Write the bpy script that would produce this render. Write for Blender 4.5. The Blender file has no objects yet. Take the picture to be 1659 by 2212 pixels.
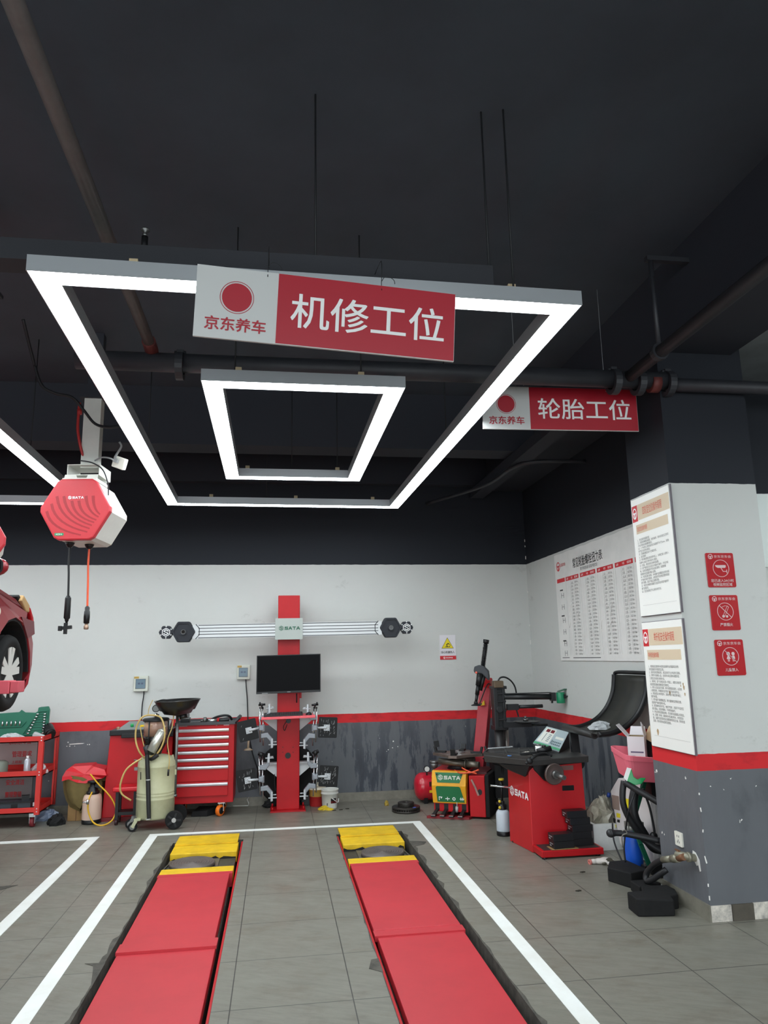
import bpy, bmesh, math, random
from mathutils import Vector, Matrix
rnd = random.Random(7)
S = bpy.context.scene
COL = S.collection
PI = math.pi
R = math.radians

# ---------------------------------------------------------------- camera
CAM_H, FPX, CX, CY = 1.55, 1580.74, 829.5, 1106.0
_p, _r, _y = .196805, -.0197256, .14562
_fwd = Vector((math.sin(_y) * math.cos(_p), math.cos(_y) * math.cos(_p), math.sin(_p)))
_rt = Vector((math.cos(_y), -math.sin(_y), 0))
_up = _rt.cross(_fwd)
_rt, _up = _rt * math.cos(_r) + _up * math.sin(_r), _up * math.cos(_r) - _rt * math.sin(_r)
cam = bpy.data.cameras.new('camera')
cam.sensor_fit = 'HORIZONTAL'; cam.sensor_width = 36; cam.lens = 36 * FPX / 1659
cam.clip_start = .05; cam.clip_end = 200
co = bpy.data.objects.new('camera', cam); COL.objects.link(co)
_m = Matrix((_rt, _up, -_fwd)).transposed().to_4x4(); _m.translation = (0, 0, CAM_H)
co.matrix_world = _m
S.camera = co
S.view_settings.view_transform = 'Standard'; S.view_settings.look = 'None'
S.view_settings.gamma = 1; S.view_settings.exposure = EXPOSURE = 0.34
S.view_settings.use_curve_mapping = False

# ---------------------------------------------------------------- light
LED = 19.0                      # radiance of the ceiling light frames
DAY = 2.6                      # daylight coming in through the open shop front
w = bpy.data.worlds.new('daylight'); S.world = w; w.use_nodes = True
bg = w.node_tree.nodes['Background']; bg.inputs[0].default_value = (.86, .95, 1, 1); bg.inputs[1].default_value = DAY
S.cycles.max_bounces = 8; S.cycles.diffuse_bounces = 4; S.cycles.glossy_bounces = 3
S.cycles.sample_clamp_indirect = 4

# ---------------------------------------------------------------- helpers
def ray(x, y):
    return _rt * ((x - CX) / FPX) - _up * ((y - CY) / FPX) + _fwd
def on(x, y, ax, v):            # point of the place seen at a pixel, on the plane axis = v
    d = ray(x, y); o = Vector((0, 0, CAM_H)); return o + d * ((v - o[ax]) / d[ax])
def wy(x, y, Y): return on(x, y, 1, Y)
def wx(x, y, X): return on(x, y, 0, X)
def fl(x, y, z=0): return on(x, y, 2, z)

def srgb(r, g, b):
    f = lambda c: c / 12.92 if c <= .04045 else ((c + .055) / 1.055) ** 2.4
    return (f(r / 255), f(g / 255), f(b / 255), 1)

_mats = {}
def mat(name, col, rough=.5, metal=0, noise=0, scale=8, spec=.5, emit=0, alpha=1, trans=0, coat=0, dirt=None):
    if name in _mats: return _mats[name]
    m = bpy.data.materials.new(name); m.use_nodes = True; nt = m.node_tree; b = nt.nodes['Principled BSDF']
    c = srgb(*col); b.inputs['Base Color'].default_value = c
    b.inputs['Roughness'].default_value = rough; b.inputs['Metallic'].default_value = metal
    b.inputs['Specular IOR Level'].default_value = spec; b.inputs['Coat Weight'].default_value = coat
    b.inputs['Alpha'].default_value = alpha; b.inputs['Transmission Weight'].default_value = trans
    if emit:
        b.inputs['Emission Color'].default_value = c; b.inputs['Emission Strength'].default_value = emit
    if noise:
        tc = nt.nodes.new('ShaderNodeTexCoord'); n = nt.nodes.new('ShaderNodeTexNoise')
        n.inputs['Scale'].default_value = scale; n.inputs['Detail'].default_value = 6; n.inputs['Roughness'].default_value = .65
        nt.links.new(tc.outputs['Object'], n.inputs['Vector'])
        cr = nt.nodes.new('ShaderNodeValToRGB'); cr.color_ramp.elements[0].position = .32; cr.color_ramp.elements[1].position = .62
        d = srgb(*dirt) if dirt else tuple(v * .35 for v in c[:3]) + (1,)
        cr.color_ramp.elements[0].color = tuple(c[i] * (1 - noise) + d[i] * noise for i in range(3)) + (1,)
        cr.color_ramp.elements[1].color = c
        nt.links.new(n.outputs['Fac'], cr.inputs['Fac']); nt.links.new(cr.outputs['Color'], b.inputs['Base Color'])
    _mats[name] = m
    return m

class PL:                       # a plane: a to the right, b up, c out of it
    def __init__(s, o, u=(1, 0, 0), v=(0, 0, 1)):
        s.o = Vector(o); s.u = Vector(u).normalized(); s.v = Vector(v).normalized(); s.n = s.u.cross(s.v)
    def __call__(s, a, b, c=0): return s.o + s.u * a + s.v * b + s.n * c
FRONT = lambda x, y, z: PL((x, y, z))                              # faces the camera side (-Y)
LEFTF = lambda x, y, z: PL((x, y, z), (0, -1, 0), (0, 0, 1))       # faces -X

def smooth_path(pts, k=6, closed=False):
    P = [Vector(p) for p in pts]; n = len(P); out = []
    if n < 3: return P
    for i in range(n if closed else n - 1):
        g = (lambda j: P[j % n]) if closed else (lambda j: P[max(0, min(n - 1, j))])
        a, b, c, d = g(i - 1), g(i), g(i + 1), g(i + 2)
        for q in range(k):
            t = q / k
            out.append(.5 * (2 * b + (c - a) * t + (2 * a - 5 * b + 4 * c - d) * t * t + (3 * b - a - 3 * c + d) * t ** 3))
    if not closed: out.append(P[-1])
    return out

class MB:
    def __init__(s): s.v = []; s.f = []; s.t = Matrix.Identity(4); s.sm = []
    def add(s, vs, fs, sm=False):
        o = len(s.v); s.v += [s.t @ Vector(p) for p in vs]; s.f += [tuple(i + o for i in f) for f in fs]; s.sm += [sm] * len(fs); return s
    def box(s, x0, x1, y0, y1, z0, z1):
        return s.add([(x, y, z) for z in (z0, z1) for y in (y0, y1) for x in (x0, x1)],
                     [(0, 2, 3, 1), (4, 5, 7, 6), (0, 1, 5, 4), (2, 6, 7, 3), (0, 4, 6, 2), (1, 3, 7, 5)])
    def obox(s, c, size, rot=(0, 0, 0)):
        from mathutils import Euler
        m = Matrix.Translation(c) @ Euler(rot).to_matrix().to_4x4(); a, b, d = (q / 2 for q in size)
        return s.add([m @ Vector((x, y, z)) for z in (-d, d) for y in (-b, b) for x in (-a, a)],
                     [(0, 2, 3, 1), (4, 5, 7, 6), (0, 1, 5, 4), (2, 6, 7, 3), (0, 4, 6, 2), (1, 3, 7, 5)])
    def beam(s, a, b, w, h, up=(0, 0, 1), w2=None, h2=None):       # rectangular bar from a to b
        a, b = Vector(a), Vector(b); d = (b - a).normalized(); x = d.cross(Vector(up)).normalized(); y = x.cross(d)
        q = []
        for p, W_, H_ in ((a, w, h), (b, w2 or w, h2 or h)):
            q += [p - x * W_ / 2 - y * H_ / 2, p + x * W_ / 2 - y * H_ / 2, p + x * W_ / 2 + y * H_ / 2, p - x * W_ / 2 + y * H_ / 2]
        return s.add(q, [(3, 2, 1, 0), (4, 5, 6, 7), (0, 1, 5, 4), (1, 2, 6, 5), (2, 3, 7, 6), (3, 0, 4, 7)])
    def cyl(s, a, b, r, r2=None, n=16):
        a, b = Vector(a), Vector(b); r2 = r if r2 is None else r2; d = (b - a).normalized()
        x = d.orthogonal().normalized(); y = d.cross(x); o = len(s.v)
        vs = [p + (x * math.cos(2 * PI * i / n) + y * math.sin(2 * PI * i / n)) * q for p, q in ((a, r), (b, r2)) for i in range(n)]
        s.add(vs, [(i, (i + 1) % n, n + (i + 1) % n, n + i) for i in range(n)], True)
        s.add([vs[i] for i in range(n)][::-1], [tuple(range(n))]); s.add(vs[n:], [tuple(range(n))]); return s
    def ring(s, a, b, ro, ri, n=24):                               # washer / tube wall
        a, b = Vector(a), Vector(b); d = (b - a).normalized(); x = d.orthogonal().normalized(); y = d.cross(x)
        vs = [p + (x * math.cos(2 * PI * i / n) + y * math.sin(2 * PI * i / n)) * q for p, q in ((a, ro), (b, ro), (b, ri), (a, ri)) for i in range(n)]
        return s.add(vs, [(k * n + i, k * n + (i + 1) % n, ((k + 1) % 4) * n + (i + 1) % n, ((k + 1) % 4) * n + i) for k in range(4) for i in range(n)])
    def tube(s, pts, r, n=8, k=6, sharp=False, closed=False):
        P = [Vector(p) for p in pts] if sharp else smooth_path(pts, k, closed)
        m = len(P); vs = []; x = None
        for i, p in enumerate(P):
            d = ((P[(i + 1) % m] - P[i - 1]) if closed else (P[min(i + 1, m - 1)] - P[max(i - 1, 0)])).normalized()
            x = d.orthogonal().normalized() if x is None else (x - d * x.dot(d)).normalized()
            y = d.cross(x); q = r(i / (m - 1)) if callable(r) else r
            vs += [p + (x * math.cos(2 * PI * j / n) + y * math.sin(2 * PI * j / n)) * q for j in range(n)]
        fs = [(i * n + j, i * n + (j + 1) % n, ((i + 1) % m) * n + (j + 1) % n, ((i + 1) % m) * n + j) for i in range(m if closed else m - 1) for j in range(n)]
        s.add(vs, fs, True)
        if not closed: s.add(vs[:n][::-1], [tuple(range(n))]); s.add(vs[-n:], [tuple(range(n))])
        return s
    def lathe(s, prof, c=(0, 0, 0), n=24, axis=(0, 0, 1), sm=True):
        c = Vector(c); d = Vector(axis).normalized(); x = d.orthogonal().normalized(); y = d.cross(x); m = len(prof)
        vs = [c + d * z + (x * math.cos(2 * PI * i / n) + y * math.sin(2 * PI * i / n)) * max(r, 1e-4) for r, z in prof for i in range(n)]
        s.add(vs, [(k * n + i, k * n + (i + 1) % n, (k + 1) * n + (i + 1) % n, (k + 1) * n + i) for k in range(m - 1) for i in range(n)], sm)
        if prof[0][0] > 1e-3: s.add(vs[:n][::-1], [tuple(range(n))])
        if prof[-1][0] > 1e-3: s.add(vs[-n:], [tuple(range(n))])
        return s
    def ball(s, c, r, sc=(1, 1, 1), n=12):
        c = Vector(c); vs = []; m = n // 2
        for i in range(m + 1):
            for j in range(n):
                a, b = PI * i / m, 2 * PI * j / n
                vs.append(c + Vector((math.sin(a) * math.cos(b) * sc[0], math.sin(a) * math.sin(b) * sc[1], math.cos(a) * sc[2])) * r)
        return s.add(vs, [(i * n + j, (i + 1) * n + j, (i + 1) * n + (j + 1) % n, i * n + (j + 1) % n) for i in range(m) for j in range(n)], True)
    def prism(s, poly, P, c0=0, c1=.01):                           # outline on a plane, from depth c0 to c1
        n = len(poly); vs = [P(a, b, c0) for a, b in poly] + [P(a, b, c1) for a, b in poly]
        return s.add(vs, [tuple(range(n))[::-1], tuple(range(n, 2 * n))] + [(i, (i + 1) % n, n + (i + 1) % n, n + i) for i in range(n)])
    def hoop(s, outer, inner, P, c0=0, c1=.01):                    # outline with a hole of the same point count
        n = len(outer); vs = [P(a, b, c) for c in (c0, c1) for q in (outer, inner) for a, b in q]; fs = []
        for i in range(n):
            j = (i + 1) % n
            fs += [(i, n + i, n + j, j), (2 * n + i, 2 * n + j, 3 * n + j, 3 * n + i), (i, j, 2 * n + j, 2 * n + i), (n + i, 3 * n + i, 3 * n + j, n + j)]
        return s.add(vs, fs)
    def stroke(s, pts, wd, P, c0=0, c1=.002, closed=False):        # thick line on a plane
        n = len(pts)
        for i in range(n if closed else n - 1):
            a, b = Vector(pts[i]), Vector(pts[(i + 1) % n]); d = (b - a)
            if d.length < 1e-6: continue
            d.normalize(); q = Vector((-d.y, d.x)) * wd / 2; e = d * wd / 2 * .7
            s.prism([tuple(a - e - q), tuple(b + e - q), tuple(b + e + q), tuple(a - e + q)], P, c0, c1)
        return s
    def crumple(s, c, size, n=9, amp=.25, seed=1):                 # crumpled lump standing on its base
        rr = random.Random(seed); c = Vector(c); vs = []; m = 7
        for i in range(m):
            a = PI / 2 * i / (m - 1)
            for j in range(n * 2):
                b = PI * j / n; k = 1 + (rr.random() - .5) * 2 * amp
                vs.append(c + Vector((math.cos(a) * math.cos(b) * size[0] / 2 * k, math.cos(a) * math.sin(b) * size[1] / 2 * k, (0 if i == 0 else math.sin(a) * size[2] * (1 + (rr.random() - .5) * amp)))))
        N = n * 2
        s.add(vs, [(i * N + j, i * N + (j + 1) % N, (i + 1) * N + (j + 1) % N, (i + 1) * N + j) for i in range(m - 1) for j in range(N)])
        return s.add(vs[:N][::-1], [tuple(range(N))])

_inv = {}
def put(name, mb, m, parent=None, bevel=0, seg=2, label=None, smooth=False, kind=None):
    me = bpy.data.meshes.new(name); vs = mb.v
    if parent is not None: k = _inv[parent.name]; vs = [k @ p for p in vs]
    me.from_pydata([tuple(p) for p in vs], [], mb.f); me.validate()
    for i, p in enumerate(me.polygons):
        if i < len(mb.sm): p.use_smooth = mb.sm[i] or smooth
    bm = bmesh.new(); bm.from_mesh(me)
    bmesh.ops.remove_doubles(bm, verts=bm.verts, dist=1e-5); bmesh.ops.recalc_face_normals(bm, faces=bm.faces); bm.to_mesh(me); bm.free()
    if m is not None: me.materials.append(m)
    o = bpy.data.objects.new(name, me); COL.objects.link(o)
    if parent is not None: o.parent = parent; _inv[o.name] = _inv[parent.name]
    else: _inv[o.name] = Matrix.Identity(4)
    if bevel:
        b = o.modifiers.new('bevel', 'BEVEL'); b.width = bevel; b.segments = seg; b.limit_method = 'ANGLE'; b.angle_limit = R(40)
        b.harden_normals = False
    if label: o['label'] = label
    if kind: o['kind'] = kind
    return o
def tag(o, label, cat, group=None, kind=None):
    o['label'] = label; o['category'] = cat
    if group: o['group'] = group
    if kind: o['kind'] = kind
    return o
def thing(name, label, cat, loc, group=None):                      # empty at the base; parts are given in room coordinates
    o = bpy.data.objects.new(name, None); COL.objects.link(o); o.location = loc; o.empty_display_size = .05
    _inv[o.name] = Matrix.Translation(-Vector(loc)); return tag(o, label, cat, group)
def single(name, mb, m, base, label, cat, group=None, **k):        # a thing that is one mesh
    o = put(name, mb, m, **k); b = Vector(base)
    o.data.transform(Matrix.Translation(-b)); o.location = b; _inv[o.name] = Matrix.Translation(-b)
    return tag(o, label, cat, group)
def dup(o, off, label=None, rz=0):
    def cp(x, par):
        c = x.copy(); COL.objects.link(c)
        if par is not None: c.parent = par
        for ch in x.children: cp(ch, c)
        return c
    c = cp(o, None); c.location = o.location + Vector(off); c.rotation_euler.z += rz
    if label: c['label'] = label
    return c
def struct(name, mb, m, **k):
    o = put(name, mb, m, **k); o['kind'] = 'structure'; return o

_dgc = []
def text(name, s, P, box, m, parent=None, c=.0015, bold=0, label=None, keep=False, spacing=1):
    cu = bpy.data.curves.new(name, 'FONT'); cu.body = s; cu.align_x = 'LEFT'; cu.space_character = spacing; cu.resolution_u = 3
    if '\n' in s: cu.space_line = 1.25
    t = bpy.data.objects.new(name, cu); COL.objects.link(t)
    dg = bpy.context.evaluated_depsgraph_get(); me = bpy.data.meshes.new_from_object(t.evaluated_get(dg), depsgraph=dg)
    bpy.data.objects.remove(t); bpy.data.curves.remove(cu)
    xs = [v.co.x for v in me.vertices]; ys = [v.co.y for v in me.vertices]
    x0, x1, y0, y1 = min(xs), max(xs), min(ys), max(ys); a0, b0, a1, b1 = box
    sx, sy = (a1 - a0) / (x1 - x0), (b1 - b0) / (y1 - y0)
    if keep: sx = sy = min(sx, sy)
    k = _inv[parent.name] if parent is not None else Matrix.Identity(4)
    for v in me.vertices: v.co = k @ P(a0 + (v.co.x - x0) * sx, b0 + (v.co.y - y0) * sy, c)
    if bold:                                                        # heavier letters: the same outlines laid side by side
        bm = bmesh.new(); bm.from_mesh(me); e = bold * (b1 - b0) / max(1, s.count('\n') + 1) * .7; M3 = k.to_3x3()
        for i, (da, db) in enumerate(((e, e), (-e, e), (e, -e), (-e, -e))):
            g = bmesh.new(); g.from_mesh(me); bmesh.ops.translate(g, verts=g.verts, vec=M3 @ (P.u * da + P.v * db + P.n * (.00015 * (i + 1)))); t2 = bpy.data.meshes.new('t'); g.to_mesh(t2); g.free(); bm.from_mesh(t2); bpy.data.meshes.remove(t2)
        bm.to_mesh(me); bm.free()
    me.materials.clear(); me.materials.append(m); me.name = name
    o = bpy.data.objects.new(name, me); COL.objects.link(o)
    if parent is not None: o.parent = parent; _inv[o.name] = k
    else: _inv[o.name] = k
    if label: o['label'] = label
    return o

def ngon(cx, cy, r, n, ph=0, sx=1): return [(cx + r * sx * math.cos(ph + 2 * PI * i / n), cy + r * math.sin(ph + 2 * PI * i / n)) for i in range(n)]
def rrect(x0, y0, x1, y1, r, n=5):
    out = []
    for cx, cy, a in ((x1 - r, y0 + r, -90), (x1 - r, y1 - r, 0), (x0 + r, y1 - r, 90), (x0 + r, y0 + r, 180)):
        out += [(cx + r * math.cos(R(a + 90 * i / n)), cy + r * math.sin(R(a + 90 * i / n))) for i in range(n + 1)]
    return out
LETTER = {'S': [[(1, 1), (.1, 1), (.1, .52), (.9, .52), (.9, 0), (0, 0)]], 'A': [[(0, -.1), (.42, 1), (.58, 1), (1, -.1)], [(.22, .3), (.78, .3)]], 'T': [[(0, 1), (1, 1)], [(.5, 1), (.5, -.1)]]}
def emblem(mb, P, cx, cy, r, c0=0, c1=.002):                       # hexagon ring with an angular S inside
    mb.hoop(ngon(cx, cy, r, 6, PI / 2), ngon(cx, cy, r * .84, 6, PI / 2), P, c0, c1)
    k = r * .62; pts = [(cx + .78 * k, cy + .45 * k), (cx, cy + .9 * k), (cx - .8 * k, cy + .42 * k), (cx - .2 * k, cy + .08 * k), (cx + .3 * k, cy - .08 * k), (cx + .8 * k, cy - .42 * k), (cx, cy - .9 * k), (cx - .78 * k, cy - .45 * k)]
    mb.stroke(pts, r * .2, P, c0, c1); return mb
def wordmark(mb, P, x0, y0, h, c0=0, c1=.002, wf=.95, gap=.3):     # the heavy angular lettering on the machines
    x = x0; wd = h * .24
    for ch in 'SATA':
        for st in LETTER[ch]: mb.stroke([(x + a * h * wf + wd / 2 * 0, y0 + wd / 2 + b * (h - wd)) for a, b in st], wd, P, c0, c1)
        x += h * wf + h * gap
    return x - h * gap
def brand(name, P, cx, cy, h, m, parent, c=.0015, label=None):     # emblem + wordmark, centred
    mb = MB(); tot = h * 1.5 + h * .2 + 4 * h * .95 + 3 * h * .3; x = cx - tot / 2
    emblem(mb, P, x + h * .72, cy, h * .8, c, c + .0015); wordmark(mb, P, x + h * 1.85, cy - h / 2, h, c, c + .0015)
    return put(name, mb, m, parent, label=label)
def wheelmark(mb, P, cx, cy, r, c0=0, c1=.0012, sx=1):             # steering wheel emblem
    n = 20
    mb.hoop(ngon(cx, cy, r, n, 0, sx), ngon(cx, cy, r * .78, n, 0, sx), P, c0, c1)
    mb.prism([(cx - r * .8 * sx, cy + .18 * r), (cx + r * .8 * sx, cy + .18 * r), (cx + .2 * r * sx, cy - .25 * r), (cx + .22 * r * sx, cy - .8 * r), (cx - .22 * r * sx, cy - .8 * r), (cx - .2 * r * sx, cy - .25 * r)], P, c0, c1)
    return mb
# ---------------------------------------------------------------- materials of the room
def nodes(name):
    m = bpy.data.materials.new(name); m.use_nodes = True; return m, m.node_tree, m.node_tree.nodes['Principled BSDF']
def lnk(nt, a, b): nt.links.new(a, b)
def ramp(nt, pts, src=None, const=False):
    n = nt.nodes.new('ShaderNodeValToRGB'); e = n.color_ramp.elements
    n.color_ramp.interpolation = 'CONSTANT' if const else 'LINEAR'
    while len(e) < len(pts): e.new(.5)
    for k, (p, c) in zip(e, pts): k.position = p; k.color = c if len(c) == 4 else (*c, 1)
    if src is not None: lnk(nt, src, n.inputs['Fac'])
    return n
def noise(nt, vec, scale, stretch=(1, 1, 1), detail=6, rough=.6):
    mp = nt.nodes.new('ShaderNodeMapping'); mp.inputs['Scale'].default_value = stretch; lnk(nt, vec, mp.inputs['Vector'])
    n = nt.nodes.new('ShaderNodeTexNoise'); n.inputs['Scale'].default_value = scale; n.inputs['Detail'].default_value = detail; n.inputs['Roughness'].default_value = rough
    lnk(nt, mp.outputs['Vector'], n.inputs['Vector']); return n.outputs['Fac']
def mix(nt, fac, a, b, mode='MIX'):
    n = nt.nodes.new('ShaderNodeMix'); n.data_type = 'RGBA'; n.blend_type = mode
    for v, i in ((fac, 0), (a, 6), (b, 7)):
        if hasattr(v, 'links'): lnk(nt, v, n.inputs[i])
        else: n.inputs[i].default_value = v
    return n.outputs[2]
def math_(nt, op, a, b):
    n = nt.nodes.new('ShaderNodeMath'); n.operation = op; n.use_clamp = True
    for v, i in ((a, 0), (b, 1)):
        if hasattr(v, 'links'): lnk(nt, v, n.inputs[i])
        else: n.inputs[i].default_value = v
    return n.outputs[0]
BLACK = (31, 34, 41)
def wall_material():
    m, nt, b = nodes('painted_wall'); geo = nt.nodes.new('ShaderNodeNewGeometry'); P = geo.outputs['Position']
    sx = nt.nodes.new('ShaderNodeSeparateXYZ'); lnk(nt, P, sx.inputs[0])
    wob = noise(nt, P, 9, (1, 1, .2), 3)
    z = math_(nt, 'MULTIPLY_ADD', wob, .0018); z.node.inputs[2].default_value = -.0009
    dz = math_(nt, 'DIVIDE', sx.outputs['Z'], 5.0); dz.node.use_clamp = True
    zz = nt.nodes.new('ShaderNodeMath'); zz.operation = 'ADD'; lnk(nt, z, zz.inputs[0]); lnk(nt, dz, zz.inputs[1]); z.node.use_clamp = False
    f = zz.outputs[0]
    # each band with its own wear
    white = ramp(nt, [(.24, srgb(166, 166, 161)), (.36, srgb(196, 197, 193)), (1, srgb(201, 202, 198))], noise(nt, P, 2.2, (1, 1, 1.3), 8, .7)).outputs[0]
    specks = ramp(nt, [(0, (0, 0, 0)), (.735, (0, 0, 0)), (.76, (1, 1, 1))], noise(nt, P, 16, (1, 1, .45), 4, .7)).outputs[0]
    low = ramp(nt, [(.18, (1, 1, 1)), (.3, (.25, .25, .25)), (.42, (0, 0, 0))], dz).outputs[0]
    sp = math_(nt, 'MULTIPLY', specks, low)
    smudge = ramp(nt, [(0, (0, 0, 0)), (.58, (0, 0, 0)), (.72, (1, 1, 1))], noise(nt, P, 5, (1, 1, 1.6), 8, .75)).outputs[0]
    white = mix(nt, math_(nt, 'MULTIPLY', math_(nt, 'MULTIPLY', smudge, low), .5), white, srgb(140, 140, 132))
    white = mix(nt, math_(nt, 'MULTIPLY', sp, .75), white, srgb(120, 118, 112))
    drips = noise(nt, P, 5, (1.4, 1.4, .3), 7, .68)
    grey = ramp(nt, [(.36, srgb(50, 54, 62)), (.46, srgb(60, 64, 72)), (.49, srgb(88, 91, 95)), (1, srgb(102, 104, 108))], drips).outputs[0]
    plain = ramp(nt, [(.25, srgb(76, 79, 83)), (.45, srgb(97, 99, 103)), (1, srgb(105, 107, 111))], noise(nt, P, 3, (1, 1, .6), 7, .65)).outputs[0]
    wx_ = ramp(nt, [(0, (0, 0, 0)), (.03, (0, 0, 0)), (.09, (1, 1, 1))], math_(nt, 'DIVIDE', math_(nt, 'SUBTRACT', sx.outputs['X'], .2), 5)).outputs[0]
    wy_ = ramp(nt, [(0, (0, 0, 0)), (.5, (1, 1, 1))], math_(nt, 'DIVIDE', sx.outputs['Y'], 10), True).outputs[0]
    wear = math_(nt, 'MULTIPLY', wx_, wy_)
    sx.outputs['X'].links[0].to_node.use_clamp = False
    low2 = math_(nt, 'MULTIPLY', wear, ramp(nt, [(.09, (1, 1, 1)), (.2, (.35, .35, .35))], dz).outputs[0])
    grey = mix(nt, low2, plain, grey)
    gspk = ramp(nt, [(0, (0, 0, 0)), (.775, (0, 0, 0)), (.785, (1, 1, 1))], noise(nt, P, 24, (1, 1, .8), 2, .5)).outputs[0]
    grey = mix(nt, gspk, grey, srgb(190, 190, 186))
    red = ramp(nt, [(.3, srgb(160, 34, 40)), (.5, srgb(203, 40, 45))], noise(nt, P, 5, (1, 1, 2), 6)).outputs[0]
    k1 = ramp(nt, [(0, (0, 0, 0)), (.8325 / 5, (1, 1, 1))], f, True).outputs[0]
    k2 = ramp(nt, [(0, (0, 0, 0)), (.9225 / 5, (1, 1, 1))], f, True).outputs[0]
    k3 = ramp(nt, [(0, (0, 0, 0)), (2.632 / 5, (1, 1, 1))], f, True).outputs[0]
    c = mix(nt, k1, grey, red); c = mix(nt, k2, c, white); c = mix(nt, k3, c, srgb(*BLACK))
    lnk(nt, c, b.inputs['Base Color'])
    lnk(nt, mix(nt, k1, ramp(nt, [(.4, (.36, .36, .36)), (.55, (.62, .62, .62))], drips).outputs[0], (.7, .7, .7, 1)), b.inputs['Roughness']); b.inputs['Specular IOR Level'].default_value = .3
    return m
def floor_material():
    m, nt, b = nodes('vinyl_tile_floor'); geo = nt.nodes.new('ShaderNodeNewGeometry'); P = geo.outputs['Position']
    mp = nt.nodes.new('ShaderNodeMapping'); mp.inputs['Location'].default_value = (.2 + .5625 * 40, -3.752 + .555 * 40, 0); lnk(nt, P, mp.inputs[0])
    br = nt.nodes.new('ShaderNodeTexBrick'); br.offset = 0; br.inputs['Scale'].default_value = 1; br.inputs['Mortar Size'].default_value = .003; br.inputs['Mortar Smooth'].default_value = .3
    br.inputs['Brick Width'].default_value = .5625; br.inputs['Row Height'].default_value = .555; br.inputs['Bias'].default_value = 0
    lnk(nt, mp.outputs[0], br.inputs['Vector'])
    rot = nt.nodes.new('ShaderNodeMapping'); rot.inputs['Rotation'].default_value = (0, 0, R(24)); lnk(nt, P, rot.inputs[0])
    st = noise(nt, rot.outputs[0], 5, (1, 6, 1), 10, .72)
    base = ramp(nt, [(.3, srgb(106, 103, 94)), (.5, srgb(118, 115, 105)), (.7, srgb(126, 123, 113))], st).outputs[0]
    dirt = ramp(nt, [(.52, (0, 0, 0)), (.72, (1, 1, 1))], noise(nt, P, 2.6, (1, 1.7, 1), 9, .72)).outputs[0]
    base = mix(nt, math_(nt, 'MULTIPLY', dirt, .55), base, srgb(92, 80, 64))
    base = mix(nt, math_(nt, 'MULTIPLY', br.outputs['Fac'], .9), base, srgb(38, 37, 35))
    lnk(nt, base, b.inputs['Base Color'])
    lnk(nt, ramp(nt, [(.35, (.3, .3, .3)), (.7, (.5, .5, .5))], noise(nt, P, 3)).outputs[0], b.inputs['Roughness'])
    b.inputs['Specular IOR Level'].default_value = .4
    bp = nt.nodes.new('ShaderNodeBump'); bp.inputs['Strength'].default_value = .12; bp.inputs['Distance'].default_value = .004; lnk(nt, st, bp.inputs['Height']); lnk(nt, bp.outputs[0], b.inputs['Normal'])
    return m
WALL = wall_material(); FLOOR = floor_material()
CEIL = mat('ceiling_black', (62, 70, 80), .75, noise=.35, scale=1.3)
BEAM = mat('beam_black', (38, 41, 50), .75)
RAWCEIL = mat('raw_concrete_ceiling', (206, 210, 210), .8, noise=.3, scale=3)
SKIRT = mat('stone_skirting', (122, 118, 106), .55, noise=.5, scale=9, dirt=(74, 70, 60))
RED = mat('red_paint', (180, 19, 27), .45, spec=.3, noise=.18, scale=5)
REDP = mat('lift_red_paint', (186, 42, 52), .5, noise=.32, scale=3.2, dirt=(150, 24, 34))
YEL = mat('yellow_paint', (226, 184, 12), .55, noise=.4, scale=7, dirt=(150, 118, 20))
DARK = mat('black_metal', (20, 21, 23), .5, spec=.4)
RUB = mat('black_rubber', (18, 18, 19), .8, noise=.3, scale=30, dirt=(36, 35, 33), spec=.3)
PLAS = mat('black_plastic', (15, 15, 17), .4, spec=.4)
CHR = mat('chrome', (205, 207, 208), .22, 1)
STEEL = mat('grey_steel', (128, 128, 126), .4, .8, noise=.5, scale=12)
ALU = mat('aluminium', (190, 194, 197), .38, .6)
WHT = mat('white_print', (240, 240, 238), .5)
REDT = mat('red_print', (200, 28, 38), .45)
GREEN = mat('green_paint', (18, 92, 66), .45, noise=.2, scale=10)
LINE = mat('white_floor_paint', (232, 234, 230), .5, noise=.25, scale=4, dirt=(190, 180, 160))
GREYT = mat('grey_print', (92, 92, 92), .6)
DIRT = mat('pit_concrete', (86, 82, 74), .9, noise=.7, scale=14, dirt=(28, 26, 24))
WIRE = mat('dark_wire', (24, 25, 28), .6)
CONC = mat('bare_plaster', (214, 206, 194), .85, noise=.6, scale=22, dirt=(84, 84, 88))

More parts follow.
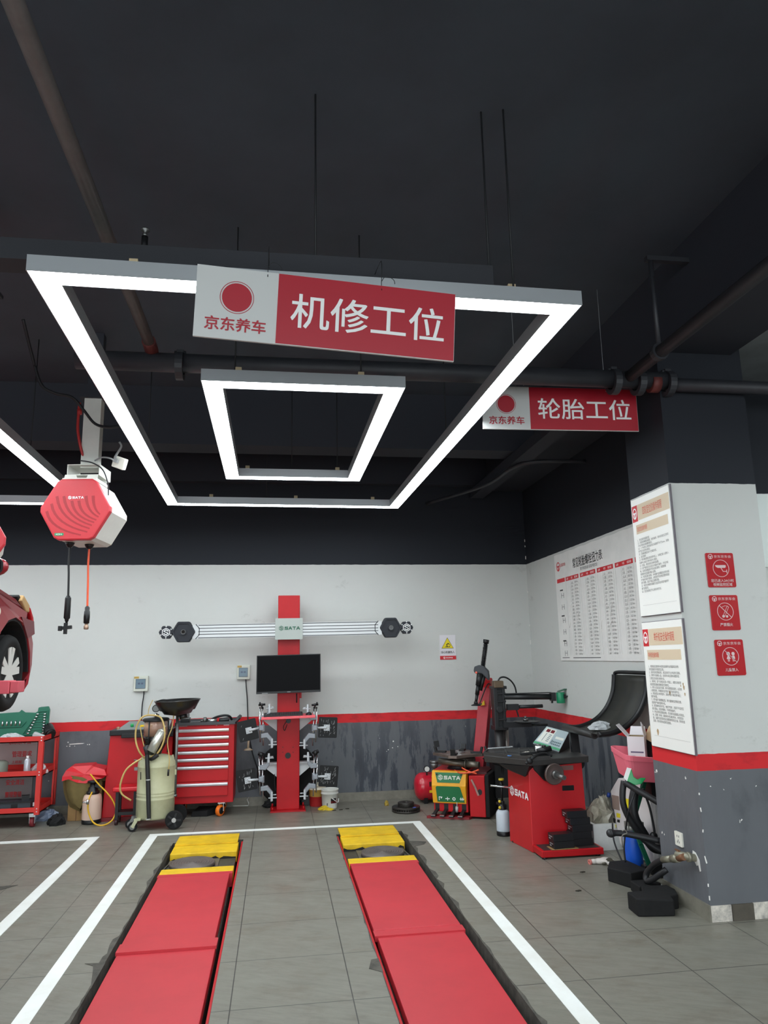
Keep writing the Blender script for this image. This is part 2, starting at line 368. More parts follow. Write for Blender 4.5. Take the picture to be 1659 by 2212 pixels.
# ---------------------------------------------------------------- room shell
XW, YB, ZC = 3.0, 8.56, 4.1
PX0, PX1, PY0, PY1 = 2.523, 3.14, 4.344, 4.88
XL, XR, YF = -11.5, 6.5, -6.0
PIT = ((-.888, -.284), (.536, 1.134)); PY_A, PY_B = 1.6, 7.03
mb = MB(); xs = [XL - .2, PIT[0][0], PIT[0][1], PIT[1][0], PIT[1][1], XR + .2]; ys = [YF, PY_A, PY_B, YB + .2]
for i in range(5):
    for j in range(3):
        if j == 1 and i in (1, 3): continue
        mb.add([(xs[i], ys[j], 0), (xs[i + 1], ys[j], 0), (xs[i + 1], ys[j + 1], 0), (xs[i], ys[j + 1], 0)], [(0, 1, 2, 3)])
struct('floor', mb, FLOOR)
for x0, x1 in PIT:
    mb = MB(); d = -.3
    mb.add([(x0, PY_A, 0), (x1, PY_A, 0), (x1, PY_B, 0), (x0, PY_B, 0), (x0, PY_A, d), (x1, PY_A, d), (x1, PY_B, d), (x0, PY_B, d)],
           [(0, 1, 5, 4), (1, 2, 6, 5), (2, 3, 7, 6), (3, 0, 4, 7), (4, 5, 6, 7)])
    struct('floor_recess', mb, DIRT)
# broken tile edges along the outer side of each recess
for x, s in ((PIT[0][0], -1), (PIT[1][1], 1), (PIT[1][0], -1)):
    mb = MB(); y = 3.0; rr = random.Random(int(x * 100))
    prev = (y, .004)
    while y < 6.9:
        y2 = y + rr.uniform(.04, .16); d2 = rr.choice((.003, .006, .01, .016, .03)) if s * x > 0 or x < 0 else rr.choice((.002, .003, .008))
        mb.add([(x - s * .001, y, .0022), (x + s * prev[1], y, .0022), (x + s * d2, y2, .0022), (x - s * .001, y2, .0022)], [(0, 1, 2, 3)]); y = y2; prev = (y, d2)
    struct('floor_edge_chip', mb, DIRT)
for pts in ([(-.93, 4.35), (-.884, 4.1), (-.884, 4.42), (-.99, 4.43), (-.94, 4.39)], [(1.13, 6.42), (1.18, 6.47), (1.24, 6.5), (1.275, 6.58), (1.22, 6.61), (1.13, 6.64)], [(.54, 4.02), (.54, 4.2), (.5, 4.19), (.475, 4.08), (.5, 4.06)], [(-2.3, 5.72), (-1.95, 5.86), (-1.83, 6.0), (-1.96, 5.99), (-2.3, 6.02)]):
    mb = MB(); mb.prism(pts, PL((0, 0, .0005), (1, 0, 0), (0, 1, 0)), 0, .0018); struct('floor_patch', mb, DIRT)
# white bay lines
_fl = [0]
def floor_line(pts):
    _fl[0] += 1; mb = MB(); mb.add([(x, y, .0014 + .0003 * _fl[0]) for x, y in pts] + [(x, y, .0002) for x, y in pts], [(0, 1, 2, 3), (7, 6, 5, 4), (0, 4, 5, 1), (1, 5, 6, 2), (2, 6, 7, 3), (3, 7, 4, 0)]); struct('floor_line', mb, LINE)
w_ = .082
floor_line([(-1.149, 1), (-1.149 + w_, 1), (-1.068, 7.36 - .0), (-1.147, 7.36)])
floor_line([(-1.147, 7.345), (1.375, 7.315), (1.375, 7.388), (-1.147, 7.418)])
floor_line([(1.375 - w_, 1), (1.375, 1), (1.375, 7.36), (1.293, 7.34)])
floor_line([(-1.665, 1.5), (-1.583, 1.5), (-1.591, 7.42), (-1.673, 7.36)])
floor_line([(-4.2, 7.36), (-1.62, 7.335), (-1.591, 7.42), (-4.2, 7.445)])

mb = MB(); mb.box(XL - .2, XR + .2, YB, YB + .2, 0, ZC); struct('wall_back', mb, WALL)
mb = MB(); mb.box(XW, XW + .2, PY1, YB, 0, ZC); struct('wall_right', mb, WALL)
mb = MB(); mb.box(PX0, PX1, PY0, PY1, 0, ZC); struct('pillar_wall', mb, WALL)
mb = MB(); mb.box(XL - .2, XL, YF, YB, 0, ZC); struct('wall_left', mb, WALL)
# next bay to the right of the pillar: lintel over a dark opening, side wall
mb = MB(); mb.box(PX1, XR, 4.62, 4.86, 1.93, 3.42); struct('wall_next_bay', mb, WALL)
mb = MB(); mb.box(PX1 + .02, XR, 4.59, 4.66, 1.9, 1.945); mb.box(PX1 + .02, PX1 + .07, 4.6, 4.66, 0, 1.9); struct('door_1', mb, mat('grey_door_frame', (150, 156, 150), .5))
mb = MB(); mb.box(PX1 + .07, XR, 4.64, 4.67, 0, 1.9); struct('door_panel', mb, mat('dark_glass_door', (22, 24, 26), .12))
mb = MB(); mb.box(PX1 + .002, XR, 4.6, 4.62, 2.115, 2.63); struct('trim_1', mb, mat('white_fascia', (222, 228, 224), .5))
mb = MB(); mb.box(XR, XR + .2, YF, YB, 0, ZC); struct('wall_far_right', mb, WALL)
mb = MB(); mb.box(XL - .2, 2.52, YF, YB + .2, ZC, ZC + .2); struct('ceiling', mb, CEIL)
mb = MB(); mb.box(3.07, XR + .2, YF, YB + .2, ZC, ZC + .2); struct('ceiling_next_bay', mb, RAWCEIL)
def beam(x0, x1, y0, y1, z0):
    mb = MB(); mb.box(x0, x1, y0, y1, z0, ZC + .1); struct('ceiling_beam', mb, BEAM)
beam(2.52, 3.07, YF, YB, 3.55)
beam(XL, 2.52, 6.75, 7.05, 3.54)
beam(XL, 2.52, 8.46, YB, 3.6)
# skirting
mb = MB(); mb.box(XL, XW, YB - .012, YB, 0, .091); struct('baseboard_back', mb, SKIRT)
mb = MB(); mb.box(XW - .012, XW, PY1, YB - .012, 0, .091); struct('baseboard_right', mb, SKIRT)
mb = MB(); mb.box(PX0 - .012, PX0, PY0 - .004, PY1, 0, .091); struct('baseboard_pillar', mb, SKIRT)
mb = MB(); mb.box(PX0, PX0 + .13, PY0 - .006, PY0, 0, .088); mb.box(PX0 + .27, PX1, PY0 - .006, PY0, 0, .09); struct('baseboard_front', mb, CONC)
mb = MB(); mb.box(PX0 + .132, PX0 + .268, PY0 - .012, PY0, 0, .089); struct('baseboard_tile', mb, mat('dark_skirting_tile', (84, 78, 68), .55, noise=.4, scale=12))
# chipped corners
rr = random.Random(3); mb = MB()
for z, h in ((.13, .03), (.2, .02), (.34, .05), (.5, .02), (.62, .03), (.71, .015)): mb.obox((PX0 + .0015, PY0 + .0015, z), (.006 + .004 * rr.random(), .006, h * .8), (rr.uniform(-.2, .2), 0, R(45)))
for z, h in ((2.72, .04), (2.86, .02), (2.93, .03), (2.3, .02), (1.9, .02), (1.7, .05)): mb.obox((XW - .001, YB - .001, z), (.01, .008, h), (0, 0, R(45)))
struct('wall_corner_chip', mb, mat('white_plaster', (224, 222, 216), .8))
mb = MB(); P = FRONT(0, YB, 0)
mb.prism([(-2.19, .705), (-2.06, .709), (-2.04, .716), (-2.1, .717), (-2.2, .712)], P, 0, .002)
for x, z, r in ((-2.21, .73, .006), (-2.22, .69, .005), (-2.19, .69, .006), (-2.14, .69, .004), (-2.01, .7, .005), (-1.99, .7, .006), (1.31, .62, .008), (1.3, .55, .006), (1.25, .53, .006), (1.36, .56, .005)): mb.prism(ngon(x, z, r, 7), P, 0, .002)
P = LEFTF(PX0, PY0, 0)
for a, z, r in ((-.14, .78, .01), (-.5, .77, .012), (-.52, .76, .008), (-.5, .385, .01), (-.47, .38, .008)): mb.prism([(p_ + rr.uniform(-.4, .4) * r, q_ + rr.uniform(-.4, .4) * r) for p_, q_ in ngon(a, z, r * .7, 7)], P, 0, .001)
P = FRONT(0, PY0, 0)
for x, z, r in ((2.74, .79, .008), (2.6, .75, .006), (2.78, .55, .012), (2.9, .74, .006)): mb.prism([(p_ + rr.uniform(-.5, .5) * r, q_ + rr.uniform(-.5, .5) * r) for p_, q_ in ngon(x, z, r * .7, 6)], P, 0, .001)
struct('wall_paint_chip', mb, mat('white_plaster', (224, 222, 216)))
# ---------------------------------------------------------------- ceiling lights
GLOW = mat('led_diffuser', (240, 250, 255), .5, emit=LED)
CLIP = mat('pale_clip', (196, 176, 140), .6)
def light_frame(c, wd, ln, bar, z, rz, label, grp, clips, wires):
    T = thing('ceiling_light', label, 'ceiling light', (c[0], c[1], z), grp)
    ca, sa = math.cos(rz), math.sin(rz)
    P = PL((c[0], c[1], z), (ca, sa, 0), (-sa, ca, 0))
    o = [(-wd / 2, -ln / 2), (wd / 2, -ln / 2), (wd / 2, ln / 2), (-wd / 2, ln / 2)]
    ins = lambda d: [(-wd / 2 + d, -ln / 2 + d), (wd / 2 - d, -ln / 2 + d), (wd / 2 - d, ln / 2 - d), (-wd / 2 + d, ln / 2 - d)]
    mb = MB(); mb.hoop(ins(.0), ins(.004), P, 0, .07); mb.hoop(ins(bar - .004), ins(bar), P, 0, .07); mb.hoop(ins(.004), ins(bar - .004), P, .045, .07)
    put('frame', mb, ALU, T)
    mb = MB(); mb.hoop(ins(.004), ins(bar - .004), P, .0015, .006); put('diffuser', mb, GLOW, T)
    for a, b in clips:
        mb = MB(); q = P(a, b, .07); mb.obox(q + Vector((0, 0, .018)), (.035, .03, .036)); put('clip', mb, CLIP, T)
    for a, b in wires:
        q = P(a, b, .07); mb = MB(); mb.cyl(q, (q.x, q.y, ZC), .0045, n=6); put('wire', mb, WIRE, T)
    return T
light_frame((.121, 5.177), 2.365, 4.595, .112, 3.1, R(1.25), 'large rectangular white ceiling light frame hanging over the red lift', None,
            [(-.78, -2.24), (.87, -2.24), (-.75, 2.24), (.1, 2.24), (.9, 2.24), (1.12, -.9)], [(-.02, -2.24), (.87, -2.27), (.77, -2.24), (1.13, 0), (-1.13, .6), (-.2, 2.24)])
light_frame((.136, 5.153), 1.17, 2.318, .117, 3.1, R(0.4), 'small rectangular white ceiling light frame inside the larger one', None,
            [(-.38, -1.1), (.33, -1.1), (-.4, 1.1), (.38, 1.1)], [(-.4, -1.1), (.33, -1.1), (-.02, 1.1), (.38, 1.1)])
light_frame((-3.03, 5.18), 2.365, 4.595, .112, 3.1, R(1.0), 'white ceiling light frame of the left bay, behind the red hose reel', None, [(1.1, 1.2), (1.1, -.5), (1.12, 2.1)], [(1.13, .6), (-1.13, .6), (.3, 2.24)])
light_frame((5.0, .9), 2.365, 4.595, .112, 3.1, R(.5), 'unseen white ceiling light frame added right of the pillar', None, [], [(1.13, .6), (-1.13, .6)])  # out of view, added to brighten the next bay and the pillar front
light_frame((.15, -3.0), 2.365, 4.595, .112, 3.1, R(.8), 'unseen white ceiling light frame added behind the camera', None, [], [(1.13, .6), (-1.13, .6)])  # added out of view for more light from behind the camera
for cx_, cy_, l_ in ((-3.03, 5.15, 'unseen small white ceiling light frame added inside the frame of the left bay'), (.15, -3.0, 'unseen small white ceiling light frame added inside the frame behind the camera')):  # unseen inner frames, added to raise the light in the room
    light_frame((cx_, cy_), 1.17, 2.318, .117, 3.1, R(.6), l_, None, [], [(-.4, 1.1), (.33, -1.1)])
light_frame((-6.9, 5.2), 2.365, 4.595, .112, 3.1, R(.6), 'unseen white ceiling light frame added two bays to the left', None, [], [(1.13, .6), (-1.13, .6)])  # unseen, added to light pillar and right wall from the left
light_frame((-6.9, 5.2), 1.17, 2.318, .117, 3.1, R(.6), 'unseen small white ceiling light frame added two bays to the left', None, [], [(-.4, 1.1), (.33, -1.1)])  # its inner frame, also out of view and added for light from the left
light_frame((-4.0, -2.4), 2.365, 4.595, .112, 3.1, R(.6), 'unseen white ceiling light frame added behind the camera on the left', None, [], [(1.13, .6), (-1.13, .6)])  # added out of sight to lift the light from behind
# a cable trough above the near bar of the lamps
mb = MB(); mb.box(-4.5, .95, 2.93, 3.05, 3.19, 3.285); o = single('cable_trough', mb, mat('trough_black', (42, 43, 48), .8), (-1, 3, 3.17), 'black cable trough crossing the ceiling behind the repair bay sign', 'cable trough')
T = thing('ceiling_sprinkler', 'small upright sprinkler on the black trough left of the bay sign', 'sprinkler', (-.585, 2.99, 3.285))
mb = MB(); mb.cyl((-.585, 2.99, 3.28), (-.585, 2.99, 3.36), .014); put('riser', mb, DARK, T)
mb = MB(); mb.lathe([(.006, .36 - .36), (.011, .012), (.004, .02), (.02, .03), (.02, .034)], (-.585, 2.99, 3.36), 12); put('deflector', mb, STEEL, T)

# ---------------------------------------------------------------- pipes under the ceiling
PIPE = mat('painted_pipe', (104, 99, 97), .5, noise=.35, scale=12)
PIPED = mat('dark_painted_pipe', (48, 49, 54), .5, noise=.3, scale=9)
RUSTR = mat('red_primer', (104, 44, 40), .6, noise=.5, scale=30, dirt=(60, 30, 30))
T = thing('sprinkler_pipe', 'grey branch pipe running along the ceiling on the left to a red joint', 'pipe', (-.76, 3, 3.4))
mb = MB(); mb.tube([(-.757, .2, 3.4), (-.765, 4.2, 3.4)], .032, 12, sharp=True); put('pipe', mb, PIPE, T)
mb = MB(); mb.tube([(-.765, 4.16, 3.4), (-.765, 4.27, 3.39), (-.765, 4.3, 3.36)], .04, 12); put('elbow', mb, RUSTR, T, label='red primed elbow')
T = thing('main_pipe', 'thick black main pipe crossing the ceiling behind the lights with grooved couplings', 'pipe', (0, 4.3, 3.305))
mb = MB(); mb.cyl((-1.2, 4.3, 3.325), (2.6, 4.3, 3.325), .058, n=20); put('pipe', mb, PIPED, T)
mb = MB(); mb.cyl((2.55, 4.29, 3.295), (XR, 4.2, 3.255), .045, n=16); put('thin_pipe', mb, PIPED, T)
for x in (-.6, 2.18, 2.35, 2.56):
    mb = MB(); mb.ring((x - .022, 4.3, 3.305), (x + .022, 4.3, 3.305), .085, .055, 20); mb.box(x - .02, x + .02, 4.28, 4.32, 3.375, 3.405); mb.cyl((x - .035, 4.3, 3.393), (x + .035, 4.3, 3.393), .01); put('coupling', mb, PIPED, T)
mb = MB(); mb.cyl((2.43, 4.3, 3.305), (2.49, 4.3, 3.305), .062, n=20); put('painted_band', mb, RUSTR, T)
T = thing('branch_pipe', 'black branch pipe running along the beam to the main pipe on the right', 'pipe', (2.3, 3, 3.32))
mb = MB(); mb.cyl((2.29, .4, 3.33), (2.27, 4.26, 3.33), .04, n=14); put('pipe', mb, PIPED, T)
q = Vector((2.27, 3.87, 3.333))
mb = MB(); mb.cyl(q, q + Vector((0, 0, .62)), .014); mb.box(q.x - .03, 2.53, q.y - .02, q.y + .02, q.z + .6, q.z + .63); put('hanger', mb, PIPED, T)
mb = MB(); mb.ring((q.x, q.y - .02, q.z), (q.x, q.y + .02, q.z), .054, .038, 16); put('clamp_ring', mb, PIPED, T)
mb = MB(); mb.box(2.3, 2.46, 5.2, 8.44, 3.43, 3.53); single('air_duct', mb, BEAM, (2.5, 7, 3.3), 'dark duct along the right wall behind the tyre bay sign', 'duct')
mb = MB(); mb.tube([(1.75, 8.4, 3.35), (2.2, 7.5, 3.36), (2.32, 6.9, 3.4), (2.5, 6.7, 3.42), (3.0, 6.65, 3.42)], .02, 8); single('conduit_pipe', mb, PIPED, (2, 7.5, 3.35), 'thin dark conduit bending under the ceiling near the right wall', 'conduit')

# ---------------------------------------------------------------- hanging bay signs
SIGNW = mat('sign_white', (200, 201, 199), .4); SIGNR = mat('sign_red', (170, 20, 40), .4); EDGE = mat('acrylic_edge', (226, 214, 214), .3)
def hanging_sign(words, c, wd, ht, yaw, roll, pitch, split, label, wires):
    u = Vector((math.cos(yaw), math.sin(yaw), 0)); nn = Vector((math.sin(yaw), -math.cos(yaw), 0)); z = Vector((0, 0, 1))
    w2 = z * math.cos(pitch) + nn * math.sin(pitch); u2 = u * math.cos(roll) + w2 * math.sin(roll); w3 = w2 * math.cos(roll) - u * math.sin(roll)
    c = Vector(c); P = PL(c - u2 * wd / 2 - w3 * ht / 2, u2, w3)
    T = thing('hanging_sign', label, 'sign', c - Vector((0, 0, ht / 2)))
    mb = MB(); mb.prism([(0, 0), (wd, 0), (wd, ht), (0, ht)], P, -.012, 0); put('board', mb, SIGNW, T)
    mb = MB(); mb.prism([(wd * split, .003), (wd - .002, .003), (wd - .002, ht - .001), (wd * split, ht - .001)], P, 0, .0015); put('red_field', mb, SIGNR, T)
    mb = MB(); cx, cy, r = wd * split * .5, ht * .59, ht * .2
    mb.prism(ngon(cx, cy, r, 32), P, 0, .0015); mb.hoop(ngon(cx, cy, r * 1.14, 32), ngon(cx, cy, r * 1.1, 32), P, 0, .0015); put('round_badge', mb, SIGNR, T)
    text('shop_name', '京东养车', P, (wd * split * .13, ht * .115, wd * split * .87, ht * .30), SIGNR, T, bold=.025)
    k = (wd * (1 - split)); x0 = wd * split
    text('bay_name', words, P, (x0 + k * .075, ht * .26, x0 + k * .935, ht * .74), WHT, T, c=.003, bold=.012)
    for a, top in wires:
        mb = MB(); q = P(a * wd, ht * .93, .004); e = P(a * wd, ht, -.006)
        mb.tube([q, e + Vector((0, 0, .01)), e + Vector((.003, .01, .12)), (e.x, 2.94 if top < 4 else e.y, top)], .0016, 5, 4)
        mb.tube([e + Vector((0, 0, .02)), e + Vector((.02, -.004, .045)), e + Vector((.05, -.003, .03)), e + Vector((.055, -.002, .012))], .0015, 5, 4); put('hanging_wire', mb, ALU if top > 4 else WIRE, T)
    return T
hanging_sign('机修工位', (.194, 2.735, 2.912), 1.05, .29, .05, -.04, .1, .302, 'red and white hanging bay sign in front of the large light frame', [(.26, 3.21), (.70, 3.21)])
hanging_sign('轮胎工位', (1.904, 4.548, 3.197), 1.1, .3, -.02, .002, .03, .30, 'red and white hanging bay sign beside the pillar under the main pipe', [(.22, ZC), (.8, ZC)])

# ---------------------------------------------------------------- hose reels
CREAM = mat('reel_cream', (222, 222, 214), .45, noise=.12, scale=6)
REELR = mat('reel_red', (194, 44, 54), .42); REELD = mat('reel_groove_red', (156, 26, 36), .5)
def hose_reel(c, yaw, label, full=True):                            # c = centre of the front face
    c = Vector(c); u = Vector((math.cos(yaw), math.sin(yaw) * -1, 0)); P = PL(c, u, (0, 0, 1)); T = thing('hose_reel', label, 'hose reel', c - Vector((0, 0, .24)))
    r = .262; hx = lambda k, cut=.08: [q for i in range(6) for q in (lambda A, B, C: [(B[0] + (A[0] - B[0]) * cut, B[1] + (A[1] - B[1]) * cut), (B[0] + (C[0] - B[0]) * cut, B[1] + (C[1] - B[1]) * cut)])(*[ngon(0, 0, k, 6)[(i + j) % 6] for j in (-1, 0, 1)])]
    mb = MB(); mb.prism(hx(r * .985), P, -.41, -.05); put('housing', mb, CREAM, T, bevel=.012)
    mb = MB(); mb.prism(hx(r), P, -.06, -.005); put('front_cover', mb, REELR, T, bevel=.01)
    mb = MB()
    for xa, ya, xe, ye in ((-.2, -.02, .05, -.192), (-.17, .035, .095, -.17), (-.135, .09, .11, -.145), (-.085, .09, .125, -.122), (-.025, .055, .14, -.1), (.025, .055, .155, -.082), (.075, .09, .17, -.06), (.125, .09, .18, -.04)):
        cx_, cy_ = xa + .12 * (xe - xa), ya + .72 * (ye - ya); pts = [((1 - t) ** 2 * xa + 2 * t * (1 - t) * cx_ + t * t * xe, (1 - t) ** 2 * ya + 2 * t * (1 - t) * cy_ + t * t * ye) for t in [k / 8 for k in range(9)]]
        for k in range(8): mb.stroke(pts[k:k + 2], .02 - .0013 * k, P, -.0048, -.0038 - .0001 * k)
    put('groove_pattern', mb, REELD, T)
    brand('logo', P, .0, .085, .017, WHT, T, c=-.0035)
    mb = MB(); mb.prism(rrect(-.135, -.195, -.07, -.175, .008), P, -.0045, -.003); g = put('model_tag', mb, mat('tag_green', (30, 140, 92), .4), T)
    text('tag_lettering', 'AE5816', P, (-.125, -.19, -.08, -.18), WHT, g, c=-.0025)
    top = r * math.sin(PI / 3)
    mb = MB(); q = P(.0, top, -.19)
    for a, b, z0, z1 in ((-.13, .12, top - .002, top + .02),): mb.prism([(a, z0), (b, z0), (b, z1), (a, z1)], P, -.3, -.06)
    for dd in (-.08, -.27): mb.prism([(-.13, top), (-.02, top), (-.04, top + .05), (-.12, top + .05)], P, dd - .006, dd); mb.prism([(.03, top), (.12, top), (.12, top + .05), (.05, top + .05)], P, dd - .006, dd)
    put('bracket', mb, CREAM, T)
    mb = MB(); zb = top + .05
    mb.hoop([(-.115, zb), (.125, zb), (.125, zb + .085), (-.115, zb + .085)], [(-.11, zb + .006), (.119, zb + .006), (.119, zb + .079), (-.11, zb + .079)], P, -.34, -.1); put('mount_channel', mb, CREAM, T)
    mb = MB(); a = P(.02, zb + .07, -.2); mb.beam(a, (a.x, a.y, 3.57), .125, .1, up=(0, 1, 0)); put('hanger_post', mb, CREAM, T)
    mb = MB(); mb.box(a.x - .05, a.x + .05, a.y - .04, a.y + .04, 3.57, ZC); mb.box(a.x - .1, a.x + .1, a.y - .08, a.y + .08, 3.555, 3.575); put('ceiling_strut', mb, BEAM, T)
    for a, d, m_, ln, nm in ((-.075, -.14, PLAS, .40, 'power_cable'), (.03, -.24, mat('orange_hose', (222, 84, 44), .45), .47, 'air_hose'))[:2 if full else 0]:
        q = P(a, -top, d); mb = MB(); mb.lathe([(.034, 0), (.03, -.012), (.02, -.03), (.014, -.034)], q, 16); put('outlet_bell', mb, PLAS, T)
        mb = MB(); e = q + Vector((.012, 0, -ln)); mb.tube([q, q + Vector((0, 0, -.15)), q + Vector((.006, 0, -ln * .6)), e], .0075, 8)
        h = put(nm, mb, m_, T)
        if nm == 'power_cable':
            mb = MB(); mb.lathe([(.008, .01), (.014, .01), (.014, 0), (.019, 0), (.021, -.01), (.022, -.15), (.014, -.16), (.012, -.175), (.008, -.175), (.009, -.2)], e, 14); mb.t = Matrix.Identity(4)
            put('hand_lamp', mb, DARK, h)
            mb = MB(); f = e + Vector((-.005, 0, -.225)); mb.obox(f, (.022, .022, .08)); mb.obox(f + Vector((0, 0, .005)), (.085, .026, .024), (0, R(-6), 0)); mb.obox(f + Vector((-.035, -.01, 0)), (.02, .03, .035)); put('hook', mb, DARK, h)
        else:
            mb = MB(); mb.lathe([(.01, .01), (.017, 0), (.017, -.025), (.02, -.027), (.022, -.07), (.02, -.115), (.012, -.118)], e, 14); put('coupler', mb, PLAS, h)
            mb = MB(); mb.lathe([(.012, -.115), (.012, -.13), (.017, -.135), (.017, -.155), (.014, -.16)], e, 10); put('brass_nipple', mb, mat('dull_brass', (168, 140, 120), .4, .7), h)
    return T
RC = Vector((-1.467, 5.47, 2.655))
hose_reel(RC, .12, 'red and cream hexagonal hose reel hanging from the white post')
q = wy(18, 1168, 3.85); hose_reel((q.x - .246, q.y - .09, q.z), -.35, 'second red hexagonal hose reel cut off at the left picture edge', False)
# cables around the reel post
q = wy(205, 850, 5.62)
mb = MB(); mb.tube([wy(172, 870, 5.6), wy(168, 920, 5.6), wy(171, 950, 5.6), wy(178, 980, 5.62), wy(190, 1010, 5.66)], .011, 8); mb.tube([wy(172, 884, 5.6), wy(172, 895, 5.6)], .018, 10)
single('air_supply_hose', mb, mat('red_hose', (176, 40, 38), .45), q, 'short red air hose dropping beside the white reel post', 'hose')
mb = MB(); mb.tube([wy(75, 790, 5.3), wy(90, 832, 5.3), wy(120, 850, 5.3), wy(155, 858, 5.35), wy(180, 885, 5.4), wy(205, 915, 5.45), wy(235, 923, 5.4), wy(262, 920, 5.4)], .011, 8); mb.tube([wy(75, 790, 5.3), wy(62, 740, 5.2), wy(50, 690, 5.1)], .011, 8)
single('supply_cable', mb, WIRE, q, 'black supply cable looping past the white reel post', 'cable')
T = thing('power_socket', 'white square power socket hanging right of the hose reel', 'socket', wy(259, 1000, 5.55))
q = wy(259, 1000, 5.55); mb = MB(); mb.obox(q, (.1, .045, .085), (R(12), R(22), R(-18))); put('socket_box', mb, mat('socket_white', (228, 226, 214), .4), T, bevel=.006)
mb = MB(); mb.obox(q + Vector((-.022, -.03, .01)), (.035, .03, .03), (0, R(22), R(-18))); put('plug', mb, mat('plug_grey', (150, 152, 152), .5), T)
mb = MB(); mb.tube([q + Vector((-.02, -.02, .02)), wy(250, 985, 5.52), wy(262, 965, 5.5), wy(258, 955, 5.5)], .008); mb.tube([q + Vector((-.03, -.03, .005)), wy(238, 990, 5.5), wy(220, 988, 5.55), wy(205, 995, 5.6)], .006); put('lead', mb, mat('plug_grey', (150, 152, 152)), T)
mb = MB(); mb.tube([wy(174, 995, 5.55), wy(200, 1000, 5.5), wy(222, 1015, 5.5), wy(233, 1045, 5.52), wy(234, 1070, 5.55)], .005, 6); single('reel_lead', mb, WIRE, wy(234, 1070, 5.55), 'thin black lead looped over the bracket into the red reel', 'cable')
# ---------------------------------------------------------------- lift platforms in the floor
TTP = mat('turntable_steel', (112, 104, 100), .45, .5, noise=.4, scale=16)
def platform(x0, x1, out, label):
    T = thing('alignment_lift', label, 'car lift', ((x0 + x1) / 2, 4.5, -.29), 'alignment lift platforms in the floor')
    z = .004
    mb = MB(); mb.box(x0 + .01, x1 - .01, 1.7, 7.0, -.3, -.09); put('base', mb, DIRT, T)
    mb = MB(); xi = x1 + .034 if out < 0 else x0 - .02
    mb.box(xi - .006, xi + .006, 1.7, 6.98, -.16, -.006); put('side_rail', mb, RED, T)
    mb = MB(); mb.box(x0, x1 - .012 * (out < 0), 4.6, 5.985, -.055, z); put('deck', mb, REDP, T, bevel=.004)
    mb = MB(); mb.box(x0 + .012 * (out > 0), x1, 1.72, 4.585, -.06, z - .012); put('deck', mb, REDP, T, bevel=.004)
    mb = MB(); mb.box(x0 - .006, x1 + .006, 4.535, 4.66, -.012, z + .002) if out < 0 else mb.box(x0 - .004, x1 + .008, 4.515, 4.6, -.03, z - .004); put('joint_strip', mb, REDP, T)
    mb = MB(); mb.box(x0 - .008, x1 + .008, 5.96, 6.04, -.09, z + .001) if out < 0 else mb.box(x0, x1 + .01, 5.96, 6.02, -.09, z + .001); put('end_strip', mb, REDP, T)
    mb = MB(); mb.box(x0 - .006, x1 + .01, 6.02, 6.165, -.1, z + .002); put('yellow_bar', mb, YEL, T, bevel=.005)
    mb = MB(); mb.box(x0, x1, 6.16, 6.62, -.11, -.045); put('turntable_tray', mb, mat('dirty_steel', (74, 70, 62), .6, .3, noise=.6, scale=14), T)
    cx = (x0 + x1) / 2 + .045 * out + (.0 if out > 0 else -.02); cy = 6.39
    mb = MB(); mb.box(cx - .2, cx + .2, 6.19, 6.585, -.045, -.036); p = put('turntable_plate', mb, STEEL, T)
    mb = MB(); mb.lathe([(.178, -.04), (.178, -.022), (.172, -.014)] + [q for k in range(8, 0, -1) for q in ((.02 * k + .006, -.014), (.02 * k + .002, -.017), (.02 * k - .004, -.017), (.02 * k - .006, -.014))] + [(.001, -.014)], (cx, cy, .008), 40); put('turntable_disc', mb, TTP, p)
    mb = MB(); mb.box(x0 - .004, x1 + .008, 6.595, 6.9, -.08, z + .006); yb = put('yellow_block', mb, YEL, T, bevel=.006)
    mb = MB(); rr = random.Random(int(x0 * 100)); n = 16; up_ = [(x0 + (x1 - x0) * i / n, -.035 + rr.uniform(-.012, .02)) for i in range(n + 1)]; mb.prism([(x0, -.08), (x1, -.08)] + up_[::-1], FRONT(0, 6.594, 0), -.001, .001); put('grease_crust', mb, mat('black_grease', (24, 22, 18), .7), yb)
    mb = MB(); mb.add([(x0 + .0, 6.86, .022), (x1, 6.86, .022), (x1, 7.2, .016), (x0, 7.2, .016), (x0, 6.86, .012), (x1, 6.86, .012), (x1, 7.2, .002), (x0, 7.2, .002)], [(0, 1, 2, 3), (7, 6, 5, 4), (0, 4, 5, 1), (1, 5, 6, 2), (2, 6, 7, 3), (3, 7, 4, 0)]); put('yellow_ramp_flap', mb, YEL, T)
    mb = MB(); mb.tube([(cx - .21 * out * -1, 6.24, -.03), (cx - .2 * out * -1, 6.33, -.025), (cx - .19 * out * -1, 6.44, -.03)], .006, 6); put('locking_pin', mb, STEEL, T)
    return T
platform(-.852, -.326, -1, 'left red lift platform with yellow ramp, on the side of the oil drainer')
platform(.566, 1.082, 1, 'right red lift platform with yellow ramp, on the side of the tyre changer')

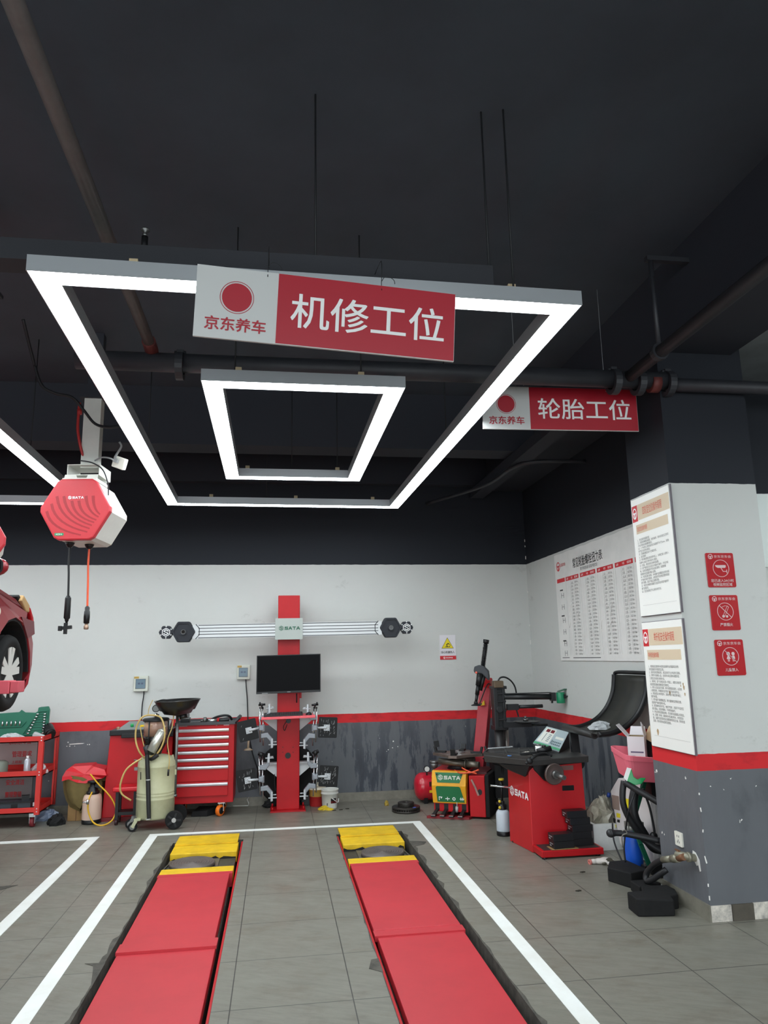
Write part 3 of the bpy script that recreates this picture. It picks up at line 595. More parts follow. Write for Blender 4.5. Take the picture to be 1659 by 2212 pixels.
# ---------------------------------------------------------------- red car on the lift at the left edge
CARP = mat('car_paint', (134, 20, 32), .3, .1, coat=.4)
def car():
    X0, X1, Yc = -3.66, -1.985, 6.0                                   # right side plane X1, front wheel centre Yc
    T = thing('car', 'dark red car raised on the lift, its front right wheel at the left picture edge', 'car', (-2.8, 4.6, 1.2))
    zw, rw = 1.495, .285
    def prof(k, arches):                                            # side outline, k = 0 middle .. 1 outer side
        nose = 6.86 - .42 * k ** 3.2; tail = 2.72 + .3 * k ** 3; sh = .05 * k ** 2
        p = [(tail + .05, 1.42), (tail - .02, 1.7), (tail + .06, 2.1 - sh), (tail + .5, 2.2 - sh), (3.6, 2.22 - sh), (4.4, 2.2 - sh), (5.2, 2.18 - sh), (5.6, 2.15 - sh), (6.0, 2.12 - sh * 1.5), (6.25, 2.06 - sh * 2), (nose - .22, 1.98 - sh * 2), (nose - .08, 1.88 - sh), (nose, 1.72), (nose + .01, 1.55), (nose - .05, 1.4), (nose - .14, 1.34)]
        ra = rw + .13
        for y in (Yc, Yc - 2.46):
            for i in range(9):
                a = PI * i / 8; yy, zz = y + ra * math.cos(a), zw + ra * math.sin(a)
                p.append((yy, max(zz, 1.3) if arches else 1.3))
        return p
    ks = (-1, -.985, -.9, -.7, -.35, 0, .35, .7, .9, .985, 1); xc, hw = (X0 + X1) / 2, (X1 - X0) / 2; mb = MB(); rows = []
    for k in ks:
        x = xc + hw * k; inset = .0; pr_ = prof(abs(k), abs(k) > .65); rows.append([(x - (.06 if k == 1 else (-.06 if k == -1 else 0)) * (1 if z > 2.0 or z < 1.36 else 0), y, z) for y, z in pr_])
    n = len(rows[0]); vs = [p for r_ in rows for p in r_]
    mb.add(vs, [(i * n + j, i * n + (j + 1) % n, (i + 1) * n + (j + 1) % n, (i + 1) * n + j) for i in range(len(ks) - 1) for j in range(n)], True)
    mb.add(rows[0], [tuple(range(n))]); mb.add(rows[-1], [tuple(range(n))[::-1]]); put('body', mb, CARP, T)
    mb = MB(); top = [(3.0, 2.2), (3.35, 2.62), (3.9, 2.7), (4.5, 2.66), (4.95, 2.48), (5.55, 2.17)]
    for (k, c) in ((.78, 0),):
        P = PL((xc - hw * .86, 0, 0), (0, 1, 0), (0, 0, 1)); mb.prism(top, P, 0, -0.0001)
    rows = [[(xc + hw * k, y, 2.15 + (z - 2.15) * (1 - .04 * abs(k))) for y, z in top] for k in (-.92, -.7, 0, .7, .92)]
    rows[0] = [(x + (z - 2.15) * .35, y, z) for x, y, z in rows[0]]; rows[-1] = [(x - (z - 2.15) * .35, y, z) for x, y, z in rows[-1]]
    mb = MB(); n = len(top); vs = [p for r_ in rows for p in r_]
    mb.add(vs, [(i * n + j, i * n + (j + 1) % n, (i + 1) * n + (j + 1) % n, (i + 1) * n + j) for i in range(4) for j in range(n)], True); mb.add(rows[0], [tuple(range(n))]); mb.add(rows[-1], [tuple(range(n))[::-1]])
    put('cabin_glass', mb, mat('car_glass', (18, 22, 26), .08), T)
    mb = MB(); mb.prism([(3.3, 2.6), (3.9, 2.69), (4.5, 2.65), (4.5, 2.68), (3.9, 2.73), (3.3, 2.64)], PL((xc - hw * .68, 0, 0), (0, 1, 0), (0, 0, 1)), 0, hw * 1.36); put('roof', mb, CARP, T)
    for y in (Yc, Yc - 2.46):
        for s, x in ((1, X1), (-1, X0)):
            mb = MB(); P_ = PL((x - s * .014, 0, 0), (0, 1, 0), (0, 0, 1)); arc_ = [PI * i / 16 for i in range(17)]; mb.prism([(y + (rw + .128) * math.cos(a), zw + (rw + .128) * math.sin(a)) for a in arc_] + [(y + (rw + .105) * math.cos(a), zw + (rw + .105) * math.sin(a)) for a in arc_[::-1]], P_, 0, -s * .3); mb.prism([(y + (rw + .12) * math.cos(a), zw + (rw + .12) * math.sin(a)) for a in arc_], P_, -s * .24, -s * .3); put('wheel_well', mb, mat('well_black', (16, 16, 18), .9), T)
            mb = MB(); a = s; X = x - s * .02
            mb.lathe([(.19, 0), (.2, .012), (.245, .018), (.27, .006), (.283, -.02)] + [q for i in range(5) for q in ((.285, -.03 - i * .032), (.277, -.038 - i * .032), (.277, -.042 - i * .032))] + [(.27, -.19), (.22, -.19)], (X, y, zw), 40, (s, 0, 0)); w_ = put('tire', mb, RUB, T)
            mb = MB(); mb.lathe([(.195, -.16), (.18, -.12), (.18, -.01), (.196, .004), (.205, .004), (.198, -.02)], (X, y, zw), 36, (s, 0, 0))
            mb.cyl((X - s * .04, y, zw), (X + s * .002, y, zw), .05, .035, 16); mb.cyl((X - s * .07, y, zw), (X - s * .06, y, zw), .19, n=32)
            for k in range(5):
                a0 = 2 * PI * k / 5 + .3
                for da in (-.16, .16): mb.beam((X - s * .01, y + .03 * math.cos(a0 + da), zw + .03 * math.sin(a0 + da)), (X - s * .002, y + .19 * math.cos(a0 + da * 1.3), zw + .19 * math.sin(a0 + da * 1.3)), .052, .024, up=(1, 0, 0))
            put('rim', mb, mat('alloy_rim', (214, 212, 206), .35, .15), w_)
            mb = MB(); mb.cyl((X - s * .11, y, zw), (X - s * .1, y, zw), .15, n=24); mb.obox((X - s * .09, y - .12, zw + .05), (.03, .07, .14)); put('brake_disc', mb, STEEL, w_)
    P = PL((X1 + .002, 0, 0), (0, 1, 0), (0, 0, 1))
    mb = MB(); mb.prism(ngon(5.62, 1.93, .028, 14, 0, 1.1), P, -.01, .006); put('side_indicator', mb, mat('indicator_white', (226, 222, 204), .3), T, label='small round clear side indicator')
    mb = MB(); mb.box(X1 - .01, X1 + .002, 5.42, 5.426, 1.4, 2.14); put('panel_gap', mb, DARK, T)
    mb = MB(); c = Vector((-1.83, 5.05, 2.18)); mb.ball(c, .1, (.9, .5, .62), 16); mb.cyl(c + Vector((-.05, 0, -.02)), (X1 - .06, 5.1, 2.12), .02); mr = put('wing_mirror', mb, CARP, T)
    mb = MB(); mb.prism(rrect(-.078, -.05, .07, .05, .035), PL(c + Vector((-.003, -.045, 0))), -.01, 0); k = put('mirror_surround', mb, PLAS, mr)
    mb = MB(); mb.prism(rrect(-.07, -.043, .06, .043, .03), PL(c + Vector((-.003, -.045, 0))), 0, .002); put('mirror_glass', mb, mat('mirror_glass', (120, 126, 132), .08, 1), mr)
    mb = MB(); mb.prism([(6.12, 1.92), (6.42, 1.9), (6.46, 1.8), (6.3, 1.76)], P, -.06, .0); put('headlight', mb, mat('lamp_lens', (104, 34, 40), .4), T)
    return T
car()
T = thing('fender_cover', 'crumpled black, tan and red cover lying over the front of the red car', 'cover', (-2.05, 6.3, 2.02))
for nm, pts, m_ in (('tan_flap', [(6.16, 2.05), (6.22, 2.1), (6.38, 2.03), (6.4, 1.97), (6.3, 1.97)], mat('tan_cloth', (176, 142, 96), .9)), ('black_flap', [(6.12, 2.08), (6.18, 2.1), (6.36, 2.0), (6.46, 1.9), (6.42, 1.85), (6.34, 1.88), (6.26, 1.97)], RUB), ('red_flap', [(6.36, 2.02), (6.46, 1.94), (6.5, 1.86), (6.42, 1.9), (6.38, 1.96)], RED)):
    mb = MB(); sx = {'tan_flap': .02, 'black_flap': .0, 'red_flap': .03}[nm]; P = PL((-2.03 + sx, 0, 0), (0, 1, 0), (0, 0, 1)); mb.prism(pts, P, -.1, .0); put(nm, mb, m_, T, bevel=.012)
# lift arm under the car
T = thing('lift_arm', 'pale red lift arm carrying the red car, crossing its front wheel', 'car lift', (-2.6, 5.62, 0))
ARMR = mat('lift_arm_red', (206, 84, 96), .5, noise=.25, scale=5)
mb = MB(); mb.box(-3.7, -1.85, 5.56, 5.7, 1.355, 1.445); put('arm', mb, ARMR, T, bevel=.006)
mb = MB(); mb.box(-1.848, -1.79, 5.565, 5.695, 1.362, 1.44); put('arm_end', mb, ARMR, T, bevel=.006)
mb = MB(); mb.box(-4.05, -3.7, 5.45, 5.8, 0, 2.6); mb.box(-4.2, -3.55, 5.35, 5.9, 0, .02); put('lift_column', mb, RED, T)
mb = MB(); mb.cyl((-2.3, 5.63, 1.44), (-2.3, 5.63, 1.53), .05); put('lift_pad', mb, RUB, T)

# ---------------------------------------------------------------- three tier tool cart
CART = mat('cart_red', (206, 42, 34), .4, noise=.15, scale=6)
T = thing('tool_cart', 'bright red three tier tool cart on castors by the back wall at left', 'cart', (-2.7, 8.22, 0))
cx0, cx1, cy0, cy1 = -3.12, -2.285, 7.95, 8.5
for nm, z, h in (('top_tray', .80, .055), ('middle_shelf', .475, .055), ('bottom_shelf', .135, .055)):
    mb = MB(); mb.box(cx0, cx1, cy0, cy1, z, z + .01)
    for a in ((cx0, cx1, cy0, cy0 + .006), (cx0, cx1, cy1 - .006, cy1), (cx0, cx0 + .006, cy0, cy1), (cx1 - .006, cx1, cy0, cy1)): mb.box(*a, z, z + h)
    p = put(nm, mb, CART, T)
    mb = MB()
    for x in (cx1 - .02,):
        for zz in (z + .015, z + .042): mb.cyl((x, cy0 - .003, zz), (x, cy0 + .002, zz), .006, n=8)
    put('rivet', mb, CHR, p)
for x, s in ((cx0, 1), (cx1, -1)):
    for y, t in ((cy0, 1), (cy1, -1)):
        mb = MB(); mb.box(min(x, x + s * .045), max(x, x + s * .045), min(y - t * .0015, y + t * .005), max(y - t * .0015, y + t * .005), .12, .853); mb.box(min(x - s * .0015, x + s * .005), max(x - s * .0015, x + s * .005), min(y, y + t * .04), max(y, y + t * .04), .12, .8); put('corner_post', mb, CART, T)
        mb = MB(); q = Vector((x + s * .07, y + t * .07, 0)); mb.obox(q + Vector((0, 0, .115)), (.06, .06, .04)); mb.obox(q + Vector((-.025, 0, .08)), (.004, .05, .09)); mb.obox(q + Vector((.025, 0, .08)), (.004, .05, .09)); cf = put('castor_fork', mb, CHR, T)
        mb = MB(); q += Vector((0, 0, .047)); mb.cyl(q - Vector((.018, 0, 0)), q + Vector((.018, 0, 0)), .046, n=20); mb.cyl(q - Vector((.02, 0, 0)), q + Vector((.02, 0, 0)), .02, n=12); put('castor_wheel', mb, mat('castor_red', (120, 30, 38), .5), cf)
mb = MB(); mb.box(cx1 - .004, cx1 + .008, 8.36, 8.4, .14, .8); put('hook_rail', mb, CART, T)
# things on the cart
GRC = mat('case_green', (14, 98, 74), .45, noise=.1, scale=5)
T = thing('socket_case', 'open green socket set case standing on the red tool cart', 'tool case', (-2.6, 8.3, .815))
u, v = Vector((1, 0, 0)), Vector((-.03, .2, .97)).normalized(); P = PL((-3.0, 8.26, .825), u, v)
mb = MB(); ol = [(0, 0), (.64, .0), (.66, .05), (.66, .24), (.645, .27), (.57, .265), (.545, .26), (.54, .225), (.52, .215), (.42, .22), (.38, .245), (.36, .225), (0, .21)]
ol = [(a, b * 1.13) for a, b in ol]; mb.prism(ol, P, -.02, 0); put('case_shell', mb, GRC, T, bevel=.004)
mb = MB(); mb.hoop([(.40, .015), (.645, .015), (.645, .262), (.55, .258)], [(.42, .025), (.635, .025), (.635, .252), (.558, .248)], P, 0, .012)
for k in range(8): mb.prism([(.44 + .012 * k, .04 + .026 * k), (.6, .04 + .026 * k), (.6, .046 + .026 * k), (.44 + .012 * k, .046 + .026 * k)], P, 0, .006)
mb.prism([(.0, .1), (.4, .1), (.44, .15), (.44, .155), (.39, .108), (0, .108)], P, 0, .01); mb.box(-2.345, -2.33, 8.22, 8.24, .97, 1.0); put('tool_insert', mb, GRC, T)
mb = MB(); mb.box(-3.05, -2.35, 8.06, 8.19, .812, .83); put('case_lower_half', mb, GRC, T, bevel=.004)
first = None
for col in range(2):
    for k in range(8):
        a, b = ((.47 + .011 * k, .625)[col] if col == 0 else .618, .035 + .027 * k); q = P(a, b, .012)
        if first is None: mb = MB(); mb.cyl(q + u * -.012, q + u * .012, .0085, n=10); first = single('socket', mb, CHR, q, 'small chrome socket in a row of the open green case', 'socket', 'sockets in the green case'); o_ = q
        else: dup(first, q - o_)
first = None
for k in range(7):
    q = P(.13 + .042 * k, .115, .014); 
    if first is None: mb = MB(); mb.cyl(q, q + v * .05, .008, n=10); first = single('deep_socket', mb, CHR, q, 'long chrome socket standing in the lid of the green case', 'socket', 'long sockets in the green case'); o_ = q
    else: dup(first, q - o_)
CLEAR = mat('clear_film', (226, 230, 232), .18, alpha=.55, noise=.3, scale=20)
mb = MB(); mb.crumple((-2.62, 8.04, .812), (.26, .14, .07), seed=4); single('plastic_bag', mb, CLEAR, (-2.62, 8.04, .812), 'grey crumpled plastic bag at the front of the cart top', 'plastic bag')
mb = MB(); mb.cyl((-2.3, 8.22, .85), (-2.36, 8.32, .91), .055, n=18); mb.cyl((-2.285, 8.2, .845), (-2.3, 8.22, .85), .045, n=18); single('black_drum', mb, PLAS, (-2.32, 8.25, .81), 'black round canister lying on the right corner of the cart top', 'canister', bevel=.008)
mb = MB(); mb.obox((-2.37, 8.08, .845), (.12, .06, .055), (0, R(25), R(10))); single('grey_bottle', mb, mat('pale_grey_plastic', (176, 180, 180), .4), (-2.37, 8.08, .812), 'pale grey bottle lying in front of the black canister', 'bottle', bevel=.015)
T = thing('spray_can', 'silver spray can standing on the middle shelf of the cart', 'spray can', (-2.45, 8.04, .485))
mb = MB(); mb.lathe([(.028, 0), (.03, .005), (.03, .135), (.022, .15), (.016, .155)], (-2.45, 8.04, .485)); put('can', mb, mat('can_silver', (196, 200, 208), .35, .4), T)
mb = MB(); mb.lathe([(.014, .155), (.014, .175), (.01, .18)], (-2.45, 8.04, .485), 12); put('nozzle', mb, WHT, T)
mb = MB(); mb.crumple((-2.36, 8.12, .485), (.16, .13, .1), seed=6); single('wrapped_parts', mb, CLEAR, (-2.36, 8.12, .485), 'plastic wrapped parts on the middle shelf beside the post', 'parcel')
mb = MB(); mb.lathe([(.075, 0), (.08, .01), (.08, .12), (.05, .14)], (-2.72, 8.07, .485)); single('grey_roll', mb, mat('grey_green', (120, 128, 116), .6), (-2.72, 8.07, .485), 'grey green roll on the middle shelf at the picture edge', 'roll')
T = thing('plastic_crate', 'dark grey plastic crate on the bottom shelf of the cart', 'crate', (-2.55, 8.1, .145))
mb = MB(); mb.box(-2.8, -2.38, 8.0, 8.2, .145, .24); put('crate_body', mb, mat('crate_grey', (52, 60, 68), .5), T, bevel=.005)
mb = MB(); mb.box(-2.56, -2.5, 7.997, 8.0, .15, .22); mb.box(-2.8, -2.38, 7.99, 8.0, .228, .242); put('crate_rim', mb, PLAS, T)
mb = MB(); mb.box(-2.365, -2.335, 8.02, 8.03, .19, .225); single('paper_tag', mb, WHT, (-2.35, 8.025, .145), 'small white tag behind the crate on the bottom shelf', 'tag')
mb = MB(); mb.obox((-2.46, 8.1, .262), (.07, .05, .045), (0, 0, .3)); single('black_fitting', mb, PLAS, (-2.46, 8.1, .24), 'small black fitting on top of the grey crate', 'fitting')
# notice boards behind the cart
def board(x0, x1, z0, z1, rows, band, label, col):
    T = thing('notice_board', label, 'notice board', ((x0 + x1) / 2, 8.53, z0)); P = FRONT(0, 8.545, 0)
    mb = MB(); mb.box(x0, x1, 8.547, 8.558, z0, z1); put('panel', mb, col, T)
    if band: mb = MB(); mb.prism([(x0, band[0]), (x1, band[0]), (x1, band[1]), (x0, band[1])], P, 0, .001); put('red_band', mb, REDT, T)
    for s, a0, b0, a1, b1 in rows: text('lettering', s, P, (a0, b0, a1, b1), REDT, T, bold=.02)
board(-3.1, -2.515, .46, .8, [('京东京车会', -2.8, .73, -2.58, .785), ('管理要求', -2.76, .6, -2.565, .66), ('上班前', -2.76, .535, -2.66, .565)], (.46, .525), 'white notice board with red lettering behind the upper part of the cart', mat('board_white', (176, 168, 166), .5))
board(-3.1, -2.54, .1, .43, [('安全清洁', -2.8, .32, -2.62, .375), ('整理整顿', -2.8, .2, -2.64, .255)], None, 'grey notice board with red lettering behind the lower part of the cart', mat('board_grey', (128, 124, 124), .5))

# ---------------------------------------------------------------- bag, carton, cloth and sprayer left of the red cabinet
CARD = mat('cardboard', (150, 116, 72), .8, noise=.3, scale=6)
T = thing('cardboard_box', 'brown cardboard box standing behind the sprayer under the bag', 'box', (-1.93, 8.32, 0))
mb = MB(); mb.box(-2.08, -1.76, 8.2, 8.46, 0, .37); put('carton', mb, CARD, T, bevel=.004)
mb = MB(); mb.box(-2.0, -1.995, 8.197, 8.2, 0, .36); mb.box(-1.92, -1.85, 8.197, 8.2, .07, .12); put('printed_mark', mb, mat('brown_print', (96, 62, 42), .8), T)
T = thing('canvas_bag', 'khaki canvas bag with a red flap lying on the cardboard box', 'bag', (-1.95, 8.2, .25))
KHA = mat('khaki_canvas', (116, 100, 58), .9, noise=.3, scale=12)
mb = MB(); rows = []
for i, t in enumerate((0, .18, .4, .65, .85, 1)):                     # sagging pouch in front of the box
    w_ = .17 * (1 - t * t) ** .5 + .02; z = .42 - .31 * t; rows.append([(-1.95 + w_ * math.cos(a) * 1.0 + .02 * math.sin(5 * a), 8.19 - .085 * (1 - t * .3) * math.sin(a), z - .03 * math.sin(a * 2.2)) for a in [PI * k / 8 for k in range(9)]])
vs = [p for r_ in rows for p in r_]; mb.add(vs, [(i * 9 + j, i * 9 + j + 1, (i + 1) * 9 + j + 1, (i + 1) * 9 + j) for i in range(5) for j in range(8)], True)
mb.add([(-2.12, 8.2, .42), (-1.72, 8.22, .42), (-1.7, 8.42, .44), (-2.1, 8.42, .44), (-2.1, 8.21, .372), (-1.72, 8.21, .372), (-1.7, 8.42, .372), (-2.1, 8.42, .372)], [(0, 1, 2, 3), (4, 7, 6, 5), (0, 4, 5, 1), (1, 5, 6, 2), (2, 6, 7, 3), (3, 7, 4, 0)])
put('pouch', mb, KHA, T)
mb = MB(); q = [(-2.13, .40), (-2.07, .415), (-1.98, .38), (-1.9, .37), (-1.83, .40), (-1.74, .41), (-1.7, .44), (-1.73, .49), (-1.84, .52), (-1.86, .535), (-2.06, .53), (-2.1, .5), (-2.13, .44)]
rr = random.Random(5); N = len(q); c = (-1.92, 8.12, .455)
vs = [(x, 8.1 + rr.uniform(-.02, .02) + (z - .4) * .4, z) for x, z in q] + [(x, 8.32 + rr.uniform(-.02, .02), z * .85 + .09) for x, z in q] + [c]
mb.add(vs, [(i, (i + 1) % N, N + (i + 1) % N, N + i) for i in range(N)] + [(2 * N, (i + 1) % N, i) for i in range(N)] + [tuple(range(N, 2 * N))]); put('flap', mb, mat('red_vinyl', (200, 24, 36), .3), T)
T = thing('pump_sprayer', 'pinkish pressure sprayer with a black cap and yellow hose in front of the bag', 'sprayer', (-1.815, 8.06, 0))
q = Vector((-1.815, 8.06, 0)); mb = MB(); mb.lathe([(.088, .02), (.09, .03), (.092, .06), (.09, .23), (.08, .265), (.06, .275)], q); put('tank', mb, mat('pale_pink_plastic', (206, 176, 158), .4), T)
mb = MB(); mb.lathe([(.09, 0), (.092, .01), (.092, .04), (.086, .045)], q); put('base', mb, PLAS, T)
mb = MB(); mb.lathe([(.06, .27), (.06, .3), (.045, .305), (.045, .335), (.03, .345), (.03, .38), (.055, .385), (.055, .4), (.02, .405)], q); put('cap', mb, PLAS, T)
mb = MB(); mb.obox(q + Vector((.06, -.03, .35)), (.07, .025, .03), (0, .3, 0)); put('trigger', mb, PLAS, T)
mb = MB(); ff = lambda x, y, Y=7.93: wy(x, y, Y)
mb.tube([ff(195, 1672), ff(213, 1694), ff(230, 1711), ff(243, 1728), ff(250, 1746), ff(248, 1762), ff(238, 1776, 7.9), ff(221, 1783, 7.9), ff(206, 1780, 7.9), ff(196, 1768), ff(190, 1748), ff(192, 1727), ff(199, 1711, 7.98)], .0075, 8); put('hose', mb, mat('yellow_hose', (214, 166, 24), .4), T)
mb = MB(); mb.cyl(ff(189, 1737, 7.92), ff(190, 1727, 7.92), .014, n=10); mb.cyl(ff(178, 1733, 7.94), ff(190, 1733, 7.94), .008, n=8); put('hose_clip', mb, CHR, T)
mb = MB(); mb.crumple((-2.14, 8.06, .0), (.17, .14, .1), seed=9); single('black_cloth', mb, RUB, (-2.14, 8.06, 0), 'crumpled black cloth on the floor left of the cardboard box', 'cloth')
mb = MB(); mb.crumple((-2.3, 8.33, 0), (.26, .16, .1), seed=12); single('blue_grey_bag', mb, mat('blue_grey_film', (112, 124, 146), .3), (-2.3, 8.33, 0), 'bluish plastic bag on the floor behind the cart castor', 'plastic bag')

# ---------------------------------------------------------------- red cabinet with black top
T = thing('service_machine', 'red service machine with black top and sloped panel behind the oil drainer', 'machine', (-1.4, 8.3, 0))
mb = MB(); mb.add([(-1.735, 8.12, .03), (-1.07, 8.12, .03), (-1.07, 8.5, .03), (-1.72, 8.5, .03), (-1.697, 8.16, .82), (-1.07, 8.16, .82), (-1.07, 8.5, .82), (-1.69, 8.5, .82)], [(3, 2, 1, 0), (4, 5, 6, 7), (0, 1, 5, 4), (1, 2, 6, 5), (2, 3, 7, 6), (3, 0, 4, 7)]); put('body', mb, RED, T, bevel=.006)
mb = MB(); mb.box(-1.7, -1.06, 8.13, 8.5, .82, .872); mb.box(-1.58, -1.06, 8.11, 8.15, .795, .84); put('top', mb, DARK, T, bevel=.006)
mb = MB(); mb.box(-1.76, -1.07, 8.09, 8.5, 0, .035); put('plinth', mb, mat('dark_red', (120, 16, 24), .5), T)
mb = MB(); mb.add([(-1.64, 8.16, .873), (-1.12, 8.16, .873), (-1.12, 8.42, .94), (-1.56, 8.42, .94), (-1.64, 8.45, .873), (-1.12, 8.45, .873)], [(0, 1, 2, 3), (3, 2, 5, 4), (0, 3, 4), (1, 5, 2), (0, 4, 5, 1)]); pn = put('control_panel', mb, mat('panel_grey', (122, 128, 126), .45), T)
mb = MB(); mb.cyl((-1.5, 8.25, .895), (-1.5, 8.245, .925), .016, n=12); put('green_button', mb, mat('button_green', (20, 160, 84), .35), pn, label='green push button')
mb = MB(); mb.obox((-1.36, 8.25, .9), (.12, .006, .045), (R(-72), 0, 0)); put('yellow_label', mb, YEL, pn)
mb = MB(); mb.ball((-1.63, 8.2, .885), .02); put('lever_ball', mb, mat('worn_brass', (150, 118, 92), .5, .4), pn)
T = thing('work_stool', 'low stool with red seat and black frame in front of the red machine', 'stool', (-1.47, 7.95, 0))
mb = MB(); mb.box(-1.59, -1.33, 7.85, 8.07, .31, .355); put('seat', mb, mat('red_vinyl', (200, 24, 36)), T, bevel=.018, seg=3)
for x in (-1.545, -1.375):
    for y in (7.9, 8.03):
        mb = MB(); mb.beam((x, y, .31), (x, y, .05), .03, .03, up=(0, 1, 0)); lg = put('leg', mb, DARK, T)
        mb = MB(); mb.cyl((x - .012, y, .027), (x + .012, y, .027), .026, n=14); put('castor', mb, mat('castor_dark', (50, 24, 28), .5), lg)
mb = MB(); mb.box(-1.55, -1.37, 7.89, 8.04, .09, .12); put('lower_tray', mb, DARK, T)
# ---------------------------------------------------------------- oil drainer
DRUM = mat('drainer_cream', (186, 186, 152), .42, noise=.3, scale=7, dirt=(140, 134, 96))
HOSEB = mat('beige_hose', (188, 160, 96), .45)
T = thing('oil_drainer', 'cream oil drainer tank on wheels with glass chamber, black funnel bowl and hoses', 'oil drainer', (-1.155, 7.72, 0))
q = Vector((-1.155, 7.73, 0)); rt = .178
mb = MB(); mb.lathe([(.12, .085), (rt - .02, .09), (rt, .11), (rt, .265), (rt + .004, .27), (rt, .276), (rt, .30), (rt + .004, .306), (rt, .312), (rt, .325), (rt + .003, .33), (rt, .335), (rt, .56), (rt + .003, .565), (rt, .57), (rt, .60), (rt - .02, .64), (rt - .09, .665), (.02, .675)], q, 40); put('tank', mb, DRUM, T)
mb = MB(); c = Vector((-1.18, 7.73, 0)); mb.lathe([(.115, .775), (.115, .83), (.108, .845)], c, 28); mb.lathe([(.06, .67), (.07, .7), (.112, .775)], c, 28); put('oil_sump', mb, mat('black_oil', (14, 12, 11), .2), T)
mb = MB(); mb.lathe([(.113, .845), (.113, .99)], c, 32); put('glass_chamber', mb, mat('brown_glass', (190, 146, 122), .12, alpha=.6, noise=.3, scale=9), T, label='brown stained glass cylinder')
mb = MB(); mb.lathe([(.124, .985), (.126, .99), (.126, 1.005), (.115, 1.012), (.02, 1.02)], c, 32); put('chamber_lid', mb, DARK, T)
mb = MB()
for a in (.3, 2.2, 4.3): mb.cyl(c + Vector((.119 * math.cos(a), .119 * math.sin(a), .68)), c + Vector((.119 * math.cos(a), .119 * math.sin(a), 1.0)), .006, n=8)
mb.cyl(c + Vector((.02, -.02, .85)), c + Vector((.02, -.02, 1.0)), .012, n=10); put('tie_rod', mb, DARK, T)
mb = MB(); g = c + Vector((-.0, -.02, 1.02)); mb.cyl(g, g + Vector((0, 0, .04)), .014); mb.cyl(g + Vector((-.03, 0, .02)), g + Vector((.03, 0, .02)), .01); put('valve', mb, CHR, T)
mb = MB(); h = g + Vector((.0, -.01, .085)); mb.cyl(h + Vector((0, .02, 0)), h + Vector((0, -.012, 0)), .037, n=24); gg = put('gauge', mb, DARK, T)
mb = MB(); mb.cyl(h + Vector((0, -.012, 0)), h + Vector((0, -.0135, 0)), .029, n=24); put('gauge_dial', mb, mat('dial_grey', (112, 114, 112), .3), gg)
mb = MB(); p = Vector((-.975, 7.72, 0)); mb.cyl(p + Vector((0, 0, .27)), p + Vector((0, 0, 1.06)), .0155, n=14); mb.cyl(p + Vector((0, 0, .27)), p + Vector((0, 0, .29)), .022); put('bowl_post', mb, STEEL, T)
mb = MB(); b = Vector((-.975, 7.72, 1.03)); mb.lathe([(.03, .0), (.05, .005), (.13, .02), (.15, .05), (.17, .055), (.2, .11), (.214, .135), (.222, .145), (.222, .152), (.212, .15), (.19, .11), (.16, .07), (.14, .045), (.03, .03)], b, 40, (-.03, -.02, 1)); mb.cyl(b + Vector((.06, 0, -.03)), b + Vector((.05, 0, .015)), .04); put('funnel_bowl', mb, mat('bowl_black', (26, 24, 23), .28), T)
mb = MB(); mb.tube([b + Vector((-.2, -.05, .14)), b + Vector((-.13, -.1, .16)), b + Vector((-.02, -.1, .15)), b + Vector((.03, 0, .16)), b + Vector((.02, .12, .15))], .006, 6); put('bowl_wire', mb, DARK, T)
mb = MB(); fw = lambda x, y, Y=7.53: wy(x, y, Y)
mb.tube([fw(318, 1610), fw(318, 1640), fw(320, 1690, 7.535), fw(321, 1740, 7.535), fw(322, 1770, 7.54)], lambda t: .017 + .004 * math.sin(t * 3), 10); mb.cyl(fw(314, 1612), fw(318, 1630), .024, .019); put('drain_hose', mb, mat('hose_black', (28, 28, 30), .5), T, label='thick black hose strapped down the tank')
mb = MB()
for y in (1684, 1769): mb.ring(fw(320, y - 1), fw(320, y + 1.5), .0215, .018, 16)
put('hose_strap', mb, mat('strap_grey', (170, 170, 165), .5), T)
mb = MB()
mb.tube([fw(312, 1638, 7.56), fw(300, 1622), fw(293, 1598), fw(295, 1570), fw(308, 1549), fw(328, 1545, 7.58), fw(348, 1551, 7.58), fw(356, 1580, 7.54), fw(352, 1606), fw(340, 1627), fw(325, 1635, 7.54)], .0085, 8)
mb.tube([fw(306, 1639), fw(290, 1648, 7.5), fw(271, 1665, 7.48), fw(260, 1695, 7.48), fw(263, 1715, 7.5), fw(283, 1729, 7.52)], .0085, 8)
mb.tube([fw(303, 1570), fw(306, 1590), fw(311, 1612)], .005, 6); put('suction_hose', mb, HOSEB, T, label='beige suction hose in loops')
mb = MB(); mb.tube([fw(376, 1535, 7.68), fw(372, 1570, 7.62), fw(362, 1600, 7.58), fw(366, 1640), fw(364, 1662)], .005, 6); mb.tube([fw(330, 1512, 7.6), fw(322, 1530, 7.6), fw(320, 1545, 7.6)], .004, 6); put('thin_hose', mb, HOSEB, T)
mb = MB(); mb.cyl(fw(364, 1662), fw(363, 1676), .009); put('hose_end', mb, PLAS, T)
mb = MB(); a, e = fw(326, 1624, 7.52), fw(350, 1580, 7.56); mb.cyl(a, e, .045, .042, 20); mb.cyl(e, e + (e - a).normalized() * .02, .042, .02, 16); mb.cyl(e + (e - a).normalized() * .02, e + (e - a).normalized() * .06, .01, n=8); put('oil_can', mb, mat('brushed_can', (196, 196, 186), .32, .7), T, label='tilted silver oil can')
mb = MB(); mb.tube([fw(326, 1640, 7.56), fw(332, 1637), fw(341, 1630)], .02, 8); put('rubber_sleeve', mb, mat('hose_black', (28, 28, 30)), T)
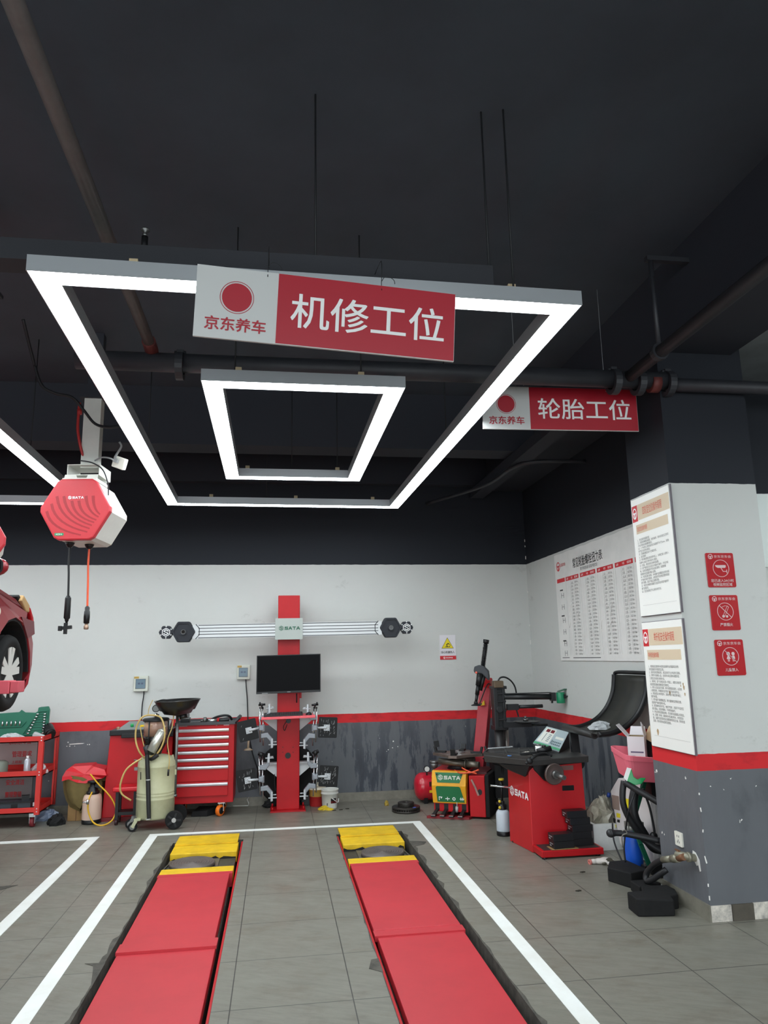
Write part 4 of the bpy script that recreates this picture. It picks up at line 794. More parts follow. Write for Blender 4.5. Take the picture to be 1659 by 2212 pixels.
mb = MB(); mb.beam(fw(373, 1630, 7.72), fw(380, 1655, 7.72), .03, .012); mb.beam(fw(380, 1655, 7.72), fw(373, 1688, 7.72), .03, .012); mb.obox((-.99, 7.72, .5), (.05, .04, .05)); put('post_bracket', mb, DRUM, T)
mb = MB(); mb.obox((-1.335, 7.7, .545), (.05, .03, .03)); mb.cyl((-1.35, 7.7, .6), (-1.35, 7.7, .63), .01); mb.cyl((-1.36, 7.66, .63), (-1.3, 7.68, .615), .006); put('side_valve', mb, STEEL, T)
mb = MB(); mb.tube([fw(304, 1668, 7.548), fw(304, 1675, 7.535), fw(304, 1684, 7.548)], .004, 6); put('tank_handle', mb, DARK, T)
mb = MB(); mb.cyl((-.955, 7.56, .085), (-.955, 7.6, .085), .083, n=32); w1 = put('rear_wheel', mb, RUB, T, bevel=.008)
mb = MB(); mb.cyl((-.955, 7.55, .085), (-.955, 7.561, .085), .021, n=16); put('wheel_hub', mb, mat('hub_grey', (170, 168, 164), .4, .4), w1)
mb = MB()
for k in range(5): a = 2 * PI * k / 5; mb.beam((-.955 + .025 * math.cos(a), 7.558, .085 + .025 * math.sin(a)), (-.955 + .066 * math.cos(a), 7.558, .085 + .066 * math.sin(a)), .02, .008, up=(0, 1, 0))
put('wheel_spokes', mb, PLAS, w1)
mb = MB(); mb.cyl((-.955, 7.86, .085), (-.955, 7.9, .085), .083, n=24); mb.cyl((-.955, 7.6, .085), (-.955, 7.86, .085), .012); put('rear_wheel', mb, RUB, T)
for x, y, a in ((-1.32, 7.57, .5), (-1.37, 7.72, -.1)):
    mb = MB(); mb.obox((x + .03, y + .01, .105), (.06, .05, .012)); mb.beam((x + .02, y - .02, .1), (x - .012, y - .02, .04), .008, .03); mb.beam((x + .02, y + .02, .1), (x - .012, y + .02, .04), .008, .03); mb.beam((x + .03, y, .1), (-1.26, 7.68, .105), .04, .02); k_ = put('castor_fork', mb, DRUM if a > 0 else STEEL, T)
    mb = MB(); mb.cyl((x - .012, y - .016, .042), (x - .012, y + .016, .042), .042, n=20); put('castor_wheel', mb, RUB, k_)
    mb = MB(); mb.cyl((x - .012, y - .018, .042), (x - .012, y + .018, .042), .024, n=16); put('castor_hub', mb, STEEL, k_)

# ---------------------------------------------------------------- red tool chest
T = thing('tool_chest', 'red seven drawer tool chest with silver handles on orange castors', 'tool chest', (-.73, 8.28, 0))
Yc = 8.05; x0, x1, z0, z1 = -1.035, -.437, .135, .905
mb = MB(); mb.box(x0, x1, Yc + .012, 8.5, z0, z1); put('cabinet', mb, RED, T, bevel=.004)
zr = lambda y: wy(437, y, Yc).z
bnd = [1578 - 10, 1589.5, 1605.5, 1621.5, 1637.5, 1653.5, 1688.5, 1720.5]; hnd = [1578, 1594, 1609.8, 1625.6, 1641.5, 1658.3, 1694.8]
HAN = mat('satin_handle', (206, 206, 212), .3, .55)
for i in range(7):
    a, b = zr(bnd[i]), zr(bnd[i + 1])
    mb = MB(); mb.box(x0 + .035, x1 - .055, Yc - (.012 if i == 6 else 0), Yc + .02, b + .004, a - .003); d = put('drawer', mb, RED, T, bevel=.002)
    h = zr(hnd[i]); mb = MB(); y_ = Yc - (.014 if i == 6 else .002)
    mb.add([(x, y_ + dy, h + dz) for x in (x0 + .035, x1 - .056) for dy, dz in ((0, .016), (-.012, .013), (-.016, .002), (-.012, -.012), (-.004, -.015), (0, -.012))], [tuple((j, (j + 1) % 6, 6 + (j + 1) % 6, 6 + j)) for j in range(6)] + [tuple(range(6))[::-1], tuple(range(6, 12))]); put('drawer_handle', mb, HAN, d)
mb = MB(); mb.prism([(x0 + .04, .884), (x0 + .12, .884), (x0 + .12, .9), (x0 + .04, .9)], FRONT(0, Yc + .012, 0), 0, .001); mb.cyl((-.62, Yc + .012, .893), (-.62, Yc + .008, .893), .008, n=10); put('lock', mb, STEEL, T)
mb = MB(); mb.prism([(-.548, .888), (-.492, .888), (-.492, .9), (-.548, .9)], FRONT(0, Yc + .012, 0), 0, .0012); put('drawer_sticker', mb, WHT, T)
mb = MB(); mb.box(x0 + .005, x1 + .01, Yc - .005, 8.5, .905, .917)
for a in ((x0, x1 + .02, Yc - .01, Yc), (x0, x1 + .02, 8.49, 8.505), (x1 + .01, x1 + .022, Yc - .01, 8.505), (x0 - .006, x0 + .006, Yc - .01, 8.505)): mb.box(*a, .905, .935)
mb.beam((x1 + .0, Yc - .008, .93), (x1 + .04, Yc - .012, .965), .03, .02); mb.beam((x1, 8.49, .93), (x1 + .04, 8.49, .965), .03, .02); put('top_tray', mb, mat('tray_grey', (60, 61, 64), .5), T)
mb = MB(); mb.tube([(x1 + .03, Yc, .95), (x1 + .045, Yc + .05, .955), (x1 + .045, 8.45, .955), (x1 + .03, 8.49, .95)], .012, 8); put('push_handle', mb, DARK, T)
ORG = mat('orange_tread', (232, 112, 20), .4)
for x in (-.97, -.555):
    for y in (8.1, 8.43):
        q = Vector((x, y, 0)); mb = MB(); mb.obox(q + Vector((0, 0, .13)), (.07, .07, .012)); mb.obox(q + Vector((-.021, 0, .09)), (.004, .04, .08)); mb.obox(q + Vector((.021, 0, .09)), (.004, .04, .08)); k_ = put('castor_fork', mb, CHR, T)
        mb = MB(); dx = Vector((.8, -.6, 0)); c = q + Vector((-.012, -.01, .055)); mb.lathe([(.03, -.018), (.054, -.016), (.055, -.01), (.055, .01), (.054, .016), (.03, .018)], c, 24, dx); wh = put('castor_wheel', mb, ORG, k_, label='orange castor wheel')
        mb = MB(); mb.lathe([(.0, -.02), (.034, -.0195), (.036, 0), (.034, .0195), (.0, .02)], c, 20, dx); put('castor_hub', mb, PLAS, wh)
# tools on the chest
T = thing('charger', 'black charger with a silver band at the left end of the chest top', 'charger', (-.955, 8.2, .918))
mb = MB(); mb.box(-1.0, -.905, 8.14, 8.26, .918, .96); put('case', mb, PLAS, T, bevel=.008)
mb = MB(); mb.box(-1.0, -.905, 8.138, 8.262, .96, .974); mb.obox((-.94, 8.2, 1.0), (.05, .06, .05)); put('silver_band', mb, STEEL, T, bevel=.004)
T = thing('air_ratchet', 'silver air ratchet with black grip lying on the chest top', 'air tool', (-.68, 8.13, .918))
mb = MB(); mb.cyl((-.76, 8.12, .948), (-.73, 8.12, .948), .031, n=18); mb.cyl((-.79, 8.12, .94), (-.76, 8.12, .945), .012); put('head', mb, STEEL, T)
mb = MB(); mb.cyl((-.73, 8.12, .942), (-.62, 8.13, .938), .02, .018, 14); put('barrel', mb, CHR, T)
mb = MB(); mb.cyl((-.6, 8.13, .94), (-.5, 8.14, .946), .024, .026, 14); put('grip', mb, PLAS, T, bevel=.006)
mb = MB(); mb.cyl((-.62, 8.13, .94), (-.6, 8.13, .94), .02, n=12); put('collar', mb, RED, T)
mb = MB(); mb.tube([(-.72, 8.3, .926), (-.64, 8.28, .965), (-.55, 8.27, .98), (-.5, 8.28, .965), (-.48, 8.3, .93)], .012, 8); single('cable_coil', mb, PLAS, (-.6, 8.28, .918), 'black cable arching behind the air ratchet', 'cable')
mb = MB(); mb.beam((-.88, 8.16, .924), (-.78, 8.13, .93), .018, .01); mb.ball((-.78, 8.13, .93), .012); single('wrench', mb, CHR, (-.83, 8.15, .918), 'small chrome wrench between the charger and the air ratchet', 'wrench')
mb = MB(); P = PL((-.6, 8.15, .16)); mb.t = Matrix.Identity(4)
mb = MB(); mb.add([(-.86, 8.12, 0), (-.7, 8.1, 0), (-.6, 8.2, 0), (-.8, 8.26, 0), (-.85, 8.13, .05), (-.7, 8.11, .055), (-.61, 8.2, .085), (-.79, 8.25, .08)], [(3, 2, 1, 0), (4, 5, 6, 7), (0, 1, 5, 4), (1, 2, 6, 5), (2, 3, 7, 6), (3, 0, 4, 7)]); single('rubber_pad', mb, RUB, (-.73, 8.17, 0), 'flat black rubber pad on the floor under the red tool chest', 'pad', bevel=.006)

# ---------------------------------------------------------------- wall meters
def meter(x0, x1, z0, z1, cord, label, st):
    T = thing('wall_controller', label, 'control panel', ((x0 + x1) / 2, 8.54, z0)); P = FRONT(0, 8.515, 0)
    mb = MB(); mb.box(x0, x1, 8.517, 8.558, z0, z1); put('case', mb, mat('case_cream', (196, 198, 186), .45), T, bevel=.005)
    w_, h_ = x1 - x0, z1 - z0; s0, s1, t0, t1 = x0 + .17 * w_, x1 - .2 * w_, z0 + .2 * h_, z1 - .22 * h_
    mb = MB(); mb.hoop([(s0 - .004, t0 - .004), (s1 + .004, t0 - .004), (s1 + .004, t1 + .004), (s0 - .004, t1 + .004)], [(s0, t0), (s1, t0), (s1, t1), (s0, t1)], P, -.003, .002); put('screen_frame', mb, mat('frame_grey', (70, 80, 86), .5), T)
    mb = MB(); mb.prism([(s0, t0), (s1, t0), (s1, t1), (s0, t1)], P, -.003, 0); sc = put('screen', mb, mat('lcd_blue_grey', (96, 118, 132), .2), T)
    mb = MB(); tm = (t0 + t1) / 2
    for dx in ((-.3, -.05), (.05, .3)): mb.prism([(s0 + (s1 - s0) * (.5 + dx[0]), tm - .006), (s0 + (s1 - s0) * (.5 + dx[1]), tm - .006), (s0 + (s1 - s0) * (.5 + dx[1]), tm + .012), (s0 + (s1 - s0) * (.5 + dx[0]), tm + .012)], P, 0, .0008)
    put('display', mb, mat('lcd_dark', (58, 74, 96), .3), sc)
    mb = MB(); mb.prism([(x0 + .005, z1 - .027), (x0 + .36 * w_, z1 - .027), (x0 + .36 * w_, z1 - .006), (x0 + .005, z1 - .006)], P, -.003, .0005); put('yellow_sticker', mb, mat('sticker_ochre', (176, 140, 60), .5), T)
    mb = MB(); mb.tube(cord, .006, 6); put('cord', mb, WIRE, T)
fb = lambda x, y, Y=8.545: wy(x, y, Y)
meter(-1.555, -1.402, 1.243, 1.408, [fb(311, 1492), fb(310, 1505), fb(307, 1525), fb(306, 1550), fb(306, 1580)], 'cream wall controller with grey screen above the oil drainer', 0)
meter(-.447, -.303, 1.345, 1.503, [fb(531, 1467), fb(532, 1485), fb(534, 1510), fb(535, 1535), fb(537, 1580), fb(545, 1625), fb(556, 1660)], 'cream wall controller with grey screen left of the black monitor', 1)

# ---------------------------------------------------------------- wheel aligner
T = thing('wheel_aligner', 'red wheel aligner column with silver camera beam, shelf and base plate', 'wheel aligner', (.12, 8.3, 0))
mb = MB(); mb.box(.003, .241, 8.2, 8.38, .012, 2.25); col = put('column', mb, RED, T, bevel=.006)
mb = MB(); mb.box(-.06, .305, 8.12, 8.395, 0, .014); 
for x in (-.04, .285):
    for y in (8.16, 8.37): mb.cyl((x, y, .014), (x, y, .045), .01, n=8)
put('base_plate', mb, RED, T)
P = FRONT(0, 8.2, 0); mb = MB(); z_ = wy(622, 1632, 8.2); mb.hoop(ngon(z_.x, z_.z, .03, 24), ngon(z_.x, z_.z, .021, 24), P, 0, .008); mb.prism(ngon(z_.x, z_.z, .022, 24), P, 0, .002); mb.prism(ngon(wy(623, 1557, 8.2).x, wy(623, 1557, 8.2).z, .027, 20), P, 0, .01)
for x, y in ((611, 1614), (633, 1614), (611, 1625), (633, 1625)): k_ = wy(x, y, 8.2); mb.prism(ngon(k_.x, k_.z, .005, 8), P, 0, .001)
put('cable_port', mb, PLAS, col)
mb = MB(); mb.tube([wy(619, 1558, 8.19), wy(612, 1570, 8.19), wy(615, 1578, 8.19), wy(620, 1565, 8.19)], .0035, 5); mb.tube([wy(641, 1498, 8.19), wy(641, 1518, 8.19)], .006, 6); mb.tube([wy(593, 1672, 8.22), wy(593, 1690, 8.22), wy(595, 1708, 8.22)], .004, 5); put('loose_cable', mb, WIRE, col)
# beam
za, zb = 1.863, 1.878; sl = (zb - za) / 2.2
def bz(x): return za + (x + 1.0) * sl
mb = MB(); h = .074; vs = [(x, y, bz(x) + s * h) for x in (-.9, 1.14) for y, s in ((8.115, -1), (8.17, -1), (8.17, 1), (8.115, 1))]; mb.add(vs, [(0, 1, 2, 3), (7, 6, 5, 4), (0, 4, 5, 1), (1, 5, 6, 2), (2, 6, 7, 3), (3, 7, 4, 0)]); bm_ = put('camera_beam', mb, mat('beam_white', (202, 204, 204), .35), T)
mb = MB(); P = FRONT(0, 8.115, 0)
for k in (-.066, -.03, .0, .034, .066):
    for a, b in ((-.84, -.02), (.26, 1.1)): mb.prism([(a, bz(a) + k - .0035), (b, bz(b) + k - .0035), (b, bz(b) + k + .0035), (a, bz(a) + k + .0035)], P, 0, .0012)
for s, x in ((-1, -.865), (1, 1.1)): mb.stroke([(x, bz(x) + .075), (x - s * .035, bz(x) + .035), (x - s * .035, bz(x) - .035), (x, bz(x) - .075)], .008, P, 0, .002)
put('beam_groove', mb, mat('groove_black', (40, 42, 46), .5), bm_)
mb = MB(); mb.prism(rrect(-.027, 1.766, .269, 1.994, .004), FRONT(0, 8.1, 0), -.02, 0); mb.box(0, .24, 8.12, 8.2, 1.79, 1.97); pl = put('logo_plate', mb, mat('plate_silver', (158, 164, 158), .4, .1), T)
brand('logo', FRONT(0, 8.1, 0), .122, 1.887, .034, mat('logo_green', (20, 100, 72), .5), pl)
CAMB = mat('camera_housing', (24, 27, 35), .5, spec=.4)
for s, xb, xs in ((-1, -.993, -1.172), (1, 1.24, 1.417)):
    zc = bz(xb); P = FRONT(0, 8.09, 0)
    mb = MB(); mb.prism(ngon(xb, zc, .125, 6), P, -.1, -.01); hb = put('camera_head', mb, CAMB, T, bevel=.012)
    mb = MB(); mb.hoop(ngon(xb, zc, .118, 6), ngon(xb, zc, .1, 6), P, -.012, .002); mb.hoop(ngon(xb, zc, .036, 20), ngon(xb, zc, .024, 20), P, -.012, .012); put('lens_ring', mb, mat('lens_bezel', (104, 104, 104), .35, .4), hb) if False else put('front_rim', mb, CAMB, hb)
    mb = MB(); mb.hoop(ngon(xb, zc, .036, 24), ngon(xb, zc, .02, 24), P, -.01, .006); put('lens_ring', mb, mat('lens_bezel', (132, 130, 126), .35, .3), hb)
    mb = MB(); mb.prism(ngon(xb, zc, .021, 20), P, -.01, -.002); put('lens', mb, mat('lens_glass', (12, 12, 14), .05), hb)
    mb = MB(); mb.prism(ngon(xs, zc - .002, .077, 6, 0), P, -.09, -.012); hs = put('emblem_head', mb, CAMB, T, bevel=.008)
    mb = MB(); emblem(mb, P, xs, zc - .002, .047, -.011, -.009)
    for a in (90, 30, -30, -90, -150, 150): x_, z2 = xs + .06 * math.cos(R(a)), zc + .06 * math.sin(R(a)); mb.prism(ngon(x_, z2, .009, 3, R(a)), P, -.011, -.009)
    put('emblem', mb, WHT, hs)
# shelf
mb = MB(); mb.add([(-.157, 7.87, .95), (.393, 7.87, .957), (.393, 8.2, .957), (-.157, 8.2, .95), (-.157, 7.87, .975), (.393, 7.87, .982), (.393, 8.2, .982), (-.157, 8.2, .975)], [(3, 2, 1, 0), (4, 5, 6, 7), (0, 1, 5, 4), (1, 2, 6, 5), (2, 3, 7, 6), (3, 0, 4, 7)]); put('shelf', mb, mat('shelf_red', (222, 84, 92), .4), T, bevel=.003)
BRK = mat('bracket_white', (196, 198, 200), .4)
for z, l in ((.93, .145), (.475, .16)):
    for s, x in ((-1, .003), (1, .241)):
        mb = MB(); mb.prism([(x, z), (x + s * l, z), (x + s * l * .96, z - .02), (x, z - .13 if z > .6 else z - .14)], FRONT(0, 8.24, 0), -.04, 0); mb.box(min(x, x + s * l), max(x, x + s * l), 8.2, 8.32, z - .003, z + .003); put('side_bracket', mb, BRK, T)
mb = MB(); mb.box(.241, .262, 8.22, 8.3, 1.14, 1.2); put('switch_box', mb, RED, T)
# monitor, keyboard, mouse
T = thing('monitor', 'black flat screen hung on the red aligner column', 'monitor', (.12, 8.05, 1.2))
zz = lambda x, z: z + (x - .12) * .011
mb = MB(); x0, x1 = -.218, .458; mb.add([(x, y, zz(x, z)) for z in (1.206, 1.604) for y in (8.02, 8.055) for x in (x0, x1)], [(0, 2, 3, 1), (4, 5, 7, 6), (0, 1, 5, 4), (2, 6, 7, 3), (0, 4, 6, 2), (1, 3, 7, 5)]); put('housing', mb, PLAS, T, bevel=.003)
mb = MB(); mb.add([(x, 8.0195, zz(x, z)) for z in (1.228, 1.596) for x in (x0 + .008, x1 - .008)] + [(x, 8.0205, zz(x, z)) for z in (1.228, 1.596) for x in (x0 + .008, x1 - .008)], [(0, 1, 3, 2), (4, 6, 7, 5), (0, 4, 5, 1), (2, 3, 7, 6), (0, 2, 6, 4), (1, 5, 7, 3)]); put('screen', mb, mat('screen_black', (3, 3, 5), .4, spec=.08), T)
mb = MB(); mb.box(.02, .22, 8.055, 8.199, 1.32, 1.5); put('wall_mount', mb, DARK, T)
mb = MB(); mb.prism([(x0 + .06, 1.206), (x0 + .12, 1.206), (x0 + .12, 1.212), (x0 + .06, 1.212)], FRONT(0, 8.0195, 0), 0, .0008); mb.prism([(.105, 1.215), (.14, 1.215), (.14, 1.221), (.105, 1.221)], FRONT(0, 8.0195, 0), 0, .0008); put('badge', mb, mat('badge_grey', (130, 132, 134), .4), T)
T = thing('keyboard', 'black keyboard on the red shelf of the aligner', 'keyboard', (.06, 7.98, .979))
mb = MB(); mb.add([(-.135, 7.9, .977), (.265, 7.9, .982), (.265, 8.05, .982), (-.135, 8.05, .977), (-.135, 7.9, .99), (.265, 7.9, .995), (.265, 8.05, 1.012), (-.135, 8.05, 1.007)], [(3, 2, 1, 0), (4, 5, 6, 7), (0, 1, 5, 4), (1, 2, 6, 5), (2, 3, 7, 6), (3, 0, 4, 7)]); kb = put('base', mb, PLAS, T)
mb = MB()
for r_ in range(5):
    for c_ in range(20): x = -.125 + c_ * .019; y = 7.908 + r_ * .028; z = .9905 + (y - 7.9) * .113 + (x + .135) * .0125; mb.box(x, x + .015, y, y + .022, z - .002, z + .005)
put('keys', mb, mat('key_black', (34, 35, 38), .6), T, kind='stuff')
mb = MB(); mb.ball((.33, 7.95, .985), .055, (.62, 1, .5), 14); single('mouse', mb, PLAS, (.33, 7.95, .982), 'black computer mouse on the red shelf beside the keyboard', 'mouse')
# wheel clamps with target plates
CL = mat('clamp_grey', (128, 132, 138), .4, .35); CLL = mat('clamp_light', (176, 179, 182), .4, .1); TGT = mat('target_black', (13, 14, 16), .45, spec=.25)
SCR = mat('scratched_grey', (140, 142, 142), .5)
def clamp(blk, top, bot, tgt, s, tilt, knob, label, scr):
    B = wy(*blk, 7.98); T_ = wy(*tgt, 7.93); zt, zb_ = wy(blk[0], top, 7.98).z, wy(blk[0], bot, 7.98).z; t = thing('wheel_clamp', label, 'wheel clamp', (B.x, B.y, zb_), 'wheel clamps on the aligner')
    lean = lambda z: (z - B.z) * tilt
    mb = MB(); mb.obox(B, (.05, .06, .05)); mb.obox(B + Vector((-s * .018, 0, 0)), (.03, .05, .07)); put('centre_block', mb, CL, t, bevel=.006)
    mb = MB()
    for d in (-.0, s * .03): mb.cyl((B.x + d - s * .015 + lean(zt), B.y + .01, zt), (B.x + d - s * .015 + lean(zb_), B.y + .01, zb_ + abs(d) * 1.2), .0075, n=10)
    mb.cyl((B.x - s * .0 + s * .03 * 0 + s * .022, B.y, B.z), (B.x + s * .022, B.y, B.z + .13), .006, n=8); put('guide_rods', mb, CHR, t)
    for z, nm, d in ((zt - .02, 'upper_jaw', 1), (zb_ + .07, 'lower_jaw', -1)):
        x = B.x - s * .012 + lean(z); P = FRONT(0, B.y + .03, 0)
        if d < 0: po = [(x + s * .02, z + .05), (x - s * .05, z + .06), (x - s * .10, z - .0), (x - s * .105, z - .095), (x - s * .08, z - .1), (x - s * .075, z - .03), (x - s * .04, z + .01), (x + s * .02, z + .005)]
        else: po = [(x + s * .02, z - .065), (x + s * .025, z - .11), (x - s * .04, z - .115), (x - s * .075, z - .07), (x - s * .08, z + .025), (x - s * .055, z + .03), (x - s * .05, z - .04), (x - s * .03, z - .065)]
        mb = MB(); mb.prism(po if s > 0 else po[::-1], P, 0, .045); j = put(nm, mb, CL, t, bevel=.005)
        mb = MB(); e = po[3] if d < 0 else po[4]; cx_, cz_ = e[0] + s * .01, e[1]
        mb.obox((cx_, B.y - .025, cz_ + (.05 if d < 0 else -.02)), (.018, .02, .09)); mb.cyl((cx_ + s * .035, B.y - .03, cz_ + .035 * (1 if d < 0 else -.6)), (cx_ - s * .05, B.y - .03, cz_ + .035 * (1 if d < 0 else -.6)), .006, n=8); mb.cyl((cx_ - s * .01, B.y + .0, cz_ + .06 * (1 if d < 0 else -.2)), (cx_ - s * .045, B.y, cz_ + .06 * (1 if d < 0 else -.2)), .006, n=8); put('claw', mb, CLL, j)
    mb = MB(); x = B.x - s * .005 + lean(zt)
    mb.cyl((x, B.y, zt - .02), (x, B.y, zt + .035), .008, n=8); mb.cyl((x - .035, B.y - .01, zt + .02), (x + .035, B.y - .01, zt + .025), .011, n=10); mb.ball((x, B.y - .015, zt + .02), .026 if knob else .016); mb.cyl((x + s * .02, B.y - .02, zt + .02), (x + s * .02, B.y - .02, zt + .05), .009, n=8); put('hand_knob', mb, PLAS, t)
    mb = MB(); mb.cyl(B + Vector((s * .02, -.01, 0)), T_ + Vector((-s * .0, -.0, 0)), .011, .014, 12); put('target_arm', mb, CLL, t)
    a = math.radians(scr[0]); u = Vector((math.cos(a), 0, math.sin(a))); v = Vector((-math.sin(a), 0, math.cos(a))); P = PL(T_ + Vector((s * .012, .025, 0)), u, v)
    mb = MB(); mb.prism(rrect(-.098, -.104, .098, .104, .012), P, -.01, 0); pt = put('target_plate', mb, TGT, t)
    mb = MB(); rr = random.Random(scr[1])
    for k in range(scr[2]):
        x_, y_ = rr.uniform(-.08, .075), rr.uniform(-.09, .07); mb.stroke([(x_, y_), (x_ + rr.uniform(-.006, .012), y_ + rr.uniform(.008, .03))], .0022, P, .0002, .0008)
    if scr[2]: put('scratch_marks', mb, SCR, pt)
    mb = MB(); Q = PL(P(0, 0, .022) - Vector((s * .012, 0, 0)), u, v); mb.prism([(-.03, -.03), (.03, -.03), (.03, .03), (-.03, .03)], Q, -.014, 0); ml = put('mount_plate', mb, CLL, t)
    mb = MB()
    for i in (-1, 1):
        for j in (-1, 0, 1): mb.prism(ngon(i * .017, j * .019, .0035, 6), Q, 0, .001)
    put('screw_holes', mb, DARK, ml)
clamp((565, 1572), 1527, 1611, (537.5, 1578), -1, -.02, False, 'wheel clamp left of the shelf with an almost clean black target plate tilted outward', (12, 1, 0 + 3))
clamp((680, 1572), 1527, 1611, (706, 1572), 1, .03, False, 'wheel clamp right of the shelf with a scratched black target plate', (-3, 2, 34))
clamp((564, 1683), 1634, 1726, (535, 1686), -1, -.03, True, 'lower left wheel clamp with scratched target plate beside the red tool chest', (9, 3, 22))
clamp((681, 1677), 1630, 1720, (707.6, 1677.5), 1, .03, True, 'lower right wheel clamp with scratched target plate above the buckets', (-5, 4, 40))
# tyre behind the column, buckets, brake disc
T = thing('tire', 'black tyre leaning on the wall behind the red column', 'tire', (.12, 8.48, 0))
mb = MB(); mb.lathe([(.19, -.06), (.24, -.075), (.3, -.07), (.325, -.05), (.33, 0), (.325, .05), (.3, .07), (.24, .075), (.19, .06)], (.12, 8.478, .33), 40, (0, 1, .0)); put('tread', mb, RUB, T)
T = thing('floor_wand', 'white angled rod lying on the floor left of the aligner base', 'rod', (-.33, 8.3, 0))
mb = MB(); mb.tube([wy(503, 1741, 8.38), wy(536, 1740.5, 8.38), wy(537, 1735, 8.4), wy(534, 1727, 8.45), wy(538, 1722, 8.5)], .004, 6, sharp=True); put('rod', mb, mat('rod_white', (196, 196, 190), .5), T)
mb = MB(); mb.crumple((-.04, 8.44, 0), (.22, .12, .08), seed=21); single('black_rag', mb, RUB, (-.04, 8.44, 0), 'black rag heap on the floor left of the aligner foot', 'rag')
mb = MB(); mb.box(.27, .37, 8.42, 8.52, 0, .13); single('black_box', mb, PLAS, (.32, 8.47, 0), 'small black box on the floor right behind the red column', 'box', bevel=.004)
mb = MB(); q = wy(537, 1600, 8.45); e = wy(536, 1616, 8.45); mb.cyl(q, e, .011, n=10); mb.cyl(e, e + Vector((0, 0, -.02)), .02, .055, 14); single('plunger_lamp', mb, mat('cream_plastic', (196, 178, 150), .5), e, 'cream bell shaped fitting hanging below the upper left target plate', 'fitting')
def bucket(x, y, r, h, body, label, band):
    T = thing('bucket', label, 'bucket', (x, y, 0)); q = Vector((x, y, 0)); m_ = body
    mb = MB(); mb.lathe([(r * .86, 0), (r * .88, .005), (r * .97, h * .74), (r * 1.04, h * .75), (r * 1.04, h * .8), (r * .99, h * .81), (r, h * .93), (r * 1.06, h * .94), (r * 1.06, h), (r * .98, h), (r * .95, h * .9), (r * .82, h * .82)], q, 32); put('pail', mb, m_, T)
    mb = MB(); mb.lathe([(.001, h * .84), (r * .95, h * .84)], q, 24); put('content', mb, mat('grey_rubble', (110, 106, 96), .9, noise=.6, scale=40), T)
    if band:
        mb = MB(); f = lambda a0, a1, z0, z1, k: mb.add([(x + (r * (.885 + .1 * z / h) + .0015) * math.cos(a), y + (r * (.885 + .1 * z / h) + .0015) * math.sin(a), z) for a in [a0 + (a1 - a0) * i / 8 for i in range(9)] for z in (z0, z1)], [(2 * i, 2 * i + 2, 2 * i + 3, 2 * i + 1) for i in range(8)])
        f(-1.5, -.75, .055, .105, 0); put('printed_label', mb, PLAS, T)
        mb = MB(); f(-1.48, -.5, .058, .078, 0); put('red_stripe', mb, RED, T)
        mb = MB(); f(-2.02, -1.88, .035, .06, 0); put('small_label', mb, GREYT, T)
        mb = MB(); mb.tube([(x + r * .2, y - r * 1.02, .11), (x + r * .55, y - r * .95, .085), (x + r * .95, y - r * .5, .06), (x + r * 1.05, y - r * .1, .09)], .004, 6); put('bail_handle', mb, WHT, T)
    return T
bucket(.564, 8.25, .09, .192, mat('bucket_white', (222, 222, 214), .45, noise=.2, scale=9), 'white bucket with black and red label right of the aligner', True)
BY = mat('bucket_yellow_red', (150, 52, 36), .5, noise=.3, scale=7)
m = BY; nt = m.node_tree; tc = nt.nodes.new('ShaderNodeTexCoord'); sx = nt.nodes.new('ShaderNodeSeparateXYZ'); nt.links.new(tc.outputs['Object'], sx.inputs[0])
cr = nt.nodes.new('ShaderNodeValToRGB'); cr.color_ramp.interpolation = 'CONSTANT'; cr.color_ramp.elements[0].color = srgb(166, 34, 34); cr.color_ramp.elements[1].position = .1; cr.color_ramp.elements[1].color = srgb(196, 160, 80); e_ = cr.color_ramp.elements.new(.17); e_.color = srgb(210, 200, 180); nt.links.new(sx.outputs['Z'], cr.inputs[0]); nt.links.new(cr.outputs[0], nt.nodes['Principled BSDF'].inputs['Base Color'])
bucket(.44, 8.4, .092, .225, BY, 'red and yellow bucket partly hidden behind the white bucket', False)
mb = MB(); mb.crumple((.5, 8.15, 0), (.12, .05, .04), seed=8); mb.crumple((.56, 8.12, 0), (.07, .05, .02), seed=3); single('yellow_rag', mb, mat('yellow_cloth', (206, 176, 32), .8), (.52, 8.14, 0), 'crumpled yellow rag on the floor against the white bucket', 'rag')
mb = MB(); mb.crumple((1.17, 8.22, 0), (.05, .05, .05), n=5, seed=31); single('yellow_scrap', mb, mat('mustard', (146, 122, 44), .8), (1.17, 8.22, 0), 'small mustard scrap on the floor behind the brake disc', 'scrap')
rr = random.Random(11)
for x, y, l in ((.6, 8.09, 'left one of the dark leaves by the white bucket'), (.67, 8.1, 'middle one of the dark leaves by the white bucket'), (.74, 8.13, 'right one of the dark leaves by the white bucket'), (2.0, 5.05, 'dark leaf on the tiles left of the rubber blocks'), (2.2, 5.45, 'brown leaf on the tiles in front of the red balancer foot')):
    mb = MB(); mb.prism([(x - .02, y), (x - .005, y - .012), (x + .02, y - .004), (x + .012, y + .01)], PL((0, 0, 0), (1, 0, 0), (0, 1, 0)), .0, .006); single('dry_leaf', mb, mat('leaf_dark', (46, 40, 30), .9), (x, y, 0), l, 'leaf')
T = thing('brake_disc', 'dark steel brake disc lying on the floor in front of the back wall', 'brake disc', (1.322, 7.87, 0))
q = Vector((1.322, 7.87, 0)); DISC = mat('disc_steel', (64, 60, 56), .45, .6, noise=.5, scale=14)
mb = MB(); mb.lathe([(.06, .004), (.142, .004), (.145, .008), (.145, .018), (.13, .02)], q, 40); mb.lathe([(.13, .034), (.145, .036), (.145, .047), (.142, .05), (.08, .05)], q, 40)
